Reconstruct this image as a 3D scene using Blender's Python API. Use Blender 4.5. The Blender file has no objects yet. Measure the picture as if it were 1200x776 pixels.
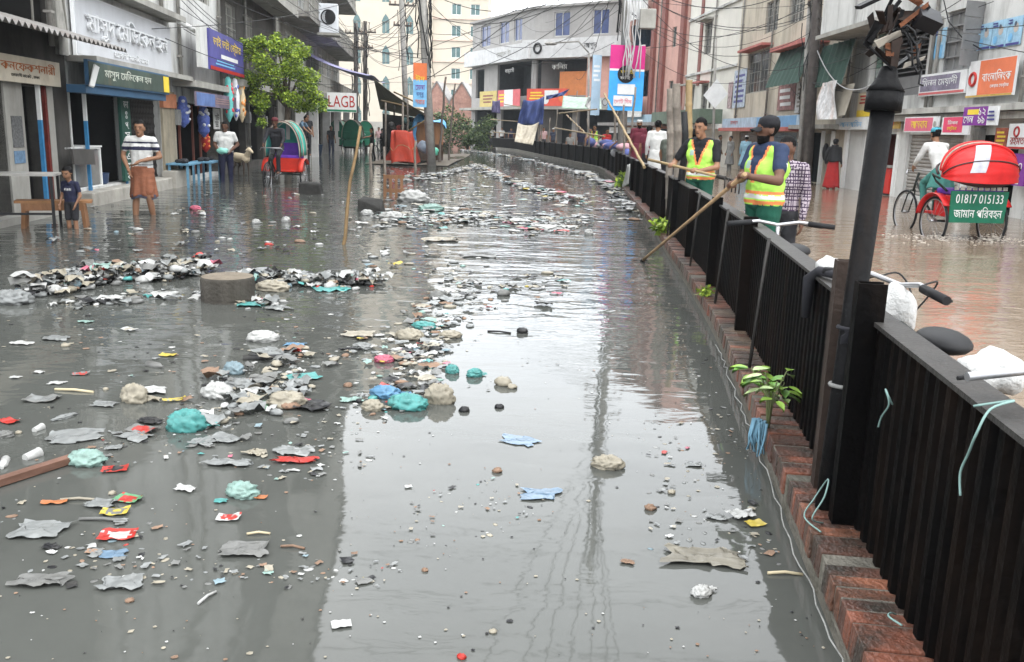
import bpy, bmesh, math, random
import numpy as np
from mathutils import Vector, Matrix, noise as mnoise
rad=math.radians
S=bpy.context.scene; COL=S.collection
random.seed(7)
# ---------------- camera, world, sun, exposure ----------------
CAMH=1.5; PITCH=rad(12.6); ROLL=rad(1.7); FPX=1050.0
cd=bpy.data.cameras.new('camera'); cam=bpy.data.objects.new('camera',cd); COL.objects.link(cam)
cd.sensor_width=36; cd.lens=36*FPX/1200; cd.clip_start=.05; cd.clip_end=3000
cam.matrix_world=Matrix.Translation((0,0,CAMH))@Matrix.Rotation(math.pi/2-PITCH,4,'X')@Matrix.Rotation(ROLL,4,'Z')
S.camera=cam
SUN_EL,SUN_ROT=rad(62),rad(150)
w=bpy.data.worlds.new('World'); S.world=w; w.use_nodes=True
nt=w.node_tree; bg=nt.nodes['Background']
sky=nt.nodes.new('ShaderNodeTexSky'); sky.sky_type='NISHITA'; sky.sun_disc=False
sky.sun_elevation=SUN_EL; sky.sun_rotation=SUN_ROT; sky.air_density=1; sky.dust_density=4
hs=nt.nodes.new('ShaderNodeHueSaturation'); hs.inputs['Saturation'].default_value=.12
tc=nt.nodes.new('ShaderNodeTexCoord'); nz=nt.nodes.new('ShaderNodeTexNoise'); nz.inputs['Scale'].default_value=2.2; nz.inputs['Detail'].default_value=5
rp=nt.nodes.new('ShaderNodeValToRGB'); rp.color_ramp.elements[0].color=(15.5,16.3,17.2,1); rp.color_ramp.elements[1].color=(19.5,19.9,20.3,1)
rp.color_ramp.elements[0].position=.35; rp.color_ramp.elements[1].position=.65
mx=nt.nodes.new('ShaderNodeMix'); mx.data_type='RGBA'; mx.inputs[0].default_value=.82
L=nt.links.new
L(sky.outputs[0],hs.inputs['Color']); L(tc.outputs['Generated'],nz.inputs['Vector']); L(nz.outputs['Fac'],rp.inputs[0])
L(hs.outputs[0],mx.inputs[6]); L(rp.outputs[0],mx.inputs[7]); L(mx.outputs[2],bg.inputs['Color'])
bg.inputs['Strength'].default_value=.15
sd=bpy.data.lights.new('sun','SUN'); sun=bpy.data.objects.new('sun',sd); COL.objects.link(sun)
sd.energy=.9; sd.angle=rad(25); sd.color=(1,.97,.92)
sun.rotation_euler=(math.pi/2-SUN_EL,0,math.pi-SUN_ROT)
vs=S.view_settings; vs.view_transform='Standard'; vs.look='None'; vs.gamma=1; vs.use_curve_mapping=False; vs.exposure=.76
S.cycles.use_denoising=True; S.cycles.max_bounces=6; S.cycles.diffuse_bounces=3; S.cycles.glossy_bounces=3
S.cycles.volume_bounces=0; S.cycles.transparent_max_bounces=8; S.cycles.transmission_bounces=4

# ---------------- picture ray helpers: turn a direction into a real point ----------------
def ray(u,v):
    x=(u-600)/FPX; y=-(v-388)/FPX
    xr=x*math.cos(ROLL)-y*math.sin(ROLL); yr=x*math.sin(ROLL)+y*math.cos(ROLL)
    return Vector((xr, math.cos(PITCH)+yr*math.sin(PITCH), -math.sin(PITCH)+yr*math.cos(PITCH)))
def gnd(u,v,z=0):
    d=ray(u,v); t=(z-CAMH)/d.z; return Vector((d.x*t,d.y*t,z))
def at(u,v,Y):
    d=ray(u,v); t=Y/d.y; return Vector((d.x*t,Y,CAMH+d.z*t))
class Frame:
    def __init__(s,ox,oy,dx,dy):
        n=math.hypot(dx,dy); s.o=Vector((ox,oy,0)); s.X=Vector((dx/n,dy/n,0)); s.Y=Vector((-dy/n,dx/n,0)); s.a=math.atan2(dy,dx)
    def p(s,a,d,z): return s.o+s.X*a-s.Y*d+Vector((0,0,z))
    def on(s,u,v,d=0):
        r=ray(u,v); o=s.o-s.Y*d; c=Vector((0,0,CAMH)); t=(o-c).dot(s.Y)/r.dot(s.Y); q=c+r*t
        return (q-o).dot(s.X), q.z
# ---------------- materials ----------------
MATS={}
def M(name,col=(),rough=.75,var=.18,scale=3.0,bump=0.0,metal=0.0,dirt=0.0,dirtcol=(.04,.035,.03),stretch=1.0,ior=1.45,trans=0,alpha=1,spec=.25,bscale=None,bdet=5,dlo=.5):
    if name in MATS: return MATS[name]
    m=bpy.data.materials.new(name); m.use_nodes=True; n=m.node_tree.nodes; l=m.node_tree.links.new
    b=n['Principled BSDF']; b.inputs['Roughness'].default_value=rough; b.inputs['Metallic'].default_value=metal; b.inputs['IOR'].default_value=ior; b.inputs['Specular IOR Level'].default_value=spec
    if trans: b.inputs['Transmission Weight'].default_value=trans
    if alpha<1: b.inputs['Alpha'].default_value=alpha
    t=n.new('ShaderNodeTexCoord'); mp=n.new('ShaderNodeMapping'); l(t.outputs['Object'],mp.inputs['Vector'])
    mp.inputs['Scale'].default_value=(1,1,1/stretch)
    z=n.new('ShaderNodeTexNoise'); z.inputs['Scale'].default_value=scale; z.inputs['Detail'].default_value=6; z.inputs['Roughness'].default_value=.65
    l(mp.outputs[0],z.inputs['Vector'])
    r=n.new('ShaderNodeMapRange'); r.inputs['From Min'].default_value=.3; r.inputs['From Max'].default_value=.7
    r.inputs['To Min'].default_value=1-var; r.inputs['To Max'].default_value=1+var*.6; l(z.outputs['Fac'],r.inputs['Value'])
    mu=n.new('ShaderNodeMix'); mu.data_type='RGBA'; mu.blend_type='MULTIPLY'; mu.inputs[0].default_value=1
    mu.inputs[6].default_value=(*col,1); l(r.outputs[0],mu.inputs[7]); out=mu.outputs[2]
    if dirt>0:
        z2=n.new('ShaderNodeTexNoise'); z2.inputs['Scale'].default_value=scale*.45; z2.inputs['Detail'].default_value=8; z2.inputs['Roughness'].default_value=.7
        mp2=n.new('ShaderNodeMapping'); mp2.inputs['Scale'].default_value=(1.6,1.6,.35); mp2.inputs['Location'].default_value=(3.1,1.7,0)
        l(t.outputs['Object'],mp2.inputs['Vector']); l(mp2.outputs[0],z2.inputs['Vector'])
        r2=n.new('ShaderNodeMapRange'); r2.inputs['From Min'].default_value=dlo; r2.inputs['From Max'].default_value=dlo+.22; r2.inputs['To Max'].default_value=dirt
        l(z2.outputs['Fac'],r2.inputs['Value'])
        m2=n.new('ShaderNodeMix'); m2.data_type='RGBA'; l(r2.outputs[0],m2.inputs[0]); l(out,m2.inputs[6]); m2.inputs[7].default_value=(*dirtcol,1); out=m2.outputs[2]
    l(out,b.inputs['Base Color'])
    if bump>0:
        z3=n.new('ShaderNodeTexNoise'); z3.inputs['Scale'].default_value=bscale or scale*6; z3.inputs['Detail'].default_value=bdet; l(t.outputs['Object'],z3.inputs['Vector'])
        bp=n.new('ShaderNodeBump'); bp.inputs['Strength'].default_value=bump; bp.inputs['Distance'].default_value=.02
        l(z3.outputs['Fac'],bp.inputs['Height']); l(bp.outputs[0],b.inputs['Normal'])
    MATS[name]=m; return m
# ---------------- mesh builder ----------------
class MB:
    def __init__(s): s.v=[]; s.f=[]; s.m=[]; s.mi=0; s.smooth=False; s.sm=[]
    def add(s,vs,fs,mi=None,smooth=None):
        k=len(s.v); s.v+= [tuple(p) for p in vs]
        for f in fs: s.f.append([i+k for i in f]); s.m.append(s.mi if mi is None else mi); s.sm.append(s.smooth if smooth is None else smooth)
    def hexa(s,c,mi=None):  # 8 corners: bottom 4 ccw, top 4
        s.add(c,[(3,2,1,0),(4,5,6,7),(0,1,5,4),(1,2,6,5),(2,3,7,6),(3,0,4,7)],mi)
    def box(s,cx,cy,cz,sx,sy,sz,rz=0,mi=None,M4=None):
        c=[]
        for z in(-.5,.5):
            for x,y in((-.5,-.5),(.5,-.5),(.5,.5),(-.5,.5)):
                p=Vector((x*sx,y*sy,z*sz))
                if M4: p=M4@p
                elif rz: p=Matrix.Rotation(rz,3,'Z')@p
                c.append((p.x+cx,p.y+cy,p.z+cz))
        s.hexa(c,mi)
    def fbox(s,F,s0,s1,z0,z1,d0,d1,mi=None):
        c=[F.p(a,d,z) for z in(z0,z1) for a,d in((s0,d1),(s1,d1),(s1,d0),(s0,d0))]
        s.hexa(c,mi)
    def bar(s,p,q,w,h=None,mi=None,up=(0,0,1)):
        p=Vector(p); q=Vector(q); h=h or w; d=(q-p).normalized(); U=Vector(up)
        if abs(d.dot(U))>.95: U=Vector((0,1,0))
        a=d.cross(U).normalized()*w/2; b=a.cross(d).normalized()*h/2
        s.hexa([p-a-b,p+a-b,p+a+b,p-a+b,q-a-b,q+a-b,q+a+b,q-a+b],mi)
    def tube(s,pts,r,n=8,mi=None,cap=True,smooth=True):
        pts=[Vector(p) for p in pts]; N=len(pts)
        rs=r if isinstance(r,(list,tuple)) else [r]*N
        d0=(pts[1]-pts[0]).normalized(); U=Vector((0,0,1)) if abs(d0.z)<.9 else Vector((1,0,0))
        vs=[]; a=d0.cross(U).normalized()
        for i in range(N):
            d=(pts[min(i+1,N-1)]-pts[max(i-1,0)]).normalized()
            a=(a-d*a.dot(d)).normalized(); b=d.cross(a)
            for k in range(n):
                t=2*math.pi*k/n; vs.append(pts[i]+(a*math.cos(t)+b*math.sin(t))*rs[i])
        fs=[(i*n+k,i*n+(k+1)%n,(i+1)*n+(k+1)%n,(i+1)*n+k) for i in range(N-1) for k in range(n)]
        s.add(vs,fs,mi,smooth)
        if cap: s.add(vs[:n],[tuple(range(n-1,-1,-1))],mi,False); s.add(vs[-n:],[tuple(range(n))],mi,False)
    def lathe(s,prof,n=16,c=(0,0,0),mi=None,cap=True,sq=(1,1),smooth=True,jit=0):
        vs=[(c[0]+r*sq[0]*math.cos(2*math.pi*k/n)*(1+jit*math.sin(5*k+z*9)),c[1]+r*sq[1]*math.sin(2*math.pi*k/n)*(1+jit*math.cos(7*k+z*7)),c[2]+z) for r,z in prof for k in range(n)]
        fs=[(i*n+k,i*n+(k+1)%n,(i+1)*n+(k+1)%n,(i+1)*n+k) for i in range(len(prof)-1) for k in range(n)]
        s.add(vs,fs,mi,smooth)
        if cap: s.add(vs[:n],[tuple(range(n-1,-1,-1))],mi,False); s.add(vs[-n:],[tuple(range(n))],mi,False)
    def torus(s,c,R,r,axis=(0,1,0),n=28,k=8,mi=None,a0=0,a1=2*math.pi):
        ax=Vector(axis).normalized(); U=Vector((0,0,1)) if abs(ax.z)<.9 else Vector((1,0,0))
        a=ax.cross(U).normalized(); b=ax.cross(a); full=abs(a1-a0-2*math.pi)<1e-6
        vs=[]; N=n if full else n+1
        for i in range(N):
            t=a0+(a1-a0)*i/n; d=a*math.cos(t)+b*math.sin(t)
            for j in range(k):
                q=2*math.pi*j/k; vs.append(Vector(c)+d*(R+r*math.cos(q))+ax*r*math.sin(q))
        fs=[(i*k+j,i*k+(j+1)%k,((i+1)%N)*k+(j+1)%k,((i+1)%N)*k+j) for i in range(n) for j in range(k)]
        s.add(vs,fs,mi,True)
    def grid(s,fn,nu,nv,mi=None,smooth=True):
        vs=[fn(i/nu,j/nv) for i in range(nu+1) for j in range(nv+1)]
        fs=[(i*(nv+1)+j,(i+1)*(nv+1)+j,(i+1)*(nv+1)+j+1,i*(nv+1)+j+1) for i in range(nu) for j in range(nv)]
        s.add(vs,fs,mi,smooth)
    def ell(s,c,r,nu=14,nv=9,mi=None,fn=None):
        vs=[];c=Vector(c)
        for j in range(nv+1):
            th=math.pi*j/nv
            for i in range(nu):
                ph=2*math.pi*i/nu; d=Vector((math.sin(th)*math.cos(ph),math.sin(th)*math.sin(ph),math.cos(th)))
                k=fn(d) if fn else 1
                vs.append(c+Vector((d.x*r[0],d.y*r[1],d.z*r[2]))*k)
        s.add(vs,[(j*nu+i,(j+1)*nu+i,(j+1)*nu+(i+1)%nu,j*nu+(i+1)%nu) for j in range(nv) for i in range(nu)],mi,True)
    def mesh(s,name,mats,origin=(0,0,0)):
        me=bpy.data.meshes.new(name); o=origin
        me.from_pydata([(a-o[0],b-o[1],c-o[2]) for a,b,c in s.v],[],s.f)
        for m in (mats if isinstance(mats,(list,tuple)) else [mats]): me.materials.append(m)
        me.polygons.foreach_set('material_index',s.m); me.polygons.foreach_set('use_smooth',s.sm); me.update()
        bm=bmesh.new(); bm.from_mesh(me); bmesh.ops.remove_doubles(bm,verts=bm.verts,dist=1e-5); bmesh.ops.recalc_face_normals(bm,faces=bm.faces); bm.to_mesh(me); bm.free()
        return me
def wloc(o):
    v=Vector((0,0,0))
    while o: v=v+o.location; o=o.parent
    return v
def part(name,mb,mats,parent,label=None,bevel=0):
    me=mb.mesh(name,mats,wloc(parent)); o=bpy.data.objects.new(name,me); COL.objects.link(o); o.parent=parent
    if label: o['label']=label
    if bevel: bv(o,bevel)
    return o
def bv(o,wd):
    m=o.modifiers.new('b','BEVEL'); m.width=wd; m.segments=2; m.limit_method='ANGLE'
def tag(o,label,cat,group=None,kind=None):
    o['label']=label; o['category']=cat
    if group: o['group']=group
    if kind: o['kind']=kind
    return o
def solo(name,mb,mats,label,cat,group=None,kind=None,origin=None,bevel=0):
    if origin is None:
        a=np.array(mb.v); origin=(float(a[:,0].mean()),float(a[:,1].mean()),float(a[:,2].min()))
    o=bpy.data.objects.new(name,mb.mesh(name,mats,origin)); COL.objects.link(o); o.location=origin
    if bevel: bv(o,bevel)
    return tag(o,label,cat,group,kind)
def struct(name,mb,mats,label=None):
    o=bpy.data.objects.new(name,mb.mesh(name,mats)); COL.objects.link(o); o['kind']='structure'
    if label: o['label']=label
    return o
def thing(name,label,cat,loc=(0,0,0),group=None):
    o=bpy.data.objects.new(name,None); COL.objects.link(o); o.location=loc; o.empty_display_size=.1
    return tag(o,label,cat,group)
def copy_tree(o,parent=None):
    c=o.copy(); COL.objects.link(c)
    if parent: c.parent=parent
    for ch in list(o.children): copy_tree(ch,c)
    return c
TXC={}
def text(body,w,h,F,s,z,d,mat,parent,name='lettering',keep=True,ext=.003,slant=0):
    """lettering fitted into w x h, centred at facade place (s,z), d proud of the frame plane"""
    if body not in TXC:
        c=bpy.data.curves.new('lettering','FONT'); c.body=body; c.extrude=.004; o=bpy.data.objects.new('lettering',c); COL.objects.link(o)
        c.resolution_u=3
        dg=bpy.context.evaluated_depsgraph_get(); me=bpy.data.meshes.new_from_object(o.evaluated_get(dg)); bpy.data.objects.remove(o)
        a=np.array([v.co[:] for v in me.vertices]); TXC[body]=(a,[tuple(p.vertices) for p in me.polygons]); bpy.data.meshes.remove(me)
    a,fs=TXC[body]; lo=a.min(0); hi=a.max(0); sx=w/max(hi[0]-lo[0],1e-4); sy=h/max(hi[1]-lo[1],1e-4)
    if keep:
        sx=min(sx,sy*1.9); sy=min(sy,sx*1.5)
    mid=(lo+hi)/2; mb=MB(); vs=[]
    for p in a:
        X=(p[0]-mid[0])*sx; Z=(p[1]-mid[1])*sy; vs.append(F.p(s+X,d+ext*(1 if p[2]>0 else 0),z+Z+slant*X))
    mb.add(vs,fs); return part(name,mb,mat,parent)
# ---------------- setting: ground, flood water, kerb ----------------
_fy=[-6,-3,0,1.8,3.2,4.82,6.6,9.35,11.3,14.5,19.7,28,33,37.4,43,49.3,69.3,80]
_fx=[.1,.47,.87,1.09,1.27,1.48,1.71,1.96,2.10,2.38,2.70,3.22,3.45,3.5,3.0,2.2,-.1,-3.2]
_ty=np.arange(-6,80,.1); _tx=np.interp(_ty,_fy,_fx); _k=np.ones(15)/15; _tx=np.convolve(np.pad(_tx,7,'edge'),_k,'valid')
def fx(y): return float(np.interp(y,_ty,_tx))
def fdir(y):
    v=Vector((fx(y+.2)-fx(y-.2),.4,0)); return v.normalized()
def fp(y,d,z):   # d = to the right of the fence face
    t=fdir(y); return Vector((fx(y),y,z))+Vector((t.y,-t.x,0))*d
def fence_y(u,margin=.5,v=170):
    d=ray(u,v); k=d.x/d.y; y=6.0
    while y<90 and k*y<fx(y)+margin: y+=.1
    return y
def smooth(P,n=5):
    P=[Vector(p) for p in P]; Q=[P[0]]+P+[P[-1]]; out=[]
    for i in range(1,len(Q)-2):
        for j in range(n):
            t=j/n; a,b,c,d=Q[i-1],Q[i],Q[i+1],Q[i+2]; out.append(.5*((2*b)+(c-a)*t+(2*a-5*b+4*c-d)*t*t+(3*b-a-3*c+d)*t**3))
    return out+[P[-1]]
def water_mat(name,col,near,far,mud):
    m=bpy.data.materials.new(name); m.use_nodes=True; n=m.node_tree.nodes; l=m.node_tree.links.new; b=n['Principled BSDF']
    b.inputs['Roughness'].default_value=.035 if not mud else .08; b.inputs['IOR'].default_value=1.34
    t=n.new('ShaderNodeTexCoord'); sp=n.new('ShaderNodeSeparateXYZ'); l(t.outputs['Object'],sp.inputs[0])
    z=n.new('ShaderNodeTexNoise'); z.inputs['Scale'].default_value=.5; z.inputs['Detail'].default_value=9; z.inputs['Roughness'].default_value=.7; l(t.outputs['Object'],z.inputs['Vector'])
    r=n.new('ShaderNodeMapRange'); r.inputs['From Min'].default_value=.35; r.inputs['From Max'].default_value=.7; l(z.outputs['Fac'],r.inputs['Value'])
    c=n.new('ShaderNodeMix'); c.data_type='RGBA'; l(r.outputs[0],c.inputs[0]); c.inputs[6].default_value=(*col,1); c.inputs[7].default_value=(*[k*1.35 for k in col],1)
    l(c.outputs[2],b.inputs['Base Color'])
    def nz(scale,sx,det,dist=0):
        mp=n.new('ShaderNodeMapping'); mp.inputs['Scale'].default_value=(sx,1,1); l(t.outputs['Object'],mp.inputs['Vector'])
        q=n.new('ShaderNodeTexNoise'); q.inputs['Scale'].default_value=scale; q.inputs['Detail'].default_value=det; q.inputs['Roughness'].default_value=.5; q.inputs['Distortion'].default_value=dist
        l(mp.outputs[0],q.inputs['Vector']); return q.outputs['Fac']
    rg=n.new('ShaderNodeMapRange'); rg.inputs['From Min'].default_value=4.5; rg.inputs['From Max'].default_value=9.5; rg.inputs['To Min'].default_value=near; rg.inputs['To Max'].default_value=far
    rg.interpolation_type='SMOOTHSTEP'; l(sp.outputs['Y'],rg.inputs['Value'])
    dc=n.new('ShaderNodeMapRange'); dc.inputs['From Min'].default_value=17; dc.inputs['From Max'].default_value=40; dc.inputs['To Min'].default_value=1; dc.inputs['To Max'].default_value=.45; l(sp.outputs['Y'],dc.inputs['Value'])
    ml=n.new('ShaderNodeMath'); ml.operation='MULTIPLY'; l(rg.outputs[0],ml.inputs[0]); l(dc.outputs[0],ml.inputs[1])
    class rg: outputs=ml.outputs
    b1=n.new('ShaderNodeBump'); b1.inputs['Distance'].default_value=.05; l(nz(1.5 if not mud else 2.2,.45,2,.3),b1.inputs['Height']); l(rg.outputs[0],b1.inputs['Strength'])
    b2=n.new('ShaderNodeBump'); b2.inputs['Distance'].default_value=.02; l(nz(6.0 if not mud else 8,.5,3,.5),b2.inputs['Height']); l(rg.outputs[0],b2.inputs['Strength']); l(b1.outputs[0],b2.inputs['Normal'])
    l(b2.outputs[0],b.inputs['Normal']); return m
g=MB(); g.grid(lambda a,b:Vector((-900+1800*a,-300+2300*b,-.28)),8,8); struct('ground',g,M('wet_ground',(.06,.055,.05),.8))
ys=[-300,-6]+[-6+i*.5 for i in range(1,171)]+[120,400]
W=MB()
for a,b in zip(ys,ys[1:]):
    xa,xb=fx(a)-.1,fx(b)-.1; W.add([(-400,a,0),(xa,a,0),(xb,b,0),(-400,b,0)],[(0,1,2,3)])
struct('water',W,water_mat('drain_water',(.053,.055,.050),.07,.5,False),'grey flood water covering the drain side of the street')
W=MB()
for a,b in zip(ys,ys[1:]):
    xa,xb=fx(a)+.02,fx(b)+.02; W.add([(xa,a,-.004),(400,a,-.004),(400,b,-.004),(xb,b,-.004)],[(0,1,2,3)])
struct('road_water',W,water_mat('muddy_water',(.165,.125,.09),.3,.45,True),'brown muddy flood water over the traffic side of the street')
# brick kerb: header bricks on a rendered base
KB=MB()
for a,b in zip(np.arange(-3,74,.5),np.arange(-2.5,74.5,.5)):
    c=[fp(a,-.165,-.25),fp(a,.12,-.25),fp(b,.12,-.25),fp(b,-.165,-.25),fp(a,-.155,.149),fp(a,.12,.149),fp(b,.12,.149),fp(b,-.155,.149)]; KB.hexa(c,0)
y=-1.5; rk=random.Random(3)
while y<34:
    wd=.072 if y<16 else .3
    if rk.random()>.05:
        j=rk.uniform(-.003,.006); h=.155+rk.uniform(-.006,.004); e=rk.uniform(.004,.009)
        c=[fp(y,-.165+j,.06),fp(y,.05,.06),fp(y+wd-.004,.05,.06),fp(y+wd-.004,-.165+j,.06),
           fp(y+e*.3,-.16+j,h),fp(y+e*.3,.05,h),fp(y+wd-.004-e*.3,.05,h),fp(y+wd-.004-e*.3,-.16+j,h)]
        KB.hexa(c,rk.choice([1,1,2,3,3,4]) if not (5.6<y<6.4 and rk.random()<.6) else 4)
    y+=wd
def bm_(n,c): return M(n,c,.36,.5,9,.6,dirt=.95,dirtcol=(.03,.026,.021),bscale=60,dlo=.40)
kerb=struct('brick_kerb',KB,[M('kerb_render',(.13,.12,.10),.7,.35,7,.8,dirt=.8,dirtcol=(.03,.032,.02)),bm_('brick_red',(.17,.062,.038)),bm_('brick_orange',(.20,.08,.047)),bm_('brick_dark',(.09,.042,.03)),bm_('brick_worn',(.12,.085,.06))],'wet red brick kerb along the foot of the black fence')
bv(kerb,.004)
# ---------------- black ribbed steel fence ----------------
black=M('fence_black',(.0022,.002,.002),.6,.5,5,.3,dirt=.8,dirtcol=(.013,.008,.0055),spec=.05,dlo=.46); steel=M('fence_flange',(.03,.028,.026),.5,.4,8,.3,dirt=.6,dirtcol=(.03,.025,.02)); rust=M('fence_rust',(.035,.024,.019),.7,.4,9,.3,dirt=.5)
fence=thing('steel_fence','long black ribbed steel barrier on the brick kerb between the grey and brown water','fence',(fx(4),4,0))
edges=[-2.5,-1,.4,1.6,3.17,4.7,6.25,8.2]
while edges[-1]<76: edges.append(edges[-1]+2.0)
for a,b in zip(edges,edges[1:]):
    mb=MB(); n=max(3,int((b-a)/.085)); st=(b-a)/n; P=[]
    if a>34: n=max(3,int((b-a)/.3)); st=(b-a)/n
    for i in range(n):
        q=a+i*st; P+= [(q,.035),(q+st*.3,.035),(q+st*.45,0.0),(q+st*.85,0.0)]
    P.append((b,.035)); zb=.12
    lo=[fp(q,d,zb) for q,d in P]; hi=[fp(q,d,.885) for q,d in P]; N=len(P)
    lo2=[fp(q,.06,zb) for q,d in P]; hi2=[fp(q,.06,.885) for q,d in P]
    mb.add(lo+hi,[(i,i+1,N+i+1,N+i) for i in range(N-1)]); mb.add(lo2+hi2,[(i+1,i,N+i,N+i+1) for i in range(N-1)])
    part('panel',mb,black,fence)
    mb=MB(); c=[fp(a,-.012,.885),fp(a,.085,.885),fp(b,.085,.885),fp(b,-.012,.885),fp(a,-.012,.9),fp(a,.085,.9),fp(b,.085,.9),fp(b,-.012,.9)]; mb.hexa(c); part('top_rail',mb,steel,fence)
def post(y,top,wid=.06,dp=.07,m=black,zb=.13,tw=0):
    mb=MB()
    for (d0,d1,y0,y1) in ((-.075,-.068,-wid/2,wid/2),(-.068,.02,-wid/2,-wid/2+.007),(-.068,.02,wid/2-.007,wid/2)):
        c=[fp(y+yy+tw*zz,d,z) for z,zz in((zb,0),(top,1)) for d,yy in((d0,y0),(d1,y0),(d1,y1),(d0,y1))]
        mb.hexa(c)
    part('post',mb,m,fence)
for y in edges:
    if 5<y<60: post(y,.965 if y<9 else .92,.05)
for y,t in((3.02,1.03),(3.36,1.06)): post(y,t,.062,m=rust if y>3.1 else black)
for y in(5.2,7.3,9.4,12.3):
    mb=MB(); mb.tube([fp(y,-.1,.14),fp(y+.05,-.045,.93)],.011); part('stay_rod',mb,steel,fence)
# wire at the waterline and ties on the fence
wm=M('pale_wire',(.22,.22,.21),.6,.5,20); tm=M('mint_twine',(.18,.28,.26),.7)
mb=MB(); r=random.Random(5); mb.tube([fp(y,-.185+r.uniform(-.012,.012),.03+r.uniform(-.012,.014)) for y in np.arange(.8,6.4,.1)],.0028,6)
solo('cable',mb,wm,'thin pale wire trailing along the waterline of the brick kerb','wire')
for pts,l in (([(2.02,-.03,.9),(1.98,.04,.93),(1.95,-.02,.915),(1.93,-.05,.86),(1.97,-.045,.80),(2.0,-.045,.74),(1.98,-.045,.69)],'mint twine knotted over the fence top beside the steel tube handlebar'),
              ([(2.62,-.03,.72),(2.6,-.05,.75),(2.64,-.05,.76),(2.62,-.04,.72),(2.68,-.04,.66),(2.7,-.04,.62)],'short mint twine knotted on the fence panel beside the lamp post'),
              ([(3.0,-.1,.15),(2.92,-.16,.2),(2.95,-.12,.27),(3.05,-.09,.3),(3.1,-.12,.2),(3.0,-.17,.17),(2.9,-.13,.16)],'mint twine coiled round the foot of the lamp post'),
              ([(2.35,-.03,.17),(2.3,-.06,.2),(2.25,-.08,.215),(2.2,-.06,.22)],'mint twine end sticking out from under the fence panel')):
    mb=MB(); mb.tube(smooth([fp(*p) for p in pts]),.003,6); solo('twine',mb,tm,l,'twine')
# ---------------- broken lamp post on the kerb ----------------
iron=M('lamp_iron',(.007,.007,.0075),.5,.4,6,.3,dirt=.5,dirtcol=(.022,.013,.008),spec=.08); rusty=M('lamp_rust',(.10,.035,.014),.7,.5,14,.4)
A=Vector(fp(3.14,-.07,.12)); B=at(1036,118,3.24)
lamp=thing('lamp_post','dark iron lamp post with a smashed lantern standing against the fence','lamp post',A)
mb=MB(); U=(B-A); mb.tube([A,A+U*.35,A+U],[.036,.038,.041],20); part('pole',mb,iron,lamp)
mb=MB(); mb.tube([A+U*.975,A+U*1.02],.062,22); mb.tube([A+U*1.02,A+U*1.035,A+U*1.05,A+U*1.075],[.064,.05,.036,.026],22); part('collar',mb,iron,lamp)
T=A+U*1.07; R_=random.Random(11)
mb=MB()
def shard(a,b,c,d,t=.006,mi=0):
    n=(b-a).cross(c-a).normalized()*t; mb.hexa([a,b,c,d,a+n,b+n,c+n,d+n],mi)
def lp(x,y,z): return T+Vector((x,y,z))*.66
shard(lp(-.13,-.03,.10),lp(.0,-.05,-.01),lp(.05,.04,.0),lp(-.1,.05,.12)); shard(lp(-.15,0,.12),lp(-.11,-.03,.24),lp(-.08,-.03,.23),lp(-.12,0,.1))
shard(lp(.02,-.02,-.01),lp(.13,-.03,.08),lp(.15,.04,.1),lp(.03,.05,.0))
part('cup',mb,iron,lamp)
mb=MB(); mb.bar(lp(-.13,-.02,.13),lp(.01,-.02,.34),.012,.012); mb.bar(lp(.0,-.02,.18),lp(.16,-.02,.32),.014,.02); mb.bar(lp(-.10,.03,.12),lp(-.02,.0,.36),.012)
mb.bar(lp(.03,.01,.3),lp(.0,.02,.12),.018,.03); mb.bar(lp(.11,.0,.08),lp(.18,.02,.17),.014); part('arm',mb,iron,lamp)
mb=MB(); shard(lp(-.2,-.06,.285),lp(.03,-.05,.40),lp(.04,.06,.42),lp(-.19,.05,.30),.012); shard(lp(.03,-.05,.40),lp(.12,-.05,.34),lp(.12,.05,.35),lp(.04,.05,.42),.012); part('roof',mb,iron,lamp)
mb=MB(); shard(lp(.06,-.055,.38),lp(.12,-.052,.33),lp(.10,-.04,.31),lp(.02,-.045,.35),.01); shard(lp(.02,-.04,.2),lp(.15,-.035,.31),lp(.15,-.03,.335),lp(.01,-.035,.22),.008); shard(lp(-.04,-.04,.06),lp(.0,-.04,.06),lp(0,-.03,.12),lp(-.05,-.03,.13)); shard(lp(.09,-.04,.05),lp(.13,-.04,.08),lp(.14,-.03,.13),lp(.1,-.03,.11)); part('rusted_plate',mb,rusty,lamp)
mb=MB(); shard(lp(.08,-.045,.21),lp(.2,-.03,.17),lp(.21,.05,.24),lp(.09,.04,.28),.05); part('ballast_box',mb,M('ballast_black',(.01,.01,.012),.35),lamp)
mb=MB(); shard(lp(-.11,-.05,.13),lp(.02,-.05,.19),lp(.04,-.03,.17),lp(-.08,-.04,.1),.005); shard(lp(.05,-.05,.0),lp(.16,-.03,.05),lp(.17,-.03,.07),lp(.06,-.05,.03),.005); part('reflector',mb,M('reflector_grey',(.22,.2,.17),.5,.4,12,dirt=.6),lamp)
mb=MB()
for k in range(16):
    c0=lp(R_.uniform(-.1,.1),R_.uniform(-.05,.05),R_.uniform(.03,.30)); e1=Vector((R_.gauss(0,1),R_.gauss(0,.5),R_.gauss(0,1))).normalized()*R_.uniform(.02,.055); e2=e1.cross(Vector((R_.gauss(0,1),R_.gauss(0,1),R_.gauss(0,1)))).normalized()*R_.uniform(.01,.026); shard(c0-e1-e2,c0+e1-e2,c0+e1+e2*.4,c0-e1*.7+e2,.005)
part('broken_plate',mb,M('lamp_plate_dark',(.022,.014,.011),.6,.5,14),lamp)
mb=MB()
for k in range(7):
    p0=lp(R_.uniform(-.05,.08),-.04,R_.uniform(.08,.22)); pts=[p0]
    for i in range(5): pts.append(pts[-1]+Vector((R_.uniform(-.02,.035),R_.uniform(-.015,.01),R_.uniform(-.05,.02))))
    mb.tube(pts,.004,5)
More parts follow.
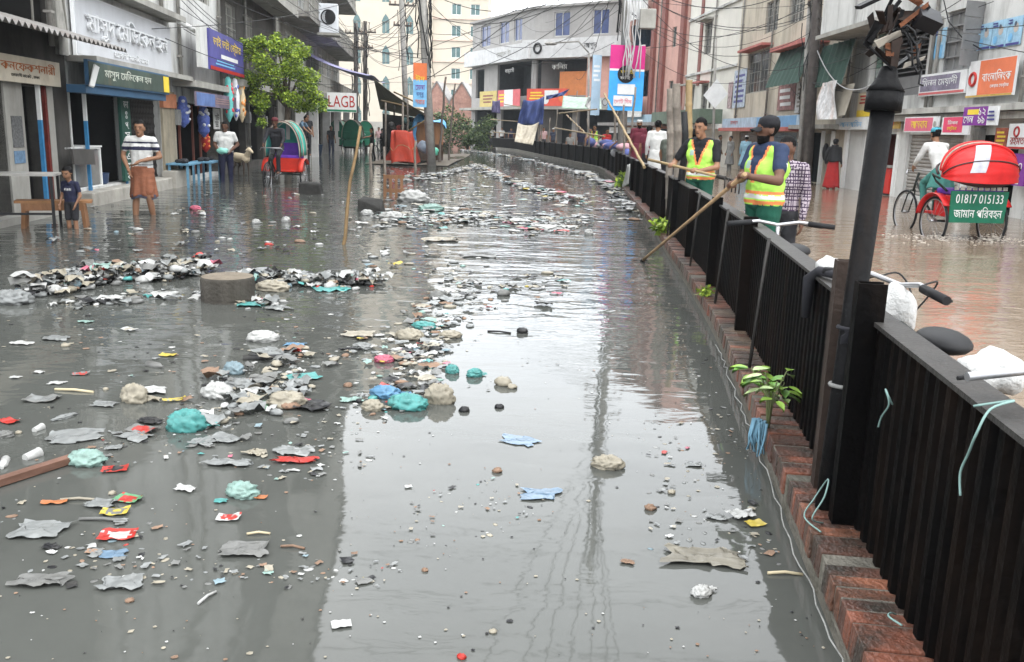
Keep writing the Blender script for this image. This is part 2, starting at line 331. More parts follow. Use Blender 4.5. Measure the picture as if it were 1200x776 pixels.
part('wire',mb,M('cable_black',(.015,.015,.016),.5),lamp)
for f,l in((.47,1),(.33,0)):
    c=A+U*f; mb=MB()
    mb.torus(c,.044,.008,U,20,6)
    if l: shard(c+Vector((-.04,-.05,0)),c+Vector((.0,-.055,.0)),c+Vector((.03,-.05,-.14)),c+Vector((.01,-.05,-.15)),.004); shard(c+Vector((-.05,-.05,-.02)),c+Vector((-.0,-.055,.02)),c+Vector((.0,-.05,-.04)),c+Vector((-.05,-.05,-.05)),.004)
    part('tied_rag' if l else 'wire_tie',mb,M('rag_black',(.02,.02,.024),.8) if l else wm,lamp)
# ---------------- building helpers ----------------
def R(F,u0,v0,u1,v1,d=0):
    um,vm=(u0+u1)/2,(v0+v1)/2
    s0=F.on(u0,vm,d)[0]; s1=F.on(u1,vm,d)[0]; z1=F.on(um,v0,d)[1]; z0=F.on(um,v1,d)[1]
    return min(s0,s1),max(s0,s1),min(z0,z1),max(z0,z1)
def building(name,label,F,s0,s1,H,holes,mat,depth=8,cat='building',zb=-.27,roofmat=None,group=None,rev=.22):
    root=thing(name,label,cat,F.p((s0+s1)/2,0,zb),group)
    ss=sorted({s0,s1}|{min(max(h[i],s0),s1) for h in holes for i in(0,1)}); zs=sorted({zb,H}|{min(max(h[i],zb),H) for h in holes for i in(2,3)})
    mb=MB()
    for a,b in zip(ss,ss[1:]):
        for c,e in zip(zs,zs[1:]):
            if b-a<1e-4 or e-c<1e-4: continue
            x,z=(a+b)/2,(c+e)/2
            if any(h[0]<x<h[1] and h[2]<z<h[3] for h in holes): continue
            mb.add([F.p(a,0,c),F.p(b,0,c),F.p(b,0,e),F.p(a,0,e)],[(0,1,2,3)])
    for h in holes:
        a,b,c,e=h[:4]
        for q in(((a,c),(b,c)),((b,c),(b,e)),((b,e),(a,e)),((a,e),(a,c))):
            (p,z),(p2,z2)=q; mb.add([F.p(p,0,z),F.p(p2,0,z2),F.p(p2,-rev,z2),F.p(p,-rev,z)],[(0,1,2,3)])
    for a in(s0,s1): mb.add([F.p(a,0,zb),F.p(a,-depth,zb),F.p(a,-depth,H),F.p(a,0,H)],[(0,1,2,3)])
    mb.add([F.p(s0,-depth,zb),F.p(s1,-depth,zb),F.p(s1,-depth,H),F.p(s0,-depth,H)],[(0,1,2,3)])
    part('wall',mb,mat,root)
    mb=MB(); mb.fbox(F,s0-.15,s1+.15,H,H+.18,-depth-.1,.25); part('roof',mb,roofmat or mat,root)
    return root
def fpart(root,name,F,s0,s1,z0,z1,d0,d1,mat,label=None,bevel=0):
    mb=MB(); mb.fbox(F,s0,s1,z0,z1,d0,d1); return part(name,mb,mat,root,label,bevel)
GL=M('window_glass',(.05,.06,.065),.12,.3,2); GLB=M('window_glass_blue',(.05,.07,.16),.15,.3,2); GLT=M('window_glass_teal',(.09,.15,.15),.15,.3,2)
def window(root,F,h,fm,glass=None,bars=0,cross=2,hood=None,d=-.14,barmat=None):
    a,b,c,e=h; mb=MB(); t=min(.06,(b-a)*.08)
    mb.fbox(F,a,a+t,c,e,d,d+.06); mb.fbox(F,b-t,b,c,e,d,d+.06); mb.fbox(F,a+t,b-t,c,c+t,d,d+.06); mb.fbox(F,a+t,b-t,e-t,e,d,d+.06)
    for k in range(1,cross): x=a+(b-a)*k/cross; mb.fbox(F,x-t*.4,x+t*.4,c+t,e-t,d,d+.05)
    w_=part('window',mb,fm,root)
    mb=MB(); mb.add([F.p(a,d+.01,c),F.p(b,d+.01,c),F.p(b,d+.01,e),F.p(a,d+.01,e)],[(0,1,2,3)]); part('pane',mb,glass or GL,w_)
    if bars:
        mb=MB()
        for k in range(bars): x=a+(b-a)*(k+.5)/bars; mb.bar(F.p(x,.0,c),F.p(x,.0,e),.014)
        for q in(.25,.5,.75): mb.bar(F.p(a,.0,c+(e-c)*q),F.p(b,.0,c+(e-c)*q),.016)
        part('grille',mb,barmat or fm,w_)
    if hood: fpart(root,'window_hood',F,a-.2,b+.2,e+.05,e+.15,-.02,.5,hood)
    return w_
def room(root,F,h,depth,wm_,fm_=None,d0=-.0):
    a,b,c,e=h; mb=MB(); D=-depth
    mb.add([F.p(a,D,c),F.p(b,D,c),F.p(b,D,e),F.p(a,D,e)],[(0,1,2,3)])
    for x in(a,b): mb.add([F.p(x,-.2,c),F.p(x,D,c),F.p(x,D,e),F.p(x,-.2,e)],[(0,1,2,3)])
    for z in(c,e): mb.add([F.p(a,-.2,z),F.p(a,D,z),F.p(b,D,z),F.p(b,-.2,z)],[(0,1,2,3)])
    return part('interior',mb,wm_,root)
def shutter(root,F,h,mat,d=-.1):
    a,b,c,e=h; mb=MB(); n=max(4,int((e-c)/.09)); P=[]
    for i in range(n): z=c+(e-c)*i/n; st=(e-c)/n; P+=[(z,0),(z+st*.35,.025),(z+st*.65,.025)]
    P.append((e,0)); vs=[F.p(x,d+q,z) for z,q in P for x in(a,b)]
    mb.add(vs,[(2*i,2*i+1,2*i+3,2*i+2) for i in range(len(P)-1)]); return part('roller_shutter',mb,mat,root)
def sign(name,label,F,h,d,mat,texts=(),thick=.06,cat='sign',group=None,edge=None,tilt=0):
    """texts: (body, rel x, rel z, rel w, rel h, material)"""
    a,b,c,e=h; root=thing(name,label,cat,F.p((a+b)/2,d,c),group)
    if edge:
        mb=MB(); t=.03; mb.fbox(F,a-t,b+t,c-t,e+t,d-.01,d+thick*.8); part('frame',mb,edge,root)
    mb=MB(); mb.fbox(F,a,b,c,e,d,d+thick); part('board',mb,mat,root)
    t0=thick
    for ti,T in enumerate(texts):
        thick=t0+.004*ti
        body,x,z,w_,h_,m=T[:6]
        if body.startswith('#'):
            mb=MB(); k=body[1:]
            X0=a+(b-a)*(x-w_/2); X1=a+(b-a)*(x+w_/2); Z0=c+(e-c)*(z-h_/2); Z1=c+(e-c)*(z+h_/2)
            if k=='ring':
                r=min(X1-X0,Z1-Z0)/2; mb.torus(F.p((X0+X1)/2,d+thick+.002,(Z0+Z1)/2),r*.8,r*.2,F.Y,20,6)
            elif k=='disc':
                r=(Z1-Z0)/2; n=20; mb.add([F.p((X0+X1)/2+r*math.cos(2*math.pi*i/n),d+thick+.004,(Z0+Z1)/2+r*math.sin(2*math.pi*i/n)) for i in range(n)],[tuple(range(n))])
            elif k=='lines':
                n=max(2,int(T[6])); rr=random.Random(int(a*100))
                for i in range(n): zz=Z0+(Z1-Z0)*(i+.5)/n; mb.fbox(F,X0+(X1-X0)*rr.uniform(0,.12),X1-(X1-X0)*rr.uniform(0,.3),zz-(Z1-Z0)/n*.25,zz+(Z1-Z0)/n*.25,d+thick,d+thick+.004)
            else: mb.fbox(F,X0,X1,Z0,Z1,d+thick,d+thick+.003)
            part('panel' if k=='box' else 'emblem' if k!='lines' else 'lettering',mb,m,root)
        else: text(body,(b-a)*w_,(e-c)*h_,F,a+(b-a)*x,c+(e-c)*z,d+thick+.005,m,root)
    return root
def sheet(F,h,d,nu,nv,fn):
    a,b,c,e=h; mb=MB(); mb.grid(lambda x,y:F.p(a+(b-a)*x,d+fn(x,y),c+(e-c)*y),nu,nv); return mb
# shared wall materials
CR=M('plaster_cream',(.50,.45,.365),.9,.16,1.2,.1,dirt=.7,dirtcol=(.19,.165,.13),dlo=.47); WH=M('plaster_white',(.56,.56,.54),.9,.14,1.3,.1,dirt=.85,dirtcol=(.13,.125,.115),dlo=.47)
GRY=M('concrete_grey',(.33,.32,.29),.9,.25,1.5,.2,dirt=.6,dirtcol=(.12,.11,.1)); OLD=M('concrete_mossy',(.065,.06,.054),.95,.4,1.6,.3,dirt=.9,dirtcol=(.02,.021,.018))
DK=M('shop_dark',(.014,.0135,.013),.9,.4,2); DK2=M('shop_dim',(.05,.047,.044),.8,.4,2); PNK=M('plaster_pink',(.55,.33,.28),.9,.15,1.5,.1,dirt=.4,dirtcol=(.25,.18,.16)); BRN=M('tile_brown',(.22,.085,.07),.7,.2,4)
TWR=M('tower_cream',(.47,.42,.345),.9,.08,.4,dirt=.15,dirtcol=(.4,.36,.3)); TIN=M('tin_sheet',(.22,.21,.2),.5,.3,4,.2,dirt=.7,dirtcol=(.10,.06,.04)); STL=M('shutter_steel',(.30,.28,.255),.55,.2,3,.1,dirt=.6,dirtcol=(.14,.12,.1),stretch=.3)
BLU=M('paint_blue',(.04,.20,.40),.5,.25,6,dirt=.3,dirtcol=(.3,.3,.28)); TEAL=M('paint_teal',(.03,.12,.13),.6,.3,4); WP=M('paint_white',(.72,.72,.70),.6,.1,4,dirt=.2); RED=M('paint_red',(.4,.025,.02),.5,.2,5); DBL=M('paint_navy',(.035,.07,.12),.6,.4,5,dirt=.4,dirtcol=(.2,.2,.2))
YEL=M('paint_yellow',(.75,.55,.05),.6,.15,6); ORG=M('paint_orange',(.65,.17,.06),.6,.15,3); PUR=M('paint_purple',(.2,.04,.27),.6,.2,4); IND=M('paint_indigo',(.06,.06,.22),.6,.25,3); PK=M('paint_pinkred',(.62,.09,.16),.6,.15,4); GRN=M('paint_green',(.02,.17,.09),.5,.2,5); BK=M('paint_black',(.015,.015,.016),.6,.3,5); SKY=M('paint_skyblue',(.18,.42,.66),.6,.2,4); GOLD=M('paint_gold',(.5,.33,.08),.6,.3,5); WOOD=M('wood_brown',(.20,.10,.05),.7,.4,6,.3,stretch=6); BAM=M('bamboo',(.27,.195,.10),.6,.3,8,.2,dirt=.3,dirtcol=(.15,.1,.06)); GWD=M('wood_grey',(.22,.19,.16),.85,.4,7,.4,dirt=.5)
TARP=M('tarp_green',(.035,.07,.055),.75,.25,3,.3); BTP=M('tarp_blue',(.06,.085,.22),.6,.35,2,.3); BRT=M('tarp_bright_blue',(.10,.33,.62),.5,.3,4,.3); SACK=M('sack_beige',(.40,.36,.29),.9,.3,3,.4); OLV=M('tarp_olive',(.16,.15,.10),.7,.3,2,.3); RTP=M('tarp_red',(.37,.045,.025),.5,.25,3,.4)
# ---------------- left side of the street ----------------
Lf=Frame(-6.04,0,-.0985,.995)
# old corner building with corrugated awning
hs0=[R(Lf,-60,108,9,300),R(Lf,27,108,47,212)]
hs0=[(8.5,13.15,.12,1.95),(13.75,14.45,.12,1.95),(9.5,15.3,2.85,4.6)]
b0=building('old_shop_house','soot dark old building with a corrugated awning at the corner beside the white medicine sign','%s'%'' or Lf,8.2,15.55,11,hs0,OLD,7)
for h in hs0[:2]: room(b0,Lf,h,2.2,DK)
room(b0,Lf,hs0[2],2.5,M('blackish',(.018,.017,.016),.9))  # interior of the upper opening in one even near-black colour
fpart(b0,'pillar',Lf,13.15,13.75,.0,2.0,-.2,.03,GRY); fpart(b0,'pillar',Lf,14.5,14.58,.0,1.97,-.2,.05,M('pillar_red_worn',(.13,.02,.015),.8,.5,4,dirt=.6)); fpart(b0,'pillar',Lf,14.62,14.85,.0,1.97,-.2,.04,GRY)
fpart(b0,'pillar',Lf,15.2,15.6,2.5,11,-.1,.06,M('column_stained',(.35,.34,.31),.9,.4,2,.2,dirt=.9,dirtcol=(.06,.06,.05)))
fpart(b0,'plinth',Lf,8.2,15.1,-.27,.1,-1,.25,GRY)
mb=MB()
def corr(x,y): return Lf.p(9.0+6.45*x,-.1+1.15*y,2.93-.32*y+.028*math.sin(x*6.45/.09*2*math.pi/2))
mb.grid(corr,280,2); mb.grid(lambda x,y:corr(x,y)-Vector((0,0,.012)),280,2); part('awning',mb,TIN,b0)
mb=MB(); 
for k in range(5): mb.tube([Lf.p(10+1.2*k,.05,4.4),Lf.p(10.6+1.2*k,.1,3.3+.1*k),Lf.p(10.4+1.3*k,.05,2.9)],.02,6)
part('pipe',mb,GRY,b0)
sign('shop_sign','cream shop board with orange brown lettering under the corrugated awning',Lf,(10.8,14.84,1.97,2.34),.12,M('sign_cream',(.58,.52,.42),.7,.2,3,dirt=.4,dirtcol=(.25,.15,.08)),
     [('কনেফকশনারী',.72,.66,.6,.42,M('text_rust',(.42,.12,.03),.6)),('েচারংগী মােকট , ঢাকা',.68,.28,.5,.16,BK)])
mb=MB(); mb.fbox(Lf,13.3,13.65,1.05,1.5,.03,.04); mb.fbox(Lf,13.3,13.65,.82,1.0,.031,.042,1); solo('notice','paper notices in black and blue stuck on the grey pillar of the corner shop',[M('paper_dark',(.12,.12,.12),.8,.6,30),M('paper_blue',(.12,.2,.3),.8,.4,20)],'paper notices in black and blue stuck on the grey pillar of the corner shop','notice') if 0 else solo('notice',mb,[M('paper_dark',(.12,.12,.12),.8,.6,30),M('paper_blue',(.12,.2,.3),.8,.4,20)],'black and blue paper notices stuck on the grey pillar of the corner shop','notice')
# medicine shop building
hs1=[(15.66,18.45,.28,2.02),(18.55,20.85,.1,2.2),(16.6,20.9,4.1,5.6)]
b1=building('medicine_shop_building','white building carrying the big embossed medicine shop panel on its first floor',Lf,15.6,21.95,11.5,hs1,WH,7)
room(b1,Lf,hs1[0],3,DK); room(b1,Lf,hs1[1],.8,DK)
mb=MB()
for z in(.95,1.3,1.65): mb.fbox(Lf,15.9,18,z,z+.04,-2.9,-2.5)
for x in(15.9,16.6,17.3,18.0): mb.fbox(Lf,x-.03,x+.03,.3,2,-2.9,-2.5)
part('shelf',mb,GRY,b1)
mb=MB(); rk=random.Random(2); cols=[]
for z in(.99,1.34,1.69):
    x=15.95
    while x<17.95: wd=rk.uniform(.06,.16); mb.fbox(Lf,x,x+wd,z,z+rk.uniform(.1,.25),-2.8,-2.55,rk.randrange(5)); x+=wd+rk.uniform(.01,.05)
part('medicine_boxes',mb,[WP,M('box_red',(.25,.05,.04)),M('box_blue',(.06,.1,.2)),DK2,GRY],b1)
fpart(b1,'plinth',Lf,15.6,20.95,-.27,.24,-.2,.28,M('plinth_concrete',(.36,.34,.30),.85,.25,3,.2,dirt=.5,dirtcol=(.12,.11,.09)),bevel=.02)
fpart(b1,'ledge',Lf,15.6,21.95,2.42,2.52,-.1,.5,GRY); fpart(b1,'cornice',Lf,15.7,21.9,3.72,3.84,-.1,.42,GRY)
mb=MB()
for k in range(26): x=16.6+4.3*k/25; mb.fbox(Lf,x-.012,x+.012,4.1,5.6,-.05,-.03)
for z in np.arange(4.2,5.6,.17): mb.fbox(Lf,16.6,20.9,z-.012,z+.012,-.08,-.055)
part('balcony_grille',mb,M('grille_paint',(.5,.47,.42),.6),b1); room(b1,Lf,hs1[2],1.5,DK2)
mb=MB()
for k in range(22):
    x=18.57+2.26*k/21; mb.fbox(Lf,x-.014,x+.014,.1,2.18,-.16,-.13)
for k in range(21):
    x=18.57+2.26*k/21; st=2.26/21
    for j in range(9): z=.15+j*.22; mb.bar(Lf.p(x,-.12,z),Lf.p(x+st,-.12,z+.11),.01); mb.bar(Lf.p(x,-.115,z+.22),Lf.p(x+st,-.115,z+.11),.01)
part('collapsible_gate',mb,M('gate_iron',(.05,.045,.042),.6),b1)
fpart(b1,'pillar',Lf,20.9,21.95,-.2,2.15,-.15,.05,M('pillar_ochre',(.30,.26,.19),.9,.3,2,.2,dirt=.5)); fpart(b1,'capital',Lf,20.88,21.98,1.78,2.1,-.1,.09,M('capital_orange',(.42,.17,.09),.8,.3,4,.2)); fpart(b1,'step',Lf,20.6,21.9,-.27,.38,.05,.35,M('plinth_concrete',(.3,.3,.3)))
embs=M('emboss_white',(.66,.67,.68),.7,.06,2,dirt=.2,dirtcol=(.35,.35,.35)); 
mb_root=sign('wall_sign','big white panel with raised white medicine shop lettering on the first floor',Lf,(15.85,21.6,2.56,3.55),.06,M('panel_white',(.50,.51,.53),.75,.08,1.5,dirt=.35,dirtcol=(.3,.3,.3)),[],edge=embs)
text('মাসুদ েমিডেকল হল',4.9,.52,Lf,18.72,3.12,.125,embs,mb_root,ext=.06)
text('েচারংগী মােকট ঢাকা',3.9,.13,Lf,18.7,2.70,.125,embs,mb_root,ext=.02)
gs=sign('shop_sign','dark green medicine shop board with pale lettering and a yellow end, under the white panel',Lf,(15.05,19.65,2.06,2.40),.5,M('sign_green',(.05,.075,.06),.5,.4,2,dirt=.6,dirtcol=(.16,.13,.08)),[('মাসুদ েমিডেকল হল',.44,.55,.72,.62,M('text_pale',(.55,.58,.5),.6)),('#box',.955,.5,.085,.92,YEL)],edge=M('blue_edge',(.04,.1,.18),.6))
fpart(gs,'valance',Lf,15.0,19.6,1.9,2.03,.2,.5,M('blue_edge',(.04,.1,.18),.6))
mb=MB(); mb.hexa([Lf.p(14.85,.6,2.0),Lf.p(15.0,.62,1.98),Lf.p(15.0,.64,2.0),Lf.p(14.85,.62,2.02),Lf.p(15.15,.6,2.36),Lf.p(15.3,.62,2.32),Lf.p(15.3,.64,2.32),Lf.p(15.15,.62,2.36)]); solo('tilted_light_box',mb,WP,'small white tilted light panel at the near end of the green medicine board','light panel')
for (u0,v0,u1,v1,l) in ((50,112,55,205,'blue and white painted post nearer the corner shop, at the glass counter'),(104.5,108,110.5,237,'blue and white painted post in the middle of the medicine shop front'),(149,120,152.5,230,'thin blue painted post beside the collapsible gate')):
    s0,z0=Lf.on((u0+u1)/2,v1,.05); wd=.055 if u0<140 else .04
    p=thing('shop_post',l,'post',Lf.p(s0,.05,-.2),'blue posts of the medicine shop')
    fpart(p,'shaft',Lf,s0-wd/2,s0+wd/2,-.25,1.45,.02,.02+wd,BLU); fpart(p,'shaft_top',Lf,s0-wd/2,s0+wd/2,1.45,2.05,.02,.02+wd,WP)
vs_=sign('vertical_sign','tall narrow dark green board with white letters stacked down it, beside the gate',Lf,(17.95,18.5,.3,1.92),.03,M('sign_darkgreen',(.02,.075,.055),.6,.2,3),[])
for i,ch in enumerate(['ডা','ঃ','প্','স','+','এ','েস','ক']): text(ch,.3,.14,Lf,18.22,1.78-.2*i,.1,RED if ch=='+' else WP,vs_)
# shop fittings
c=thing('glass_counter','white framed glass shop counter inside the medicine shop','counter',Lf.p(15.9,-.5,.24))
mb=MB(); a_,b_,z_=15.3,17.0,.98
for x in(a_,b_):
    for d in(-.05,-.55): mb.fbox(Lf,x-.025,x+.025,.24,z_,d-.025,d+.025)
for z in(.3,z_): mb.fbox(Lf,a_,b_,z-.03,z,-.08,-.02); mb.fbox(Lf,a_,b_,z-.03,z,-.58,-.52)
part('frame',mb,WP,c); fpart(c,'top',Lf,a_-.03,b_+.03,z_,z_+.03,-.6,.0,WP); fpart(c,'shelf',Lf,a_+.03,b_-.03,.6,.62,-.5,-.08,GRY); fpart(c,'glass',Lf,a_+.03,b_-.03,.31,.94,-.06,-.05,M('counter_glass',(.2,.2,.19),.1,.3,2))
c=thing('freezer','white chest freezer at the back of the medicine shop','freezer',Lf.p(17.5,-1,.24)); fpart(c,'body',Lf,17.25,17.85,.28,.95,-1.6,-.9,M('freezer_white',(.42,.42,.41),.5,.1),bevel=.03); fpart(c,'lid',Lf,17.22,17.88,.95,1.05,-1.63,-.87,M('freezer_lid',(.5,.5,.49),.5),bevel=.03)
mb=MB(); mb.lathe([(.1,0),(.16,.05),(.18,.22),(.19,.23),(.175,.23)],18,Lf.p(17.35,-.2,.26)); solo('plastic_tub',mb,M('plastic_navy',(.04,.07,.15),.4),'navy plastic tub standing on the plinth beside the stacked letter board','tub')
mb=MB(); mb.hexa([Lf.p(15.0,.2,.75),Lf.p(16.1,.15,.7),Lf.p(16.1,.19,.7),Lf.p(15.0,.24,.75),Lf.p(14.95,.2,1.0),Lf.p(16.05,.15,.97),Lf.p(16.05,.19,.97),Lf.p(14.95,.24,1.0)]); solo('dark_board',mb,M('board_dark',(.07,.065,.06),.7,.3),'dark board leaning below the glass counter','board')
# toy shop part
hs2=[(22.15,27.0,.1,1.95),(23.4,26.2,4.6,6.2)]
b2=building('toy_shop_building','white rendered building above the dark toy shop, between the medicine panel and the tree',Lf,21.97,27.3,14.5,hs2,WH,7)
room(b2,Lf,hs2[0],2.5,DK); window(b2,Lf,hs2[1],GRY,bars=12)
fpart(b2,'ledge',Lf,21.97,27.4,2.3,2.45,-.1,.55,GRY)
mb=MB(); mb.tube([Lf.p(21.5,.35,3.72),Lf.p(24.5,.3,3.62),Lf.p(27.2,.3,3.5)],.06,10); part('drain_pipe',mb,WP,b2)
fpart(b2,'pier',Lf,26.4,27.3,-.2,1.5,-.3,.08,M('stone_rough',(.10,.095,.085),.95,.6,7,.9,dirt=.5))
mb=MB()
for z in(.5,.9,1.3): mb.fbox(Lf,22.3,26.2,z,z+.03,-1.6,-1.2)
for x in(23.3,24.6,25.4): mb.fbox(Lf,x-.03,x+.03,.1,1.9,-.25,-.2)
part('shelf',mb,M('shelf_red',(.2,.07,.05),.7),b2)
sign('awning_sign','faded blue and pink cloth banner over the toy shop opening',Lf,(22.0,27.0,1.86,2.2),.5,M('banner_faded',(.16,.13,.17),.8,.6,1.2),[('#box',.2,.5,.38,.9,M('banner_blue',(.10,.16,.34),.8,.4,2)),('#lines',.62,.5,.5,.5,M('banner_mauve',(.3,.2,.2),.8),3)],.04)
Lb=Frame(*Lf.p(26.6,.15,0)[:2],.75,.66)
ban=sign('purple_banner','purple hanging banner with yellow heading jutting out over the toy shop',Lf,R(Lf,243.5,42,283,86,.55),.55,M('banner_purple',(.075,.07,.26),.6,.3,2),[('ভাই ভাই েষ্টার',.5,.72,.9,.36,YEL),('#box',.55,.4,.5,.1,WP),('#lines',.5,.22,.75,.16,SKY,2),('#box',.5,.05,1,.09,RED)],.05)
fpart(ban,'side',Lf,*[R(Lf,235,60,243.3,62,.55)[i] for i in(0,1)],*R(Lf,243.5,42,283,86,.55)[2:],.45,.55,WH)
# hanging toy bags
def inflatable(lbl,u,v,w_,h_,c1,c2,d,g):
    s,z=Lf.on(u,v,d); P=Lf.p(s,d,z); mb=MB(); r=random.Random(u)
    mb.ell(P,(w_,w_*.8,h_),14,12,fn=lambda q:1+.1*math.sin(q.z*9)+.08*math.sin(7*math.atan2(q.y,q.x)))
    root=thing('hanging_bag',lbl,'hanging bag',P,g); part('bag',mb,c1,root)
    mb=MB(); mb.tube([P+Vector((0,0,h_*.95)),P+Vector((0,0,h_*.95+.25))],.006,5); part('string',mb,BK,root)
    mb=MB()
    for k in range(9):
        a=r.uniform(-2.4,.6); zz=r.uniform(-.75,.75); mb.ell(P+Vector((w_*.93*math.cos(a)*math.sqrt(1-zz*zz),w_*.76*math.sin(a)*math.sqrt(1-zz*zz),h_*zz)),(w_*.3,w_*.3,h_*.1),6,4)
    part('toys',mb,c2,root)
TQ=M('toy_teal',(.15,.5,.47),.35,.3,9); TW=M('toy_white',(.7,.7,.72),.3,.3,9); TB=M('toy_blue',(.10,.14,.4),.35,.5,14); TO=M('toy_orange',(.75,.3,.08),.4)
for a in((268,118,.13,.62,TQ,M('toy_red',(.6,.06,.08),.4),.5,'teal and white bag of toys hanging first in the row under the purple banner'),(276,118,.12,.6,TW,TB,.5,'white bag of toys hanging in the middle of the three under the purple banner'),(283,120,.12,.62,M('toy_cream',(.7,.55,.35),.35,.3,9),TO,.5,'cream and orange bag of toys hanging last under the purple banner')): inflatable(a[7],*a[:7],'toy bags hanging under the purple banner')
inflatable('blue and white patterned bag hanging above the striped shirt man in the toy shop doorway',214.5,132,.16,.38,TB,TW,.1,'blue patterned bags hanging in the toy shop'); inflatable('blue and white patterned bag hanging beside the man in the white tee',238.5,143,.16,.42,TB,TW,.2,'blue patterned bags hanging in the toy shop')
inflatable('red and orange toy bag hanging low behind the man in the white tee',241,166,.12,.3,RED,TO,.15,None)
sign('white_notice','white notice with dark lettering standing at the end of the toy shop',Lf,(25.6,26.3,1.3,1.86),.1,WP,[('হট',.5,.6,.7,.4,BK),('#lines',.5,.25,.8,.3,BK,3)],.03)
# dark mossy block with balconies
hs3=[(28.2,30.6,.2,2.1),(31.2,33.8,.2,2.1),(28.2,29.6,3.6,5.0),(31,32.4,3.6,5.0),(34.5,36.5,.2,2.2)]
b3=building('mossy_building','dark mossy concrete block behind the street tree',Lf,27.32,37.5,17,hs3,OLD,8)
for h in hs3[:2]: room(b3,Lf,h,2,DK)
room(b3,Lf,hs3[4],2,DK)
for h in hs3[2:4]: window(b3,Lf,h,GRY,bars=8)
fpart(b3,'ledge',Lf,27.4,37.4,2.55,2.75,-.1,.6,GRY); fpart(b3,'ledge',Lf,27.4,37.4,5.6,5.85,-.1,.9,GRY)
hs4=[(39.5,42.5,.3,2.4),(44.5,48,.3,2.4),(50,54,.3,2.4),(56,60,.3,2.4)]+[(40+4*k,42.2+4*k,z,z+1.5) for k in range(6) for z in(3.9,6.9,9.9,12.9)]
b4=building('balcony_building','tall grey building with stacked balconies beyond the street tree',Lf,37.52,64,26,hs4,GRY,9)
for h in hs4[:4]: room(b4,Lf,h,2,DK)
for h in hs4[4:]: window(b4,Lf,h,WP,bars=6)
for z in(2.75,5.75,8.75,11.75,14.75):
    fpart(b4,'balcony_slab',Lf,38,63.5,z,z+.22,-.1,1.25,M('slab_stained',(.25,.24,.22),.9,.4,2,.2,dirt=.8))
    if z>2: 
        mb=MB(); n=64
        for k in range(n): x=38.1+25.3*k/(n-1); mb.bar(Lf.p(x,1.18,z+.22),Lf.p(x,1.18,z+1.0),.03)
        for q in(.25,.6,1.0): mb.bar(Lf.p(38.1,1.18,z+q),Lf.p(63.4,1.18,z+q),.04)
        part('balcony_railing',mb,GRY,b4)
for x in(39,43.4,49,55,61): fpart(b4,'column',Lf,x-.2,x+.2,-.2,2.75,.5,.9,M('column_white',(.55,.54,.52),.8,.15,3,dirt=.5))
for (u,v,w_,h_) in((385,22,.95,1.3),):
    Pp=at(u,v,42); c=thing('air_conditioner','large white air conditioner unit fixed on the corner of the balcony building','air conditioner',Pp)
    Fa=Frame(Pp.x,Pp.y,1,.12); Fa.o.z=Pp.z
    fpart(c,'casing',Fa,-.42,.42,-.62,.62,-.35,.2,M('ac_white',(.6,.62,.65),.5,.1),bevel=.03)
    mb=MB(); mb.torus(Fa.p(0,.21,.05),.3,.03,Fa.Y,24,6)
    for k in range(6): mb.torus(Fa.p(0,.21,.05),.05+.045*k,.008,Fa.Y,20,4)
    part('fan_grille',mb,BK,c); mb=MB(); mb.ell(Fa.p(0,.2,.05),(.3,.02,.3)); part('fan',mb,BK,c); fpart(c,'bracket',Fa,-.5,.5,-.72,-.62,-.8,.25,GRY)
# purple awning and LAGB sign
Fs=Frame(-11.0,58,1,.05)
mb=MB(); mb.grid(lambda x,y:Vector((-11.6+4.1*x,46+6*y,5.45-1.5*x+.1*math.sin(6*y)-.25*math.sin(math.pi*x))),10,8); solo('purple_awning',mb,M('awning_purple',(.20,.19,.33),.6,.3,1.5),'faded purple cloth awning sagging between the balcony building and the double pole','awning')
q=at(401,121,44); Fs=Frame(q.x,q.y,1,.05)
sign('red_letter_sign','white sign with big red capital letters below the purple awning',Fs,(-.7,.68,q.z-.42,q.z+.48),0,WP,[('LAGB',.5,.55,.9,.6,RED),('#box',.5,.08,1,.1,GRN)],.1)
# cream tower
Ft=Frame(-25.8,130,1,0)
th=[]; 
def tz(v): return CAMH+(156-v)/1050*131+.0
fl=2.85
for k in range(13):
    for u in(503,513.5,532,543) if k>0 else ():
        pass
thw=[(16.2,17.5),(18.8,20.1)]; tga=[(2.3,3.9),(6.3,7.9),(9.6,11.2)]
z=2.6
while z<36:
    for a,b in thw: th.append((a,b,z,z+1.45))
    z+=fl
z=1.8
tg=[]
while z<36:
    for a,b in tga: tg.append((a+.25,b-.25,z,z+1.6))
    z+=4.1
tw=building('cream_tower','tall cream apartment tower with pointed arch windows far down the street',Ft,0,12.7,38,tg,TWR,14)
tw2=building('cream_block','lower cream apartment block with rows of square teal windows beside the arched tower',Ft,12.72,21.2,21,[h for h in th if h[3]<20.5],TWR,14)
for h in th:
    if h[3]<20.5: window(tw2,Ft,h,WP,GLT,cross=2)
for h in tg:
    window(tw,Ft,h,M('arch_frame',(.45,.42,.36)),GLT,cross=2)
    mb=MB(); a,b,c,e=h; m_=(a+b)/2; mb.add([Ft.p(a,.03,e),Ft.p(b,.03,e),Ft.p(m_+(b-a)*.3,.03,e+.55),Ft.p(m_,.03,e+1.0),Ft.p(m_-(b-a)*.3,.03,e+.55)],[(0,1,2,3,4)]); part('arch_pane',mb,GLT,tw)
for k in range(7): fpart(tw2,'floor_band',Ft,12.75,21.4,2.0+fl*k,2.22+fl*k,-.1,.18,M('tower_band',(.55,.42,.35),.9))
fpart(tw,'stair_column',Ft,12.0,13.6,0,38.2,-.1,.5,TWR)
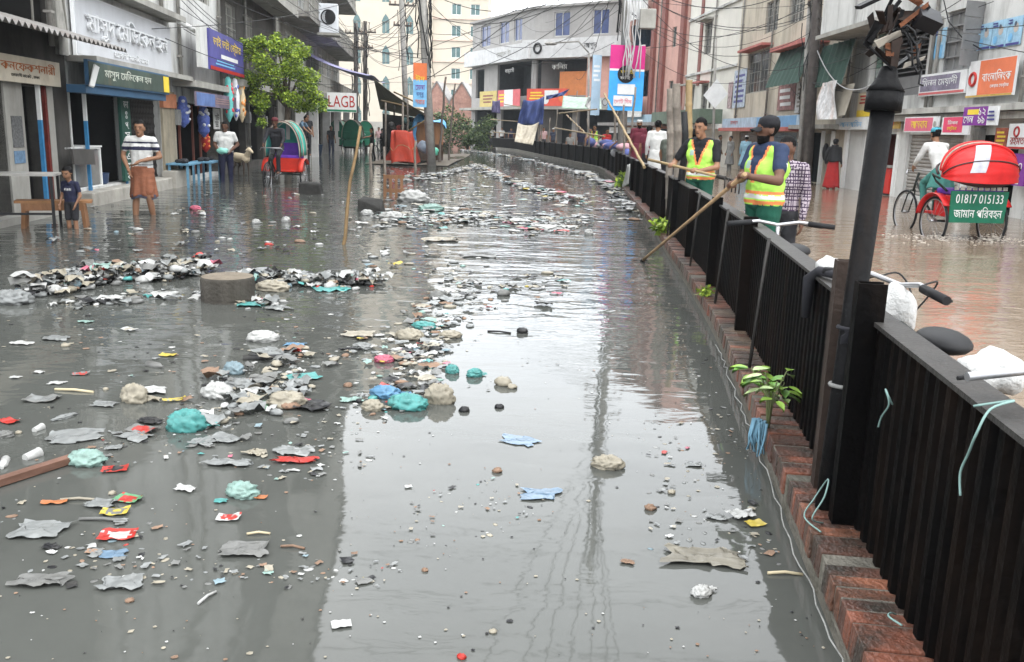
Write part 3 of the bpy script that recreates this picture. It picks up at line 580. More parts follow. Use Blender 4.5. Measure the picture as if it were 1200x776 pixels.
# ---------------- right side of the street ----------------
Rf=Frame(10.6,0,0,-1)
hr1=[(-27.55,-25.6,0,1.72),R(Rf,1061,158,1125,233),(-21.4,-19.4,0,1.72),(-18.9,-16.2,0,1.72),R(Rf,1106,10,1150,82),(-28.2,-24.4,2.75,4.75),(-17.5,-15,3.1,4.6),(-15.7,-13,0,1.75),(-12.5,-9,0,1.75)]
r1=building('poster_building','white building on the right with blue posters and an orange sign on its first floor',Rf,-29.6,-8,10,hr1,WH,7)
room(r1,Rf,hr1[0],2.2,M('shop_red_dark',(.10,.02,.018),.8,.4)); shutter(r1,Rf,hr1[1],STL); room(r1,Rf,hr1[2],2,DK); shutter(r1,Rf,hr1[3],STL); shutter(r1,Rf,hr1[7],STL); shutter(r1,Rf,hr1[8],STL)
w_=window(r1,Rf,hr1[4],M('window_grey',(.22,.22,.22),.7),M('panel_grey',(.20,.20,.195),.6,.2),bars=0,cross=4)
a,b,c,e=hr1[4]; mb=MB()
for z in(.25,.5,.75): mb.fbox(Rf,a,b,c+(e-c)*z-.02,c+(e-c)*z+.02,-.1,-.04)
part('sash_bar',mb,M('window_grey',()),w_)
mb=MB()
for k in range(4): z0=c+(e-c)*k/4; mb.hexa([Rf.p(b,.02,z0+.03),Rf.p(b+.18,.5,z0+.03),Rf.p(b+.18,.53,z0+.03),Rf.p(b,.05,z0+.03),Rf.p(b,.02,z0+(e-c)/4),Rf.p(b+.18,.5,z0+(e-c)/4),Rf.p(b+.18,.53,z0+(e-c)/4),Rf.p(b,.05,z0+(e-c)/4)])
part('open_leaf',mb,M('window_grey',()),w_)
h=hr1[5]; room(r1,Rf,h,1.5,DK2); mb=MB()
for k in range(12): z=h[2]+.5+k*.13; mb.fbox(Rf,h[0]+1.2,h[1],z,z+.025,-.15,-.1)
mb.fbox(Rf,h[0]+1.2,h[1],h[2],h[2]+.5,-.15,-.08); part('louvre',mb,M('louvre_grey',(.18,.18,.18),.6),r1)
mb=MB(); r=random.Random(4); 
for i in range(2):
    for k in range(14): z=h[2]+.1+k*.13; mb.fbox(Rf,h[0]+.15+.48*i,h[0]+.5+.48*i,z,z+.12,-.12,-.1,r.choice([0,0,1,2,2,3]))
part('coloured_panes',mb,[M('pane_green',(.18,.3,.24),.2),M('pane_yellow',(.5,.42,.08),.2),M('pane_white',(.45,.5,.48),.2),M('pane_dark',(.06,.09,.1),.2)],r1)
fpart(r1,'post',Rf,h[0]-.02,h[0]+.1,h[2],h[3],-.1,.05,WP); fpart(r1,'post',Rf,h[0]+1.05,h[0]+1.2,h[2],h[3],-.1,.05,WP)
fpart(r1,'balcony',Rf,-29.9,-24.1,4.72,7,-.1,1.1,WH,bevel=.05); fpart(r1,'balcony_slab',Rf,-30,-24,4.6,4.72,-.1,1.2,GRY)
mb=MB(); mb.fbox(Rf,-25.9,-8,2.22,2.36,-.1,.45); mb.fbox(Rf,-25.9,-8,2.05,2.2,-.1,.3); part('ledge',mb,M('ledge_stained',(.4,.39,.36),.9,.3,2,.3,dirt=.8,dirtcol=(.08,.08,.07)),r1)
for s0 in(-25.55,-21.55): fpart(r1,'pillar',Rf,s0-.05,s0+.12,0,2.0,-.1,.06,WP)
for s0 in(-29.5,-27.75): fpart(r1,'pillar',Rf,s0-.1,s0+.15,0,2.2,-.1,.08,WP)
for k in range(5):
    mb=MB(); x=-29+4.2*k; mb.tube([Rf.p(x+rr_*.9,.2,z) for rr_,z in((0,6.9-.6*k),(1,5.6),(2,4.4),(3,3.9),(4,3.6))],.015,6); solo('facade_cable',mb,BK,'thin dark cable draped across the poster building','cable','cables draped over the poster building')
# signs of the poster building
def S_(n,l,u0,v0,u1,v1,mat,tx,d=.15,thick=.05,**k): return sign(n,l,Rf,R(Rf,u0,v0,u1,v1,d),d,mat,tx,thick,**k)
PWH=M('poster_white',(.65,.66,.66),.8,.15,3)
S_('orange_sign','orange telecom shop sign with white lettering and a red loop emblem on white, first floor',1137,69,1192,113,PWH,[('#box',.62,.52,.74,.92,M('sign_orange',(.66,.17,.075),.6,.15,2)),('বাংলািলংক',.63,.55,.6,.3,WP),('েকয়ার েসন্টার',.72,.27,.38,.14,WP),('#ring',.13,.5,.17,.6,RED),('#box',.5,.03,.98,.05,GOLD)])
S_('faded_banner','torn grey purple banner with dark lettering below the barred window',1080,85,1134,111,PWH,[('#box',.45,.55,.85,.7,M('banner_greyviolet',(.2,.18,.24),.8,.5,4)),('িমলন েময়াদী',.45,.6,.76,.46,PWH),('#box',.5,.1,.97,.1,M('stripe_red',(.5,.12,.12)))])
for k,(u0,v0,u1,v1) in enumerate(((1147,28,1163,58),(1163,24,1180,56),(1181,20,1198,53))):
    S_('poster','light blue election poster '+('next to the open window leaf, high on the white wall','in the middle of the row of three on the white wall','at the row end farthest from the open window leaf')[k],u0,v0,u1,v1,M('poster_blue',(.30,.48,.62),.8,.3,6),[('#disc',.6,.62,.5,.34,M('poster_skin',(.45,.40,.36))),('#disc',.55,.76,.4,.17,M('poster_hair',(.08,.10,.13))),('#disc',.3,.3,.5,.3,SKY),('#box',.5,.06,.9,.08,IND),('#lines',.25,.85,.4,.2,IND,2)],.02,.012)
S_('poster','light blue poster alone between the lamp post and the barred window',1093,34,1108,69,M('poster_blue',()),[('#disc',.6,.66,.5,.3,M('poster_skin',())),('#box',.5,.25,.7,.4,SKY),('#lines',.35,.85,.6,.2,IND,2)],.02,.012)
S_('shop_sign','pink shop sign with yellow lettering above the roller shutter, left one of two',1062,137,1101,155,PWH,[('#box',.44,.5,.84,.86,M('sign_pink',(.6,.13,.2),.6,.15,3)),('আসবাব',.47,.5,.5,.5,YEL),('#disc',.93,.5,.08,.4,GRY)],.5)
S_('shop_sign','pink red shop sign between the yellow lettered pink sign and the purple one',1106,137,1138,158,PWH,[('#box',.42,.55,.72,.86,M('sign_pinkred',(.62,.06,.13),.6,.15,3)),('িমলন',.42,.7,.4,.26,WP),('েষ্টার',.42,.35,.56,.3,YEL)],.5)
S_('shop_sign','purple price sign with white figures tilted out over the dark shop',1131,125,1171,147,PWH,[('#box',.36,.5,.72,1,PUR),('#box',.3,.72,.34,.28,YEL),('১২',.58,.72,.2,.4,WP),('৯৯',.58,.3,.2,.4,WP),('েসল',.2,.3,.3,.36,WP),('#lines',.86,.5,.22,.6,IND,3)],.8,.04)
S_('shop_sign','small cream and red sign on the pillar beside the lamp post',1007,108,1024,137,M('sign_cream2',(.55,.48,.34),.7,.2),[('#lines',.5,.7,.8,.4,RED,3),('#box',.5,.14,1,.26,YEL)],.2)
S_('shop_sign','gold square sign right of the lamp post above the red counter shop',1041,137,1056,151,GOLD,[('#disc',.5,.5,.5,.6,ORG)],.15)
S_('shop_sign','pale blue shop sign with blue lettering over the open doors left of the lamp post',981,138,1018,152,PWH,[('আলআিমন',.5,.5,.8,.55,SKY)],.25)
S_('wall_sign','white round cornered board with a red crescent letter at the end of the shops',1184,145,1208,175,PWH,[('#ring',.42,.68,.3,.45,M('text_maroon',(.3,.03,.03))),('রহমত',.5,.3,.7,.3,M('text_maroon',())),('#box',.5,.05,1,.08,RED)],.3)
S_('wall_sign','purple lettered poster below the white crescent board',1186,180,1204,218,PUR,[('৫০',.5,.6,.6,.3,WP),('#box',.4,.15,.6,.2,WP)],.25)
S_('wall_sign','red and yellow small poster column beside the crescent board',1168,150,1182,180,M('poster_red2',(.35,.1,.06),.7,.5,9),[('#lines',.5,.5,.8,.8,YEL,5)],.2)
c=thing('shop_counter','bright red painted shop counter beside the lamp post','counter',Rf.p(-26.6,0,0)); fpart(c,'front',Rf,-27.45,-25.75,.05,.78,-.35,.05,M('counter_red',(.55,.03,.02),.4,.1),bevel=.02); fpart(c,'top',Rf,-27.5,-25.7,.78,.83,-.4,.1,GRY)
mb=MB(); r=random.Random(8)
for k in range(14): mb.ell(Rf.p(-27.4+1.6*r.random(),-1.2,1.0+.6*r.random()),(.12,.12,.1),8,6)
solo('stacked_goods',mb,M('goods_red',(.25,.05,.04),.6,.6,6),'dark red goods piled inside the red counter shop','goods',kind='stuff')
# narrow building with tarps
hr2=[(-33.6,-31.9,0,1.75),(-31.6,-30.7,0,1.7)]
r2=building('tarp_building','narrow cream building with dark green tarps between the utility poles and the poster building',Rf,-34.1,-29.62,12,hr2,CR,6)
room(r2,Rf,hr2[0],2,DK); room(r2,Rf,hr2[1],.6,DK2)
fpart(r2,'door',Rf,-34.05,-33.4,0,1.75,0,.12,DBL); fpart(r2,'door',Rf,-33.35,-32.75,0,1.75,.3,.36,DBL)
for s0 in(-31.75,-30.75): fpart(r2,'door_frame',Rf,s0-.06,s0+.06,0,1.8,0,.1,WP)
fpart(r2,'ledge',Rf,-34.1,-29.6,1.86,2.0,0,.6,GRY)
solo('green_tarp',sheet(Rf,R(Rf,963,50,1002,101,.5),.5,24,8,lambda x,y:.05*math.sin(x*40)+.3*(1-y)),TARP,'dark green tarp hanging behind the utility pole on the narrow building','tarp')
solo('grey_board',sheet(Rf,R(Rf,969,100,1000,136,.6),.6,2,2,lambda x,y:.2*(1-y)),M('board_taupe',(.30,.27,.22),.8),'taupe board hanging under the dark green tarp','board')
bq=sheet(Rf,R(Rf,960,96,980,140,.9),.9,8,8,lambda x,y:.08*math.sin(5*x+4*y)); solo('torn_banner',bq,M('banner_torn',(.6,.6,.6),.8,.5,5,dirt=.5,dirtcol=(.5,.2,.05)),'torn white and orange banner flapping beside the utility pole','banner')
c=thing('hanging_bags','black bags hanging in the doorway beside the woman in red','bag',Rf.p(-31.1,.1,1)); mb=MB(); mb.ell(Rf.p(-31.2,.1,1.1),(.1,.16,.3)); part('bag',mb,BK,c); mb=MB(); mb.ell(Rf.p(-30.95,.1,.95),(.1,.14,.28)); part('bag',mb,BK,c)
# cream building with green awning
hr3=[R(Rf,876,60,902,108),(-44,-39.5,0,1.75),(-39.2,-34.5,0,1.75),(-41,-39,5.9,7.2),(-37.5,-35.5,5.9,7.2)]
r3=building('cream_building','cream building with a red hooded barred window and a green awning on the right',Rf,-45.5,-34.12,13,hr3,CR,7)
window(r3,Rf,hr3[0],GRY,bars=7,hood=M('hood_red',(.42,.14,.12),.8,.3,3))
for h in hr3[1:3]: shutter(r3,Rf,h,STL if h is hr3[1] else M('shutter_blue',(.2,.28,.33),.5,.2,3,dirt=.4))
for h in hr3[3:]: window(r3,Rf,h,GRY,bars=5)
aw=R(Rf,908,56,947,100,.6); solo('green_awning',sheet(Rf,aw,.4,30,6,lambda x,y:.05*math.sin(x*50)+.5*(1-y)),TARP,'dark green ribbed awning hanging beside the barred window','awning')
fpart(r3,'awning_hood',Rf,aw[0]-.2,aw[1]+.2,aw[3],aw[3]+.15,-.1,.8,M('hood_red',())); fpart(r3,'ledge',Rf,-45.5,-34.1,1.78,1.93,-.1,.7,M('ledge_red',(.4,.12,.1),.8,.3)); 
sign('shop_sign','long blue and pale shop board above the two shutters of the cream building',Rf,R(Rf,848,137,938,150,.5),.5,M('sign_paleblue',(.35,.45,.55),.7,.3,3),[('#box',.75,.5,.45,.9,M('sign_blue',(.14,.3,.5),.6)),('েমসার্স ',.2,.5,.3,.5,RED),('আহেমদ েষ্টার',.72,.5,.36,.5,WP)])
sign('wall_poster','faded poster with pale figures beside the green awning',Rf,R(Rf,833,99,858,128,.03),.03,M('poster_faded',(.4,.3,.3),.8,.7,5),[('#lines',.3,.5,.5,.8,PWH,4)],.02)
sign('wall_poster','white notice poster left of the utility pole under the green awning',Rf,R(Rf,933,97,944,132,.03),.03,PWH,[('#lines',.5,.5,.7,.7,GRY,5)],.02)
sign('wall_poster','wide dark red and white poster under the green awning',Rf,R(Rf,912,99,932,129,.03),.03,M('poster_maroon',(.3,.16,.15),.8,.6,5),[('#lines',.5,.5,.8,.8,PWH,3)],.02)
sign('wall_poster','pale blue poster panel left of the barred window',Rf,R(Rf,860,82,874,126,.03),.03,M('poster_pale',(.42,.48,.55),.8,.5,6),[('#lines',.5,.5,.8,.8,IND,6)],.02)
# white building with canopy and pink building, the street bends here
Rg=Frame(9.6,60,1.05,-14.5)   # heading towards the camera
hr4=[(5.4,6.6,2.6,4.3),(8.0,9.4,5.9,7.6),(8.2,9.4,2.8,4.3),(1,4.3,0,1.9),(5.3,9,0,1.9)]
r4=building('white_block','tall white block with small barred windows beside the pink building',Rg,4.6,14.5,13,hr4,M('plaster_offwhite',(.66,.64,.58),.9,.1,1,dirt=.3,dirtcol=(.35,.33,.3)),7)
for h in hr4[:3]: window(r4,Rg,h,GRY,bars=4,hood=M('hood_red',()) if h is hr4[2] else GRY)
room(r4,Rg,hr4[4],2,DK)
for z in(4.9,8,11): fpart(r4,'floor_band',Rg,4.6,14.5,z,z+.12,0,.1,WH)
fpart(r4,'brown_strip',Rg,7.1,7.6,4.3,12.9,0,.06,BRN)
fpart(r4,'canopy',Rg,2.5,13.5,2.15,2.85,.3,1.5,M('canopy_green',(.12,.16,.12),.8,.3,2)); fpart(r4,'shop_front',Rg,4.6,14,1.9,2.12,0,.6,WP)
pk=[(.3,3.4,z,z+1.6) for z in(3.1,6.1,9.1,12.1)]
Rp=Frame(7.6,66.5,2.4,-11.5)
r5=building('pink_building','tall pink building with brown vertical strips and white balcony railings',Rp,0,11.2,15.8,[(.5,5.0,z,z+1.7) for z in(4.0,7.2,10.4,13.6)]+[(8.6,9.3,z,z+1.2) for z in(3.6,6.8,10)]+[(.5,5,0,1.9),(6,10.5,0,1.9)],PNK,8)
for z in(4.0,7.2,10.4,13.6):
    room(r5,Rp,(.5,5.0,z,z+1.7),1.4,DBL)
    mb=MB()
    for k in range(14): x=.5+4.5*k/13; mb.fbox(Rp,x-.05,x+.05,z-1.3,z+.0,.5,.55)
    mb.fbox(Rp,.4,5.1,z-1.35,z-1.25,.45,.6); mb.fbox(Rp,.4,5.1,z-.05,z+.05,.45,.6); mb.fbox(Rp,.45,5.05,z-1.25,z-.05,.44,.46); part('balcony_railing',mb,WP,r5)
for x in(5.6,7.4,10.6): fpart(r5,'brown_strip',Rp,x-.28,x+.28,2.3,15.7,0,.2,BRN)
for z in(3.6,6.8,10): window(r5,Rp,(8.6,9.3,z,z+1.2),GRY)
for h in((.5,5,0,1.9),(6,10.5,0,1.9)): room(r5,Rp,h,2,DK)
fpart(r5,'canopy',Rp,-.5,11.2,2.05,2.25,0,1.8,TIN); fpart(r5,'shop_board',Rp,0,11,2.3,2.8,0,.3,M('board_skyblue',(.3,.42,.5),.7,.3,2))
for x in (1,3.6,6,8.6): sign('shop_sign','white shop board in the row under the canopy of the pink building',Rp,(x,x+2,1.55,1.95),1.3,PWH,[('#lines',.5,.5,.7,.5,GRY,2)],.05,group='white shop boards under the canopy')
# grey corner building
Ga=Frame(1.1,74,7.2,-6); Gb=Frame(-4.4,86,5.5,-12)
gy=M('plaster_grey',(.30,.29,.28),.9,.15,1,dirt=.4,dirtcol=(.18,.17,.16))
def gz(v,d=75): return CAMH+(154-v)*d/1050
ht=13.0
hga=[(1.9,3.4,8.7,10.5),(5.5,7.0,8.7,10.5),(8.0,9.0,8.7,10.5),(.3,5.2,4.3,7.0),(0.3,4,0,3.2),(4.6,9,0,3.2)]
gb=building('corner_building','grey corner building with a white band and dark shop front far down the street',Ga,0,9.4,10.85,hga,gy,8)
hgb=[(2.0,4.2,8.7,10.5),(6.2,8.2,8.7,10.5),(9.2,10.8,8.7,10.5),(6,12.8,4.3,7.0),(1,3,4.3,6.8),(1,6,0,3.2),(7,12.5,0,3.2)]
gb2=MB()
rt=building('corner_wing','long receding side wing of the grey corner building beside the cream tower',Gb,0,13.2,10.85,hgb,gy,6)
for Fq,hh,bb in((Ga,hga,gb),(Gb,hgb,rt)):
    for i,h in enumerate(hh):
        if h[2]>8: window(bb,Fq,h,WH,GLB,cross=2)
        else: room(bb,Fq,h,2.5,M('shop_charcoal',(.05,.055,.06),.8,.3))
fpart(gb,'white_band',Ga,-.6,9.4,7.05,8.45,.0,.8,M('band_white',(.52,.52,.52),.8,.2,2,dirt=.2,dirtcol=(.4,.4,.4))); fpart(rt,'white_band',Gb,0,13.8,7.05,8.3,.0,.8,M('band_white',()))
fpart(gb,'pink_wall',Ga,5.3,9.4,3.3,7.05,.0,.15,M('wall_salmon',(.58,.33,.27),.9,.15,2)); fpart(gb,'orange_panel',Ga,2.4,5.2,3.9,6.1,-.5,-.3,M('panel_orange',(.60,.22,.08),.7,.15,3))
text('কািলম',1.5,.5,Ga,2.6,6.5,.05,WP,gb); text('ফার্েমসী',1.8,.5,Gb,8.6,6.4,.05,WP,rt); mb=MB(); mb.torus(Ga.p(1,.85,7.8),.35,.09,Ga.Y,18,6); part('emblem',mb,BK,gb); text('আগুন',1.2,.5,Ga,6,7.8,.82,BK,gb); text('েমাড় ট',3,.6,Gb,9,7.7,.82,GRY,rt)
fpart(gb,'ledge',Ga,-.4,9.4,3.2,3.4,0,1.2,GRY); fpart(rt,'ledge',Gb,0,13.6,3.2,3.4,0,1.2,GRY)
sign('street_banner','red and white banner with a pale disc right of the corner edge',Ga,(.25,4.2,3.45,4.75),1.0,M('banner_red',(.6,.09,.06),.7,.15),[('#disc',.48,.35,.3,.5,PWH),('#box',.62,.75,.34,.3,PWH),('#lines',.25,.6,.4,.5,YEL,3),('#disc',.9,.5,.2,.6,ORG)])
sign('street_banner','white and red banner left of the corner edge of the grey building',Gb,(8.6,13.0,3.45,4.75),1.0,M('banner_redpink',(.55,.12,.13),.7,.15),[('#box',.5,.5,.4,1,PWH),('#lines',.2,.5,.3,.6,YEL,3)])
sign('street_banner','yellow banner at the far end of the grey building wing',Gb,(4.6,8.3,3.45,4.75),1.0,M('banner_yellow',(.5,.40,.15),.7,.2),[('#lines',.5,.5,.7,.6,BRN,3)])
for k in range(3): 
    mb=MB(); mb.fbox(Ga,5.8+1.1*k,6.7+1.1*k,3.45,4.1,.15,.5); mb.torus(Ga.p(6.25+1.1*k,.51,3.78),.25,.02,Ga.Y,16,4,1); solo('air_conditioner',mb,[M('ac_grey',(.4,.4,.4),.6),BK],'small outdoor air conditioner on the salmon wall of the grey corner building','air conditioner','air conditioners on the salmon wall')

# gabled brick hut and ground behind the bush
mb=MB(); Fh=Frame(-9.4,92,1,-.1); 
hut=thing('gabled_hut','low brick hut with twin tin gables between the pole and the bush','hut',Fh.p(2.5,0,0)); mb.fbox(Fh,0,5,-.2,4,-4,0); part('wall',mb,M('brick_pale',(.35,.2,.16),.9,.3,3),hut)
for x0 in(0,2.5):
    mb=MB(); mb.add([Fh.p(x0,.02,4),Fh.p(x0+2.5,.02,4),Fh.p(x0+1.25,.02,6)],[(0,1,2)]); part('gable',mb,M('brick_pale',()),hut)
    mb=MB(); mb.bar(Fh.p(x0-.1,-2,3.95),Fh.p(x0+1.25,-2,6.05),4.2,.12,up=(0,0,1)); mb.bar(Fh.p(x0+1.25,-2,6.05),Fh.p(x0+2.6,-2,3.95),4.2,.12); part('roof',mb,TIN,hut)
mb=MB(); mb.fbox(Frame(-40,96,1,0),0,80,-.28,2.0,-.5,0); solo('boundary_wall',mb,GRY,'long low grey wall closing the far end of the street','wall')
# ---------------- people: one continuous voxel-remeshed body each ----------------
SK=M('skin_brown',(.22,.115,.068),.55,.12,8); SK2=M('skin_dark',(.10,.05,.032),.55,.12,8); HR=M('hair_black',(.006,.0055,.0055),.7,.3,20,spec=.08)
def caps_mesh(prims,vox,smooth=4):
    bm=bmesh.new()
    for p in prims:
        if p[0]=='c':
            _,a,ra,b,rb=p[:5]; a=Vector(a); b=Vector(b); d=b-a
            q=Vector((0,0,1)).rotation_difference(d.normalized()).to_matrix().to_4x4() if d.length>1e-6 else Matrix()
            bmesh.ops.create_cone(bm,cap_ends=True,segments=12,radius1=ra,radius2=rb,depth=max(d.length,1e-4),matrix=Matrix.Translation((a+b)/2)@q)
            for c,r in((a,ra),(b,rb)): bmesh.ops.create_icosphere(bm,subdivisions=2,radius=r,matrix=Matrix.Translation(c))
        else:
            _,c,r=p[:3]; rot=p[3] if len(p)>3 and isinstance(p[3],Matrix) else Matrix()
            bmesh.ops.create_icosphere(bm,subdivisions=3,radius=1,matrix=Matrix.Translation(Vector(c))@rot@Matrix.Diagonal((*r,1)))
    me=bpy.data.meshes.new('body'); bm.to_mesh(me); bm.free()
    o=bpy.data.objects.new('body',me); COL.objects.link(o)
    m=o.modifiers.new('r','REMESH'); m.mode='VOXEL'; m.voxel_size=vox; s=o.modifiers.new('s','SMOOTH'); s.factor=.5; s.iterations=smooth
    dg=bpy.context.evaluated_depsgraph_get(); dg.update(); out=bpy.data.meshes.new_from_object(o.evaluated_get(dg)); bpy.data.objects.remove(o); bpy.data.meshes.remove(me)
    return out
def nearest(P,prims):
    D=[]
    for p in prims:
        if p[0]=='c':
            a=np.array(p[1]); b=np.array(p[3]); d=b-a; t=np.clip(((P-a)@d)/max(d@d,1e-9),0,1); r=p[2]+(p[4]-p[2])*t
            D.append(np.linalg.norm(P-(a+t[:,None]*d),axis=1)-r)
        else:
            c=np.array(p[1]); r=np.array(p[2]); D.append((np.linalg.norm((P-c)/r,axis=1)-1)*r.min())
    return np.argmin(np.array(D),axis=0)
def body_object(name,prims,regs,mats,vox,parent,fn=None,smooth=4,wr=0):
    me=caps_mesh(prims,vox,smooth)
    if wr:
        V=[(v.co.copy(),v.normal.copy()) for v in me.vertices]; co=[]
        for c,nn in V:
            k=mnoise.noise(Vector((c.x*9,c.y*9,c.z*4)))+.7*(1-2*abs(mnoise.noise(Vector((c.x*7+3,c.y*7,c.z*11)))))-.3; co+=list(c+nn*wr*k)
        me.vertices.foreach_set('co',co); me.update()
    n=len(me.polygons); P=np.empty(n*3); me.polygons.foreach_get('center',P); P=P.reshape(-1,3)
    idx=nearest(P,prims); ri=np.array([regs[i] for i in idx])
    if fn: ri=fn(P,ri)
    me.materials.clear()
    for m in mats: me.materials.append(m)
    me.polygons.foreach_set('material_index',ri.astype(np.int32)); me.polygons.foreach_set('use_smooth',[True]*n); me.name=name
    o=bpy.data.objects.new(name,me); COL.objects.link(o); o.parent=parent; return o
# local figure: faces -Y, z up from the soles
BASE=dict(pel=(0,0,.93),che=(0,0,1.22),nek=(0,0,1.45),hed=(0,-.025,1.562),
 sl=(.185,.0,1.385),sr=(-.185,.0,1.385),el=(.235,.02,1.12),er=(-.235,.02,1.12),wl=(.25,-.06,.88),wr=(-.25,-.06,.88),
 hl=(.09,0,.90),hr=(-.09,0,.90),kl=(.10,-.02,.48),kr=(-.10,-.02,.48),al=(.10,.01,.08),ar=(-.10,.01,.08))
def hand_prims(w,d,nrm,curl,r=.0105):
    """palm from the wrist along d, nrm = palm side; four unequal curled fingers and a side thumb"""
    w=Vector(w); d=Vector(d).normalized(); nrm=Vector(nrm); nrm=(nrm-d*nrm.dot(d)).normalized(); s=d.cross(nrm)
    pr=[('c',w,.024,w+d*.05,.028),('c',w+d*.04+s*.02,.017,w+d*.085+s*.026,.014),('c',w+d*.04-s*.02,.017,w+d*.08-s*.028,.014),('c',w+d*.04,.02,w+d*.088,.015)]
    for k,ln in enumerate((.068,.08,.074,.056)):
        p=w+d*.085+s*(.031-.0207*k); ang=0; q=p
        for j,fr in enumerate((.45,.32,.23)):
            ang+=curl*(.5 if j==0 else 1); dd=d*math.cos(ang)+nrm*math.sin(ang); q2=q+dd*ln*fr*1.15; pr.append(('c',q,r*(1-.1*j),q2,r*(.92-.1*j))); q=q2
    p=w+d*.03+s*.03; t1=p+(d*.5+s*.7+nrm*.35).normalized()*.04; t2=t1+(d*.8+nrm*.6).normalized()*.03
    return pr+[('c',p,.015,t1,.0125),('c',t1,.0125,t2,.010)]
def grip_prims(c,axis,away,pr_,r=.0105):
    """fist closed round a pole: c pole centre, axis pole direction, away = from pole to the back of the palm"""
    c=Vector(c); ax=Vector(axis).normalized(); a=Vector(away); a=(a-ax*a.dot(ax)).normalized(); b=ax.cross(a); out=[]; R_=pr_+.012
    out.append(('c',c+a*(pr_+.022)-ax*.028,.021,c+a*(pr_+.022)+ax*.03,.023))
    for k in range(4):
        o=c+ax*(-.033+.022*k); pts=[o+(a*math.cos(t)+b*math.sin(t))*(R_+.004*(k in(1,2))) for t in(.5,1.4,2.3,3.3-.2*(k==3))]
        for p,q in zip(pts,pts[1:]): out.append(('c',p,r,q,r*.92))
    pts=[c+ax*.04+(a*math.cos(t)-b*math.sin(t)*1.0)*R_ for t in(.4,1.3,2.2)]
    for p,q in zip(pts,pts[1:]): out.append(('c',p,.0125,q,.011))
    return out
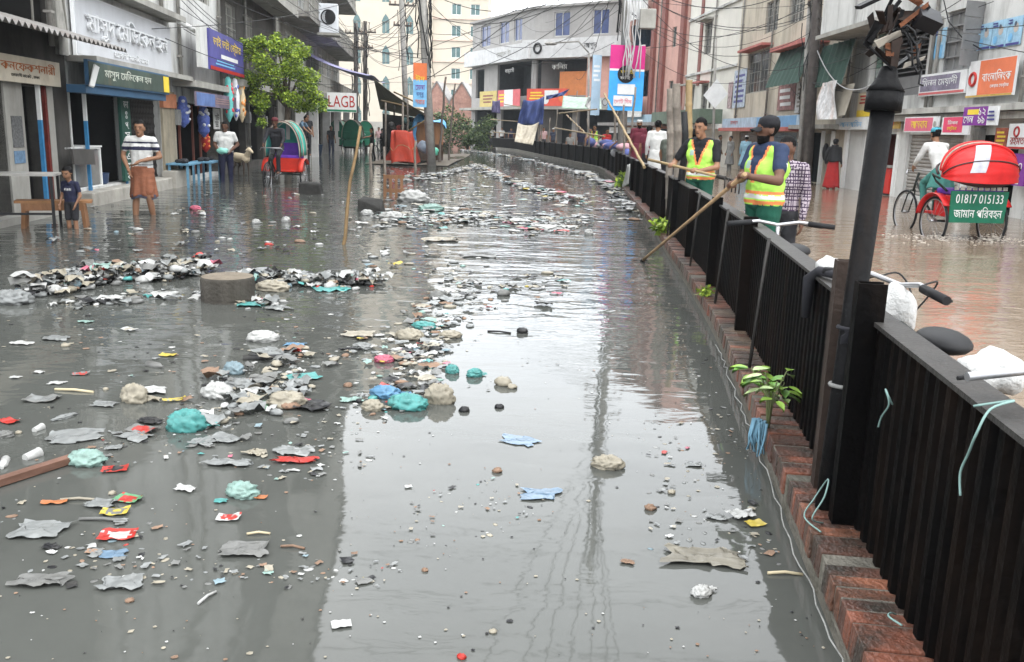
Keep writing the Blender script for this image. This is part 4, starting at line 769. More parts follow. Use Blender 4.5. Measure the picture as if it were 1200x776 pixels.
def person(label,loc,heading,height=1.68,top=None,bottom=None,skin=None,hair=HR,pose=None,sleeve=.5,leg='long',cap=None,beard=False,vox=.016,build=1.0,group=None,
           skirt=None,vest=None,foot='bare',hsz=1.0,hands=None,fn_extra=None,face=True,curl=.35):
    """skirt: (z0,z1,r0,r1,mat,name) cloth shell; cap: material; returns root"""
    skin=skin or SK; J={k:Vector(v) for k,v in BASE.items()}
    for k,v in (pose or {}).items(): J[k]=Vector(v)
    k_=height/1.72; root=thing('person',label,'person',loc,group); root.rotation_euler=(0,0,heading); root.scale=(k_,)*3
    b=build; pr=[];rg=[]
    def c(r,a,ra,q,rb): pr.append(('c',tuple(a),ra,tuple(q),rb)); rg.append(r)
    def e(r,cc,rr): pr.append(('e',tuple(cc),rr)); rg.append(r)
    SKI,TOP,BOT,HAI,SHO,DRK,WHT=0,1,2,3,4,5,6
    sx=Vector((.06*b,0,0)); up=(J['nek']-J['pel']).normalized()
    lat=(J['sl']-J['sr']).normalized(); hlat=(J['hl']-J['hr']).normalized()
    c(BOT,J['pel']+hlat*.065*b,.105*b,J['pel']-hlat*.065*b,.105*b)
    wa=J['pel']+(J['che']-J['pel'])*.45
    c(TOP,wa+lat*.055*b,.105*b,wa-lat*.055*b,.105*b); c(TOP,J['che']+lat*.075*b,.112*b,J['che']-lat*.075*b,.112*b)
    c(TOP,J['che'],.12*b,J['pel']+up*.08,.115*b)
    c(TOP,J['nek']-up*.075+lat*.10*b,.072*b,J['nek']-up*.075-lat*.10*b,.072*b); c(TOP,J['sl']-lat*.03,.062*b,J['nek']-up*.05,.06); c(TOP,J['sr']+lat*.03,.062*b,J['nek']-up*.05,.06)
    for q_ in(1,-1):
        c(TOP,J['che']+lat*.075*b*q_,.108*b,wa+lat*.058*b*q_,.102*b); c(TOP,wa+lat*.058*b*q_,.102*b,J['pel']+hlat*.062*b*q_+up*.05,.106*b); c(TOP,J['che']+lat*.07*b*q_,.105*b,J['nek']-up*.07+lat*.10*b*q_,.066*b)
    c(SKI,J['nek']-up*.02,.056,J['hed']-up*.04,.053)
    hd=J['hed']; f=Vector(pose['face']).normalized() if pose and 'face' in pose else Vector((0,-1,0)); hz=(hd-J['nek']).normalized(); hz=(Vector((0,0,1))*.6+hz*.4).normalized(); f=(f-hz*f.dot(hz)*.6).normalized(); hx=hz.cross(f)*-1
    Rm=Matrix((hx,-f,hz)).transposed().to_4x4()
    pr.append(('e',tuple(hd+hz*.025),(.076,.093,.098))); rg.append(SKI); pr[-1]=('e',tuple(hd+hz*.025),(.076*hsz,.093*hsz,.098*hsz),Rm)
    e(SKI,hd+f*.035-hz*.055,(.052,.055,.055)); e(SKI,hd+f*.092-hz*.012,(.014,.02,.022)); e(SKI,hd+f*.082-hz*.052,(.026,.016,.012)); e(SKI,hd+f*.07-hz*.095,(.028,.025,.02))
    for s_ in(1,-1): e(SKI,hd+hx*.078*s_-hz*.005-f*.005,(.012,.02,.03))
    e(HAI,hd+hz*.046*hsz-f*.020,(.085*hsz,.097*hsz,.094*hsz))
    for s in 'lr':
        S0,E0,W0=J['s'+s],J['e'+s],J['w'+s]; m=S0+(E0-S0)*(sleeve if sleeve<=1 else 1)
        if sleeve<=1:
            c(TOP,S0,.062*b,m,.056*b); c(SKI,m,.043*b,E0,.038*b); c(SKI,E0,.040*b,W0,.027*b)
        else:
            c(TOP,S0,.062*b,E0,.05*b); c(TOP,E0,.05*b,E0+(W0-E0)*.93,.036*b); c(SKI,W0,.027,E0+(W0-E0)*.9,.027)
        hs=(hands or {}).get(s)
        hp=hs if hs else hand_prims(W0,(W0-E0).normalized()*.7+Vector((0,0,-.3)),Vector((-1 if s=='l' else 1,-.3,0)),curl)
        for q in hp: pr.append((q[0],tuple(q[1]),q[2],tuple(q[3]),q[4])); rg.append(SKI)
        H0,K0,A0=J['h'+s],J['k'+s],J['a'+s]
        lr=SKI if leg=='short' else BOT; inf=1.0 if leg!='loose' else 1.15
        if leg=='short': c(BOT,H0,.098*b,H0+(K0-H0)*.8,.085*b); c(SKI,H0+(K0-H0)*.75,.062,K0,.055); c(SKI,K0,.053,K0+(A0-K0)*.35,.055); c(SKI,K0+(A0-K0)*.35,.055,A0,.034)
        else: c(BOT,H0,.092*b*inf,K0,.066*inf); c(BOT,K0,.066*inf,A0,.052*inf)
        d=(f*.7+Vector((0,-.3,0))); d=Vector((d.x*.3,-1,0)).normalized(); c(SKI if foot=='bare' else SHO,A0-Vector((0,0,.035)),.04,A0+d*.13-Vector((0,0,.05)),.03)
    headc=np.array(hd); fa=np.array(f); xa=np.array(hx); za=np.array(hz)
    def fn(P,ri):
        q=P-headc; u=q@xa/hsz; v=q@fa/hsz; w_=q@za/hsz; near=np.linalg.norm(q,axis=1)<.19*hsz
        hf=near&(ri!=TOP)
        hm=hf&((ri==SKI)|(ri==HAI)); hh=((w_>.078)|((w_>-.05)&(v<.012+.28*w_)))&~((np.abs(u)>.072)&(np.abs(v)<.03)&(np.abs(w_+.005)<.03))
        ri=np.where(hm,np.where(hh,HAI,SKI),ri)
        ri=np.where(hf&(v>.05)&(np.abs(np.abs(u)-.031)<.011)&(np.abs(w_-.012)<.006),DRK,ri)
        ri=np.where(hf&(v>.05)&(np.abs(np.abs(u)-.031)<.02)&(np.abs(w_-.034)<.007),HAI,ri)
        ri=np.where(hf&(v>.075)&(np.abs(u)<.02)&(np.abs(w_+.055)<.004),DRK,ri)
        if beard: ri=np.where(hf&(ri==SKI)&(((w_<-.04)&(v>-.0)&(np.linalg.norm(np.stack([u,w_+.02],1),axis=1)>.034)&(w_>-.14))|((w_>-.045)&(w_<-.036)&(v>.06))),HAI,ri)
        if fn_extra: ri=fn_extra(P,ri)
        return ri
    mats=[skin,top or WP,bottom or BK,hair,BK,M('eye_dark',(.012,.01,.01),.3),WP]+(EXTRA_M.get(label,[]))
    body_object('body',pr,rg,mats,vox,root,fn,6 if vox<.012 else 3,.006 if vox<.016 else 0)
    if cap:
        mb=MB(); kind=cap[0]; C_=hd+hz*.045-f*.012
        if kind=='prayer': mb.lathe([(.096,0.0),(.094,.05),(.07,.075),(.0,.082)],16,(0,0,0),cap=False,sq=(.92,1.03))
        else: mb.lathe([(.096,-.015),(.097,.025),(.083,.066),(.05,.085),(0,.09)],18,(0,0,0),cap=False,sq=(.92,1.03))
        if kind=='peak': mb.grid(lambda x,y:Vector(((x-.5)*.15,-.09-.085*y*(1-(2*x-1)**2*.5),.0-.02*y-.03*(2*x-1)**2)),8,5)
        Mx=Matrix.Translation(C_)@Rm; mb.v=[tuple(Mx@Vector(p)) for p in mb.v]; o=part('cap',mb,cap[1],root); 
        me=o.data; o2=o
        for vtx in me.vertices: vtx.co+=Vector(wloc(root))
        if kind!='x':
            md=o.modifiers.new('s','SOLIDIFY'); md.thickness=.006
    if skirt:
        for (z0,z1,r0,r1,m,nm,sq,fold) in skirt:
            mb=MB(); cx=(J['pel'].x+J['kl'].x*.5+J['kr'].x*.5)/2; cy=J['pel'].y
            def fn2(x,y):
                t=2*math.pi*x; r=r0+(r1-r0)*y; r*=1+fold*y*math.sin(9*t+1.3)+fold*.6*y*math.sin(5*t)
                return Vector((r*math.cos(t)+cx,r*.72*math.sin(t)+cy,z1+(z0-z1)*y+.02*y*math.sin(3*t)))
            mb.grid(fn2,48,14); wl_=Vector(wloc(root)); mb.v=[tuple(Vector(p)+wl_) for p in mb.v]; o=part(nm,mb,m,root); md=o.modifiers.new('s','SOLIDIFY'); md.thickness=.008
    if vest:
        vp=[];vr=[]
        def vc(a,ra,q,rb): vp.append(('c',tuple(a),ra,tuple(q),rb)); vr.append(0)
        g_=.022
        vc(J['pel']+hlat*.065*b+up*.03,.112*b+g_,J['pel']-hlat*.065*b+up*.03,.112*b+g_); vc(wa+lat*.06*b,.108*b+g_,wa-lat*.06*b,.108*b+g_); vc(J['che']+lat*.08*b,.115*b+g_,J['che']-lat*.08*b,.115*b+g_)
        vc(J['nek']-up*.085+lat*.115*b,.072*b+g_,J['nek']-up*.085-lat*.115*b,.072*b+g_); vc(J['che'],.12*b+g_,J['pel']+up*.08,.118*b+g_)
        pel=np.array(J['pel']); upn=np.array(up); la=np.array(lat); fw=np.cross(la,upn); fw=fw if fw[1]<0 else -fw
        def vf(P,ri):
            q=P-pel; h=q@upn; x=q@la; y=q@fw; ri=np.zeros(len(P),int)
            ri=np.where((h>-.02)&(h<.015)|(h>.075)&(h<.10),1,ri); ri=np.where((h>=.025)&(h<=.065),2,ri)
            ri=np.where((y>0)&(h>.17)&(np.abs(np.abs(x)-(h-.17)*.33-.012)<.016),1,ri)
            ri=np.where((y>0)&(h>.18)&(np.abs(x)<(h-.18)*.33),3,ri); ri=np.where(h>.50,3,ri)
            ri=np.where((y>.06)&(np.abs(x+.09)<.03)&(np.abs(h-.33)<.035),4,ri); ri=np.where((h<-.022),5,ri)
            return ri
        body_object('vest',vp,vr,[M('hivis_lime',(.34,.62,.09),.8,.25,5,.6,bscale=14,dirt=.3,dirtcol=(.2,.3,.06)),M('hivis_orange',(.62,.20,.07),.7,.2),M('hivis_silver',(.55,.55,.52),.4,.05),top,M('vest_logo',(.25,.35,.3),.6),bottom],.014,root,vf,4,.014)
    return root
EXTRA_M={}
# ---------------- the people in the street ----------------
def look(yaw): return (math.sin(yaw),-math.cos(yaw),0)
def figure(u,v,z=-.2): q=gnd(u,v,0); return Vector((q.x,q.y,z))
def C_(n,c,**k): return M(n,tuple(x*.8 for x in c),.85,.2,6,.9,bscale=11,**k)
NAVY=C_('cloth_navy',(.02,.022,.05)); DGR=C_('cloth_dark',(.028,.028,.032)); WHC=C_('cloth_white',(.60,.60,.58)); GRC=C_('cloth_grey',(.24,.24,.23)); MAR=C_('cloth_maroon',(.13,.02,.035)); LBL=C_('cloth_lightblue',(.28,.48,.60)); DKG=C_('trousers_green',(.012,.085,.055)); OLV2=C_('cloth_olive',(.10,.11,.09)); PKC=C_('cloth_pink',(.55,.36,.36)); REDC=C_('cloth_red',(.42,.03,.03)); DKB=C_('cloth_darkblue',(.04,.05,.08))  # the last of these is a plain dark blue cloth
# striped shirt man
lb='man in a white and navy striped T-shirt wading with his tucked up rust lungi'
EXTRA_M[lb]=[NAVY,C_('cloth_violet',(.10,.04,.14))]
def stripes(P,ri):
    t=(ri==1); z=P[:,2]
    ri=np.where(t&(((z>1.335)&(z<1.36))|((z>1.225)&(z<1.285))|((z>1.0)&(z<1.012))),7,ri); return np.where(t&(z>1.285)&(z<1.335),8,np.where(t&(z>1.285)&(z<1.335)&(np.abs(P[:,0])<.02),7,ri)) if False else ri
RUST=C_('lungi_rust',(.26,.10,.055),stretch=.2); 
person(lb,figure(170,252),.12,1.72,WHC,RUST,pose=dict(er=(-.29,.02,1.14),wr=(-.17,-.15,.93),el=(.29,-.02,1.13),wl=(.02,-.2,1.06),kl=(.10,-.08,.5),al=(.13,.05,.1),kr=(-.11,-.03,.48),ar=(-.15,-.02,.08)),sleeve=.55,leg='short',vox=.013,beard=False,fn_extra=stripes,skirt=[(.50,.98,.165,.205,RUST,'lungi',1,.12),(.47,.53,.20,.19,C_('lungi_hem',(.10,.10,.14)),'lungi_hem',1,.06)])
lb='small boy in a navy T-shirt standing in the water with his head bowed'
EXTRA_M[lb]=[WHC]
person(lb,figure(86,268,-.17),-.25,.98,NAVY,DGR,pose=dict(hed=(.0,-.06,1.60),face=(.1,-1,-.75),er=(-.25,.0,1.1),wr=(-.24,-.1,.9),el=(.27,.0,1.1),wl=(.22,-.12,.9)),sleeve=.6,leg='short',vox=.016,hsz=1.4,fn_extra=lambda P,ri:np.where((ri==1)&(P[:,1]<-.05)&(np.abs(P[:,2]-1.25)<.025)&(np.abs(P[:,0])<.1)&(np.sin(P[:,0]*150)>-.4),7,ri))
lb='man in a white T-shirt and dark trousers carrying a green bag past the toy shop'
pz=figure(266,214); person(lb,pz,.25,1.74,WHC,NAVY,skin=SK2,pose=dict(el=(.29,.04,1.14),wl=(.14,-.2,1.0),er=(-.27,.02,1.13),wr=(-.15,-.2,.97),face=(-.25,-1,-.1)),sleeve=.55,vox=.015,build=1.12)
mb=MB(); q=pz+Vector((.02,-.32,1.0)); mb.ell(q,(.15,.09,.08),14,9,fn=lambda d:1+.12*math.sin(6*d.x+4*d.z)); solo('green_bag',mb,M('bag_green',(.22,.5,.42),.35,.2,8),'pale green plastic bundle held by the man in the white T-shirt','bag')
# people on the far left
def near(l,u,v,Y,hd,*a,**k): return far(l,u,v,fence_y(u,.42),hd,*a,**k)
def far(l,u,v,Y,hd,h=1.66,top=DGR,bot=DGR,z=-.15,**k):
    q=at(u,v,Y); return person(l,Vector((q.x,q.y,z)),hd,h,top,bot,vox=.022,**k)
far('man in a slate blue shirt bending over goods behind the left rickshaw',350,165,34,1.4,1.6,C_('cloth_slate',(.12,.19,.26)),DGR,.3,pose=dict(che=(.0,-.12,1.2),nek=(0,-.24,1.4),hed=(0,-.33,1.5),sl=(.18,-.2,1.33),sr=(-.18,-.2,1.33),el=(.22,-.35,1.12),wl=(.15,-.5,1.0),er=(-.22,-.35,1.12),wr=(-.15,-.5,1.0)))
far('man in dark clothes standing behind the man in the slate blue shirt',360,165,36,.5,1.62,DGR,DGR,.3)
far('man in black standing at the left end of the green hooded carts',388,165,48,.8,1.65,DGR,DKB)
far('person in black wading away beside the green cart with one arm out',436,165,44,-1.2,1.62,BK,BK,pose=dict(el=(.3,-.18,1.25),wl=(.35,-.45,1.22),kl=(.1,-.12,.5),kr=(-.1,.08,.5),ar=(-.12,.2,.1)))
far('person in dark clothes mounting the motorbike near the tarp shack',448,165,45,1.3,1.6,DGR,BK,pose=dict(er=(-.25,-.2,1.2),wr=(-.2,-.45,1.1)))
far('man in a white shirt walking far off behind the motorbike',453,160,60,0,1.7,WHC,GRC,sleeve=.5)
far('person in a pink shirt far off beside the man in the white shirt',444,160,62,0,1.65,PKC,GRC)
# crowd along the far fence
for i,(u,l,t,cp,sk) in enumerate(((577,'man in white with a white cap at the far left end of the fence crowd',WHC,('prayer',WHC),None),(588,'bare headed man in a white shirt second from the far end of the fence',WHC,None,None),(599,'man in a navy patterned shirt left of the hanging sackcloth at the far fence',NAVY,None,None),
    (637,'man in a pale pink shirt right of the hanging sackcloth at the far fence',PKC,None,None),(648,'man in a dark shirt with a white cap right of the hanging sackcloth',DKB,('prayer',WHC),None),(668,'seated vendor in a pale grey shirt behind the blue cloth goods on the far fence',GRC,None,None),(681,'vendor in a navy shirt behind the blue cloth goods on the far fence',NAVY,None,None),(692,'vendor in a pink shawl at the right end of the blue cloth goods',PKC,None,None))):
    yy=fence_y(u,.6,160); r_=ray(u,160)
    person(l,Vector((r_.x/r_.y*yy,yy,.12 if i!=5 else -.1)),math.pi*.5*(.4-.2*(i%4)),1.66-.03*(i%3),t,DGR,cap=cp,vox=.024)
# people close behind the fence by the banner pole
near('sanitation worker in a lime vest far off beside the banner pole',697,160,27,-.7,1.68,DGR,DKG,z=.2,vest=True,pose=dict(er=(-.25,-.15,1.15),wr=(-.2,-.4,1.1)))
near('man in a red shirt at the banner pole beside the far lime vest',711,160,26,.5,1.6,REDC,DKG,z=.12)
near('man in a dark T-shirt and cap leaning over the fence',736,170,19.5,-.9,1.55,DGR,DGR,z=.16,cap=('peak',DGR),pose=dict(che=(-.05,-.12,1.2),nek=(-.1,-.22,1.4),hed=(-.12,-.3,1.52),er=(-.25,-.35,1.2),wr=(-.3,-.6,1.02),el=(.2,-.3,1.15),wl=(.1,-.55,1.0),face=(-.5,-1,-.3)))
near('bearded man in a maroon kurta and white cap standing at the fence',748,170,18.6,.0,1.72,MAR,MAR,z=.24,cap=('prayer',WHC),beard=True,sleeve=1.5,skirt=[(.5,1.0,.17,.24,MAR,'kurta_skirt',1,.05)])
near('man in a maroon and white T-shirt turned away beside the white shirted man',760,170,17.5,2.6,1.64,MAR,DGR,z=.12)
near('man in a long white shirt with his back turned at the fence',770,170,16.5,2.9,1.66,WHC,GRC,z=.2,sleeve=1.5,skirt=[(.55,1.0,.17,.22,WHC,'shirt_tail',1,.05)])
near('man in an olive T-shirt with his head behind the bamboo post',784,175,14.5,2.2,1.55,OLV2,DGR,z=.12)
# right side street walkers
def walk(l,u,v,hd,h,top,bot,**k):
    q=gnd(u,v,0); q=q*min(1,9.9/q.x); k.setdefault('vox',.02); return person(l,Vector((q.x,q.y,-.08)),hd,h,top,bot,**k)
walk('man in a pale blue kurta and white cap walking away past the shutters',872,199,2.6,1.7,LBL,LBL,cap=('prayer',WHC),sleeve=1.5,skirt=[(.38,1.0,.17,.27,LBL,'kurta_skirt',1,.07)])
walk('man in a long grey kurta walking beside the pale blue kurta',854,199,-1.2,1.66,GRC,GRC,sleeve=1.5,skirt=[(.35,1.0,.17,.26,GRC,'kurta_skirt',1,.07)])
walk('man in a dull grey shirt half hidden behind the near lime vest worker',841,196,1.0,1.7,GRC,DGR)
walk('man in a pale scarf and grey shirt walking behind the cap wearing worker',933,207,.3,1.6,GRC,DGR,cap=('round',M('scarf_pale',(.5,.46,.4),.9,.3,9)))
person('woman in a black headscarf and red dress standing at the navy doors',(lambda q:Vector((q.x*9.95/q.x,q.y*9.95/q.x,-.05)))(gnd(974,216)),2.4,1.62,BK,REDC,vox=.02,sleeve=1.5,cap=('round',BK),hair=BK,skirt=[(.10,.98,.17,.28,REDC,'dress',1,.07),(.95,1.5,.11,.24,BK,'headscarf',1,.04)])
# the two workers
lb='sanitation worker in a lime vest and black cap raking the drain over the fence'
EXTRA_M[lb]=[M('badge_red',(.5,.04,.03),.6),WHC,M('cuff_gold',(.6,.35,.08),.6)]
WL=at(902,160,7.75); WLoc=Vector((WL.x,WL.y,.10))
WKH=-1.25
def wl(p): # world to local of the worker
    k=1.72/1.72; return (Matrix.Rotation(-WKH,3,'Z')@(Vector(p)-WLoc))*(1.72/1.61)
RT=Vector(gnd(752,306,.0)); RB=at(873,204,7.3)
ax=(RB-RT).normalized()
hA=RB-ax*.34; hB=RB-ax*.07
rt3=Matrix.Rotation(-WKH,3,'Z'); lA,lB,la=wl(hA),wl(hB),rt3@ax
def badge(P,ri):
    t=(ri==1)&(P[:,0]>.19)
    ri=np.where(t&(np.linalg.norm(P-np.array((.262,.0,1.335)),axis=1)<.035),7,ri); ri=np.where(t&(np.abs(P[:,2]-1.255)<.035)&(np.abs(P[:,1]+.0)<.04),8,ri)
    return np.where((ri==1)&(np.abs(P[:,0])>.2)&(P[:,2]<1.185)&(P[:,2]>1.0),9,ri)
awA=(Matrix.Rotation(0,3,'Z')@Vector((.5,.4,.6))); awB=Vector((.3,.7,.3))
elA=(lA+Vector((-.19,0,1.385)))/2+Vector((-.1,.05,-.1)); elB=(lB+Vector((.2,0,1.385)))/2+Vector((.16,.08,-.14))
person(lb,WLoc,WKH,1.61,C_('polo_navy',(.022,.035,.075)),DKG,skin=SK2,pose=dict(sl=(.2,0,1.39),sr=(-.2,-.02,1.39),er=elA,wr=lA+Vector((.02,.05,.05)),el=elB,wl=lB+Vector((.03,.06,.0)),face=(-.25,-1,-.1)),sleeve=.6,cap=('peak',C_('cap_black',(.014,.014,.017))),beard=True,vox=.0095,build=1.12,vest=True,leg='loose',foot='boot',
       hands=dict(r=grip_prims(lA,la,awA,.016),l=grip_prims(lB,la,awB,.016)),fn_extra=badge)
rk_=thing('rake','long wooden rake with black iron tines raking the drain below the cap wearing worker','rake',RT)
mb=MB(); mb.tube([RT+ax*.02,RT+ax*.6,RT+ax*1.3,RB],[.019,.017,.016,.018],10); part('shaft',mb,M('rake_wood',(.30,.20,.11),.7,.35,9,.2),rk_)
mb=MB(); sd_=ax.cross(Vector((0,0,1))).normalized()
mb.tube([RT+ax*.1,RT-ax*.0],.024,8)
for k in range(6):
    o=sd_*(k-2.5)*.035; mb.tube([RT+o*.2,RT+o*.9-ax*.05+Vector((0,0,.02)),RT+o*1.2-ax*.13+Vector((0,0,-.02)),RT+o*1.3-ax*.16+Vector((0,0,-.09))],.0055,6)
part('tines',mb,M('rake_iron',(.025,.022,.02),.6),rk_)
# second worker
W2=at(823,170,fence_y(823,.27)); W2L=Vector((W2.x,W2.y,.04)); H2=-.55
_y=W2.y; q0=at(760,187,_y+.35); q1=at(846,208,_y-.75); ax2=(q1-q0).normalized(); r2_=Matrix.Rotation(-H2,3,'Z')
def on2(p): return q0+ax2*((Vector(p)-q0).dot(ax2))
g1,g2=on2(at(787,194,_y)),on2(at(818,201,_y-.3)); l1,l2=r2_@(g1-W2L),r2_@(g2-W2L)
person('sanitation worker in a lime vest with bare dark hair looking down behind the fence',W2L,H2,1.70,C_('shirt_black',(.015,.015,.018)),DKG,pose=dict(hed=(-.02,-.06,1.585),face=(-.1,-1,-.55),er=(l1+Vector((-.19,0,1.385)))/2+Vector((-.12,.1,-.12)),wr=l1+Vector((.03,.05,.02)),el=(l2+Vector((.19,0,1.385)))/2+Vector((.14,.1,-.12)),wl=l2+Vector((.03,.06,0))),sleeve=.7,vox=.0105,vest=True,leg='loose',foot='boot',build=1.02,
       hands=dict(r=grip_prims(l1,r2_@ax2,(0,.6,.5),.018),l=grip_prims(l2,r2_@ax2,(0,.6,.5),.018)))
rk2=thing('rake','bamboo rake with black prongs held level by the bare headed worker','rake',q0)
mb=MB(); mb.tube([q0,q0+ax2*.5,q1],[.02,.019,.018],10); part('shaft',mb,BAM,rk2)
mb=MB(); mb.tube([q1-ax2*.08,q1+ax2*.06],.026,8); s2=ax2.cross(Vector((0,0,1))).normalized(); mb.tube([q1+s2*.0+ax2*.05,q1+ax2*.3],.014,6)
for k in range(5): o=q1+ax2*(.04+.06*k); mb.tube([o,o+Vector((0,-.02,.01)),o+Vector((.0,-.06,-.05)),o+Vector((.0,-.05,-.15))],.009,6)
part('tines',mb,M('rake_iron',()),rk2)
pq=at(921,170,8.6); EXTRA_M['man in a plaid shirt standing right behind the cap wearing worker']=[C_('plaid_dark',(.05,.03,.06)),WHC]
def plaid(P,ri): return np.where((ri==1)&((np.sin(P[:,2]*190)>.5)|(np.sin((P[:,0]+P[:,1])*190)>.6)),7,ri)
person('man in a plaid shirt standing right behind the cap wearing worker',Vector((pq.x+.02,pq.y,-.05)),-.7,1.6,C_('plaid_pale',(.4,.34,.38)),DGR,skin=SK2,vox=.013,fn_extra=plaid,sleeve=1.5,pose=dict(er=(-.28,-.05,1.12),wr=(-.3,-.18,.9)))
# ---------------- cycle rickshaws, bicycles ----------------
RUB=M('tyre_rubber',(.012,.012,.013),.7,.2,8); CHR=M('chrome_dull',(.35,.35,.36),.35,.2,6,metal=.8); FRM=M('frame_dark',(.02,.025,.022),.5,.3,6)
def wheel(root,c,R_=.35,ax=(0,1,0),n=28):
    w_=None; mb=MB(); mb.torus(c,R_,.018,ax,n,8); w_=part('wheel',mb,RUB,root,None)
    mb=MB(); mb.torus(c,R_-.026,.010,ax,n,6); a=Vector(ax).normalized(); U=Vector((0,0,1)); V=a.cross(U)
    for k in range(20):
        t=2*math.pi*k/20; mb.tube([Vector(c)+a*(.03 if k%2 else -.03),Vector(c)+(U*math.cos(t)+V*math.sin(t))*(R_-.03)],.0022,4)
    mb.tube([Vector(c)-a*.05,Vector(c)+a*.05],.022,10); part('rim',mb,CHR,w_); return w_
def rickshaw(label,hood,cols,lettered=False,group=None):
    """forward = +X, wheels on z=0"""
    r=thing('cycle_rickshaw',label,'rickshaw',(0,0,0),group); red,inn,cush,back=cols
    for y in(-.47,.47): wheel(r,(0,y,.36))
    wheel(r,(1.62,0,.36))
    mb=MB(); mb.tube([(0,-.5,.36),(0,.5,.36)],.02,10); mb.tube([(-.28,-.36,.42),(-.28,.36,.42)],.045,12)
    for y in(-.3,.3): mb.tube([(-.3,y,.42),(.1,y,.44),(.55,y*.5,.42),(.85,y*.12,.4)],.016,8); mb.tube([(-.28,y,.42),(-.3,y,.8)],.014,8)
    part('chassis',mb,FRM,r)
    mb=MB(); mb.tube([(.85,0,.4),(.72,0,.95)],.017,8); mb.tube([(.85,0,.4),(1.38,0,.86)],.018,8); mb.tube([(.75,0,.82),(1.36,0,.93)],.018,8); mb.tube([(1.34,0,1.02),(1.45,0,.72)],.02,8); mb.tube([(.72,0,.9),(.72,0,.98)],.014,8)
    for y in(-.06,.06): mb.tube([(1.45,y*.5,.74),(1.5,y,.66),(1.62,y,.36)],.012,8)
    part('frame',mb,FRM,r)
    mb=MB(); mb.tube([(1.2,-.3,1.0),(1.28,-.24,1.06),(1.34,-.08,1.06),(1.34,.08,1.06),(1.28,.24,1.06),(1.2,.3,1.0)],.012,8); part('handlebar',mb,CHR,r)
    mb=MB(); mb.ell((.70,0,1.0),(.14,.09,.04)); part('saddle',mb,BK,r)
    mb=MB(); mb.torus((.85,0,.36),.09,.01,(0,1,0),16,5); mb.tube([(.85,-.12,.28),(.85,.12,.44)],.01,6); part('crank',mb,CHR,r)
    # box, footboard, seat
    mb=MB(); mb.box(-.1,0,.60,.42,.86,.32); part('seat_box',mb,red,r,bevel=.015)
    mb=MB(); mb.box(.3,0,.46,.45,.72,.03); mb.hexa([(.1,-.40,.46),(.12,-.40,.46),(.12,.40,.46),(.1,.40,.46),(.1,-.43,.80),(.125,-.43,.80),(.125,.43,.80),(.1,.43,.80)]); part('footboard',mb,red,r)
    for y in(-.47,.47):
        mb=MB(); mb.grid(lambda x,q:Vector((.40*math.cos(.2+2.3*x),y-.07+.14*q,.36+.42*math.sin(.2+2.3*x))),14,2); o=part('mudguard',mb,red,r); md=o.modifiers.new('s','SOLIDIFY'); md.thickness=.01
    mb=MB(); mb.box(-.08,0,.81,.42,.82,.09); part('seat',mb,cush,r,bevel=.03)
    if lettered:
        mb=MB(); mb.hexa([(-.335,-.43,.37),(-.31,-.43,.37),(-.31,.43,.37),(-.335,.43,.37),(-.335,-.45,.83),(-.31,-.45,.83),(-.31,.45,.83),(-.335,.45,.83)]); p_=part('rear_panel',mb,back,r)
        Fb=Frame(-.335,0,0,-1); text('01817 015133',.74,.13,Fb,0,.72,.004,WP,p_); text('জামান পিরবহন',.76,.17,Fb,0,.52,.004,WP,p_)
        mb=MB(); 
        for k in range(9): mb.box(-.34,-.38+.095*k,.87,.006,.07,.05)
        part('trim',mb,M('trim_floral',(.45,.42,.38),.6,.6,20),r)
    else:
        mb=MB(); mb.box(-.3,0,1.0,.06,.82,.34); part('backrest',mb,cush,r,bevel=.03)
    if hood=='up':
        def hf(rx,ry,o):
            def f(x,y):
                t=math.pi*x; return Vector((-.32+y*.62-o,ry*math.cos(t)*(1-.06*y),.86+rx*math.sin(t)**.8*(1-.0*y)-.04*y))
            return f
        mb=MB(); mb.grid(hf(.86,.47,0),26,5); o=part('hood',mb,inn,r); md=o.modifiers.new('s','SOLIDIFY'); md.thickness=.012
        mb=MB(); f=hf(.83,.45,0); mb.add([f(i/26,.02) for i in range(27)],[tuple(range(27))]); part('hood_back',mb,inn,r)
        mb=MB()
        for y_ in(0,.5,1): mb.tube([hf(.875,.48,0)(i/26,y_) for i in range(27)],.016,6)
        part('hood_rib',mb,M('hood_rib_pale',(.35,.30,.25),.7,.3,8),r)
        mb=MB(); mb.tube([hf(.88,.49,-.02)(i/26,.93) for i in range(27)],.03,6); part('hood_edge',mb,M('hood_edge_dark',(.08,.05,.04),.7),r)
        mb=MB(); mb.box(-.27,0,1.45,.01,.1,.4); part('hood_ornament',mb,M('ornament_pale',(.5,.5,.45),.6),r)
    else:
        # folded hood: clam shell of hoops laid back, red with a silver strip and a white top
        HC=Vector((-.2,0,1.02))
        def f(x,a,k=1.0):
            t=math.pi*x; sn=math.sin(t)**.62; rx=.38; rz=.50
            return HC+Vector((rx*math.cos(a)*sn*k,.56*math.cos(t)*k,rz*math.sin(a)*sn*k+.0))
        mb=MB(); mb.grid(lambda x,y:f(x,rad(88+100*y),1+.012*math.sin(y*40)),40,22); part('folded_hood',mb,red,r)
        mb=MB(); mb.grid(lambda x,y:f(x,rad(188+14*y),1-.3*y),30,4); part('hood_underside',mb,M('hood_under',(.05,.02,.02),.8),r)
        mb=MB(); mb.grid(lambda x,y:f(x,rad(28+62*y),.97+.02*math.sin(y*25)),36,10); part('hood_top',mb,M('hood_white',(.5,.49,.46),.7,.2,4,.3),r)
        mb=MB(); mb.grid(lambda x,y:f(.40+.13*x-.10*y,rad(112+58*y),1.03),6,12); part('silver_strip',mb,M('silver_cloth',(.42,.42,.47),.35,.3,6),r)
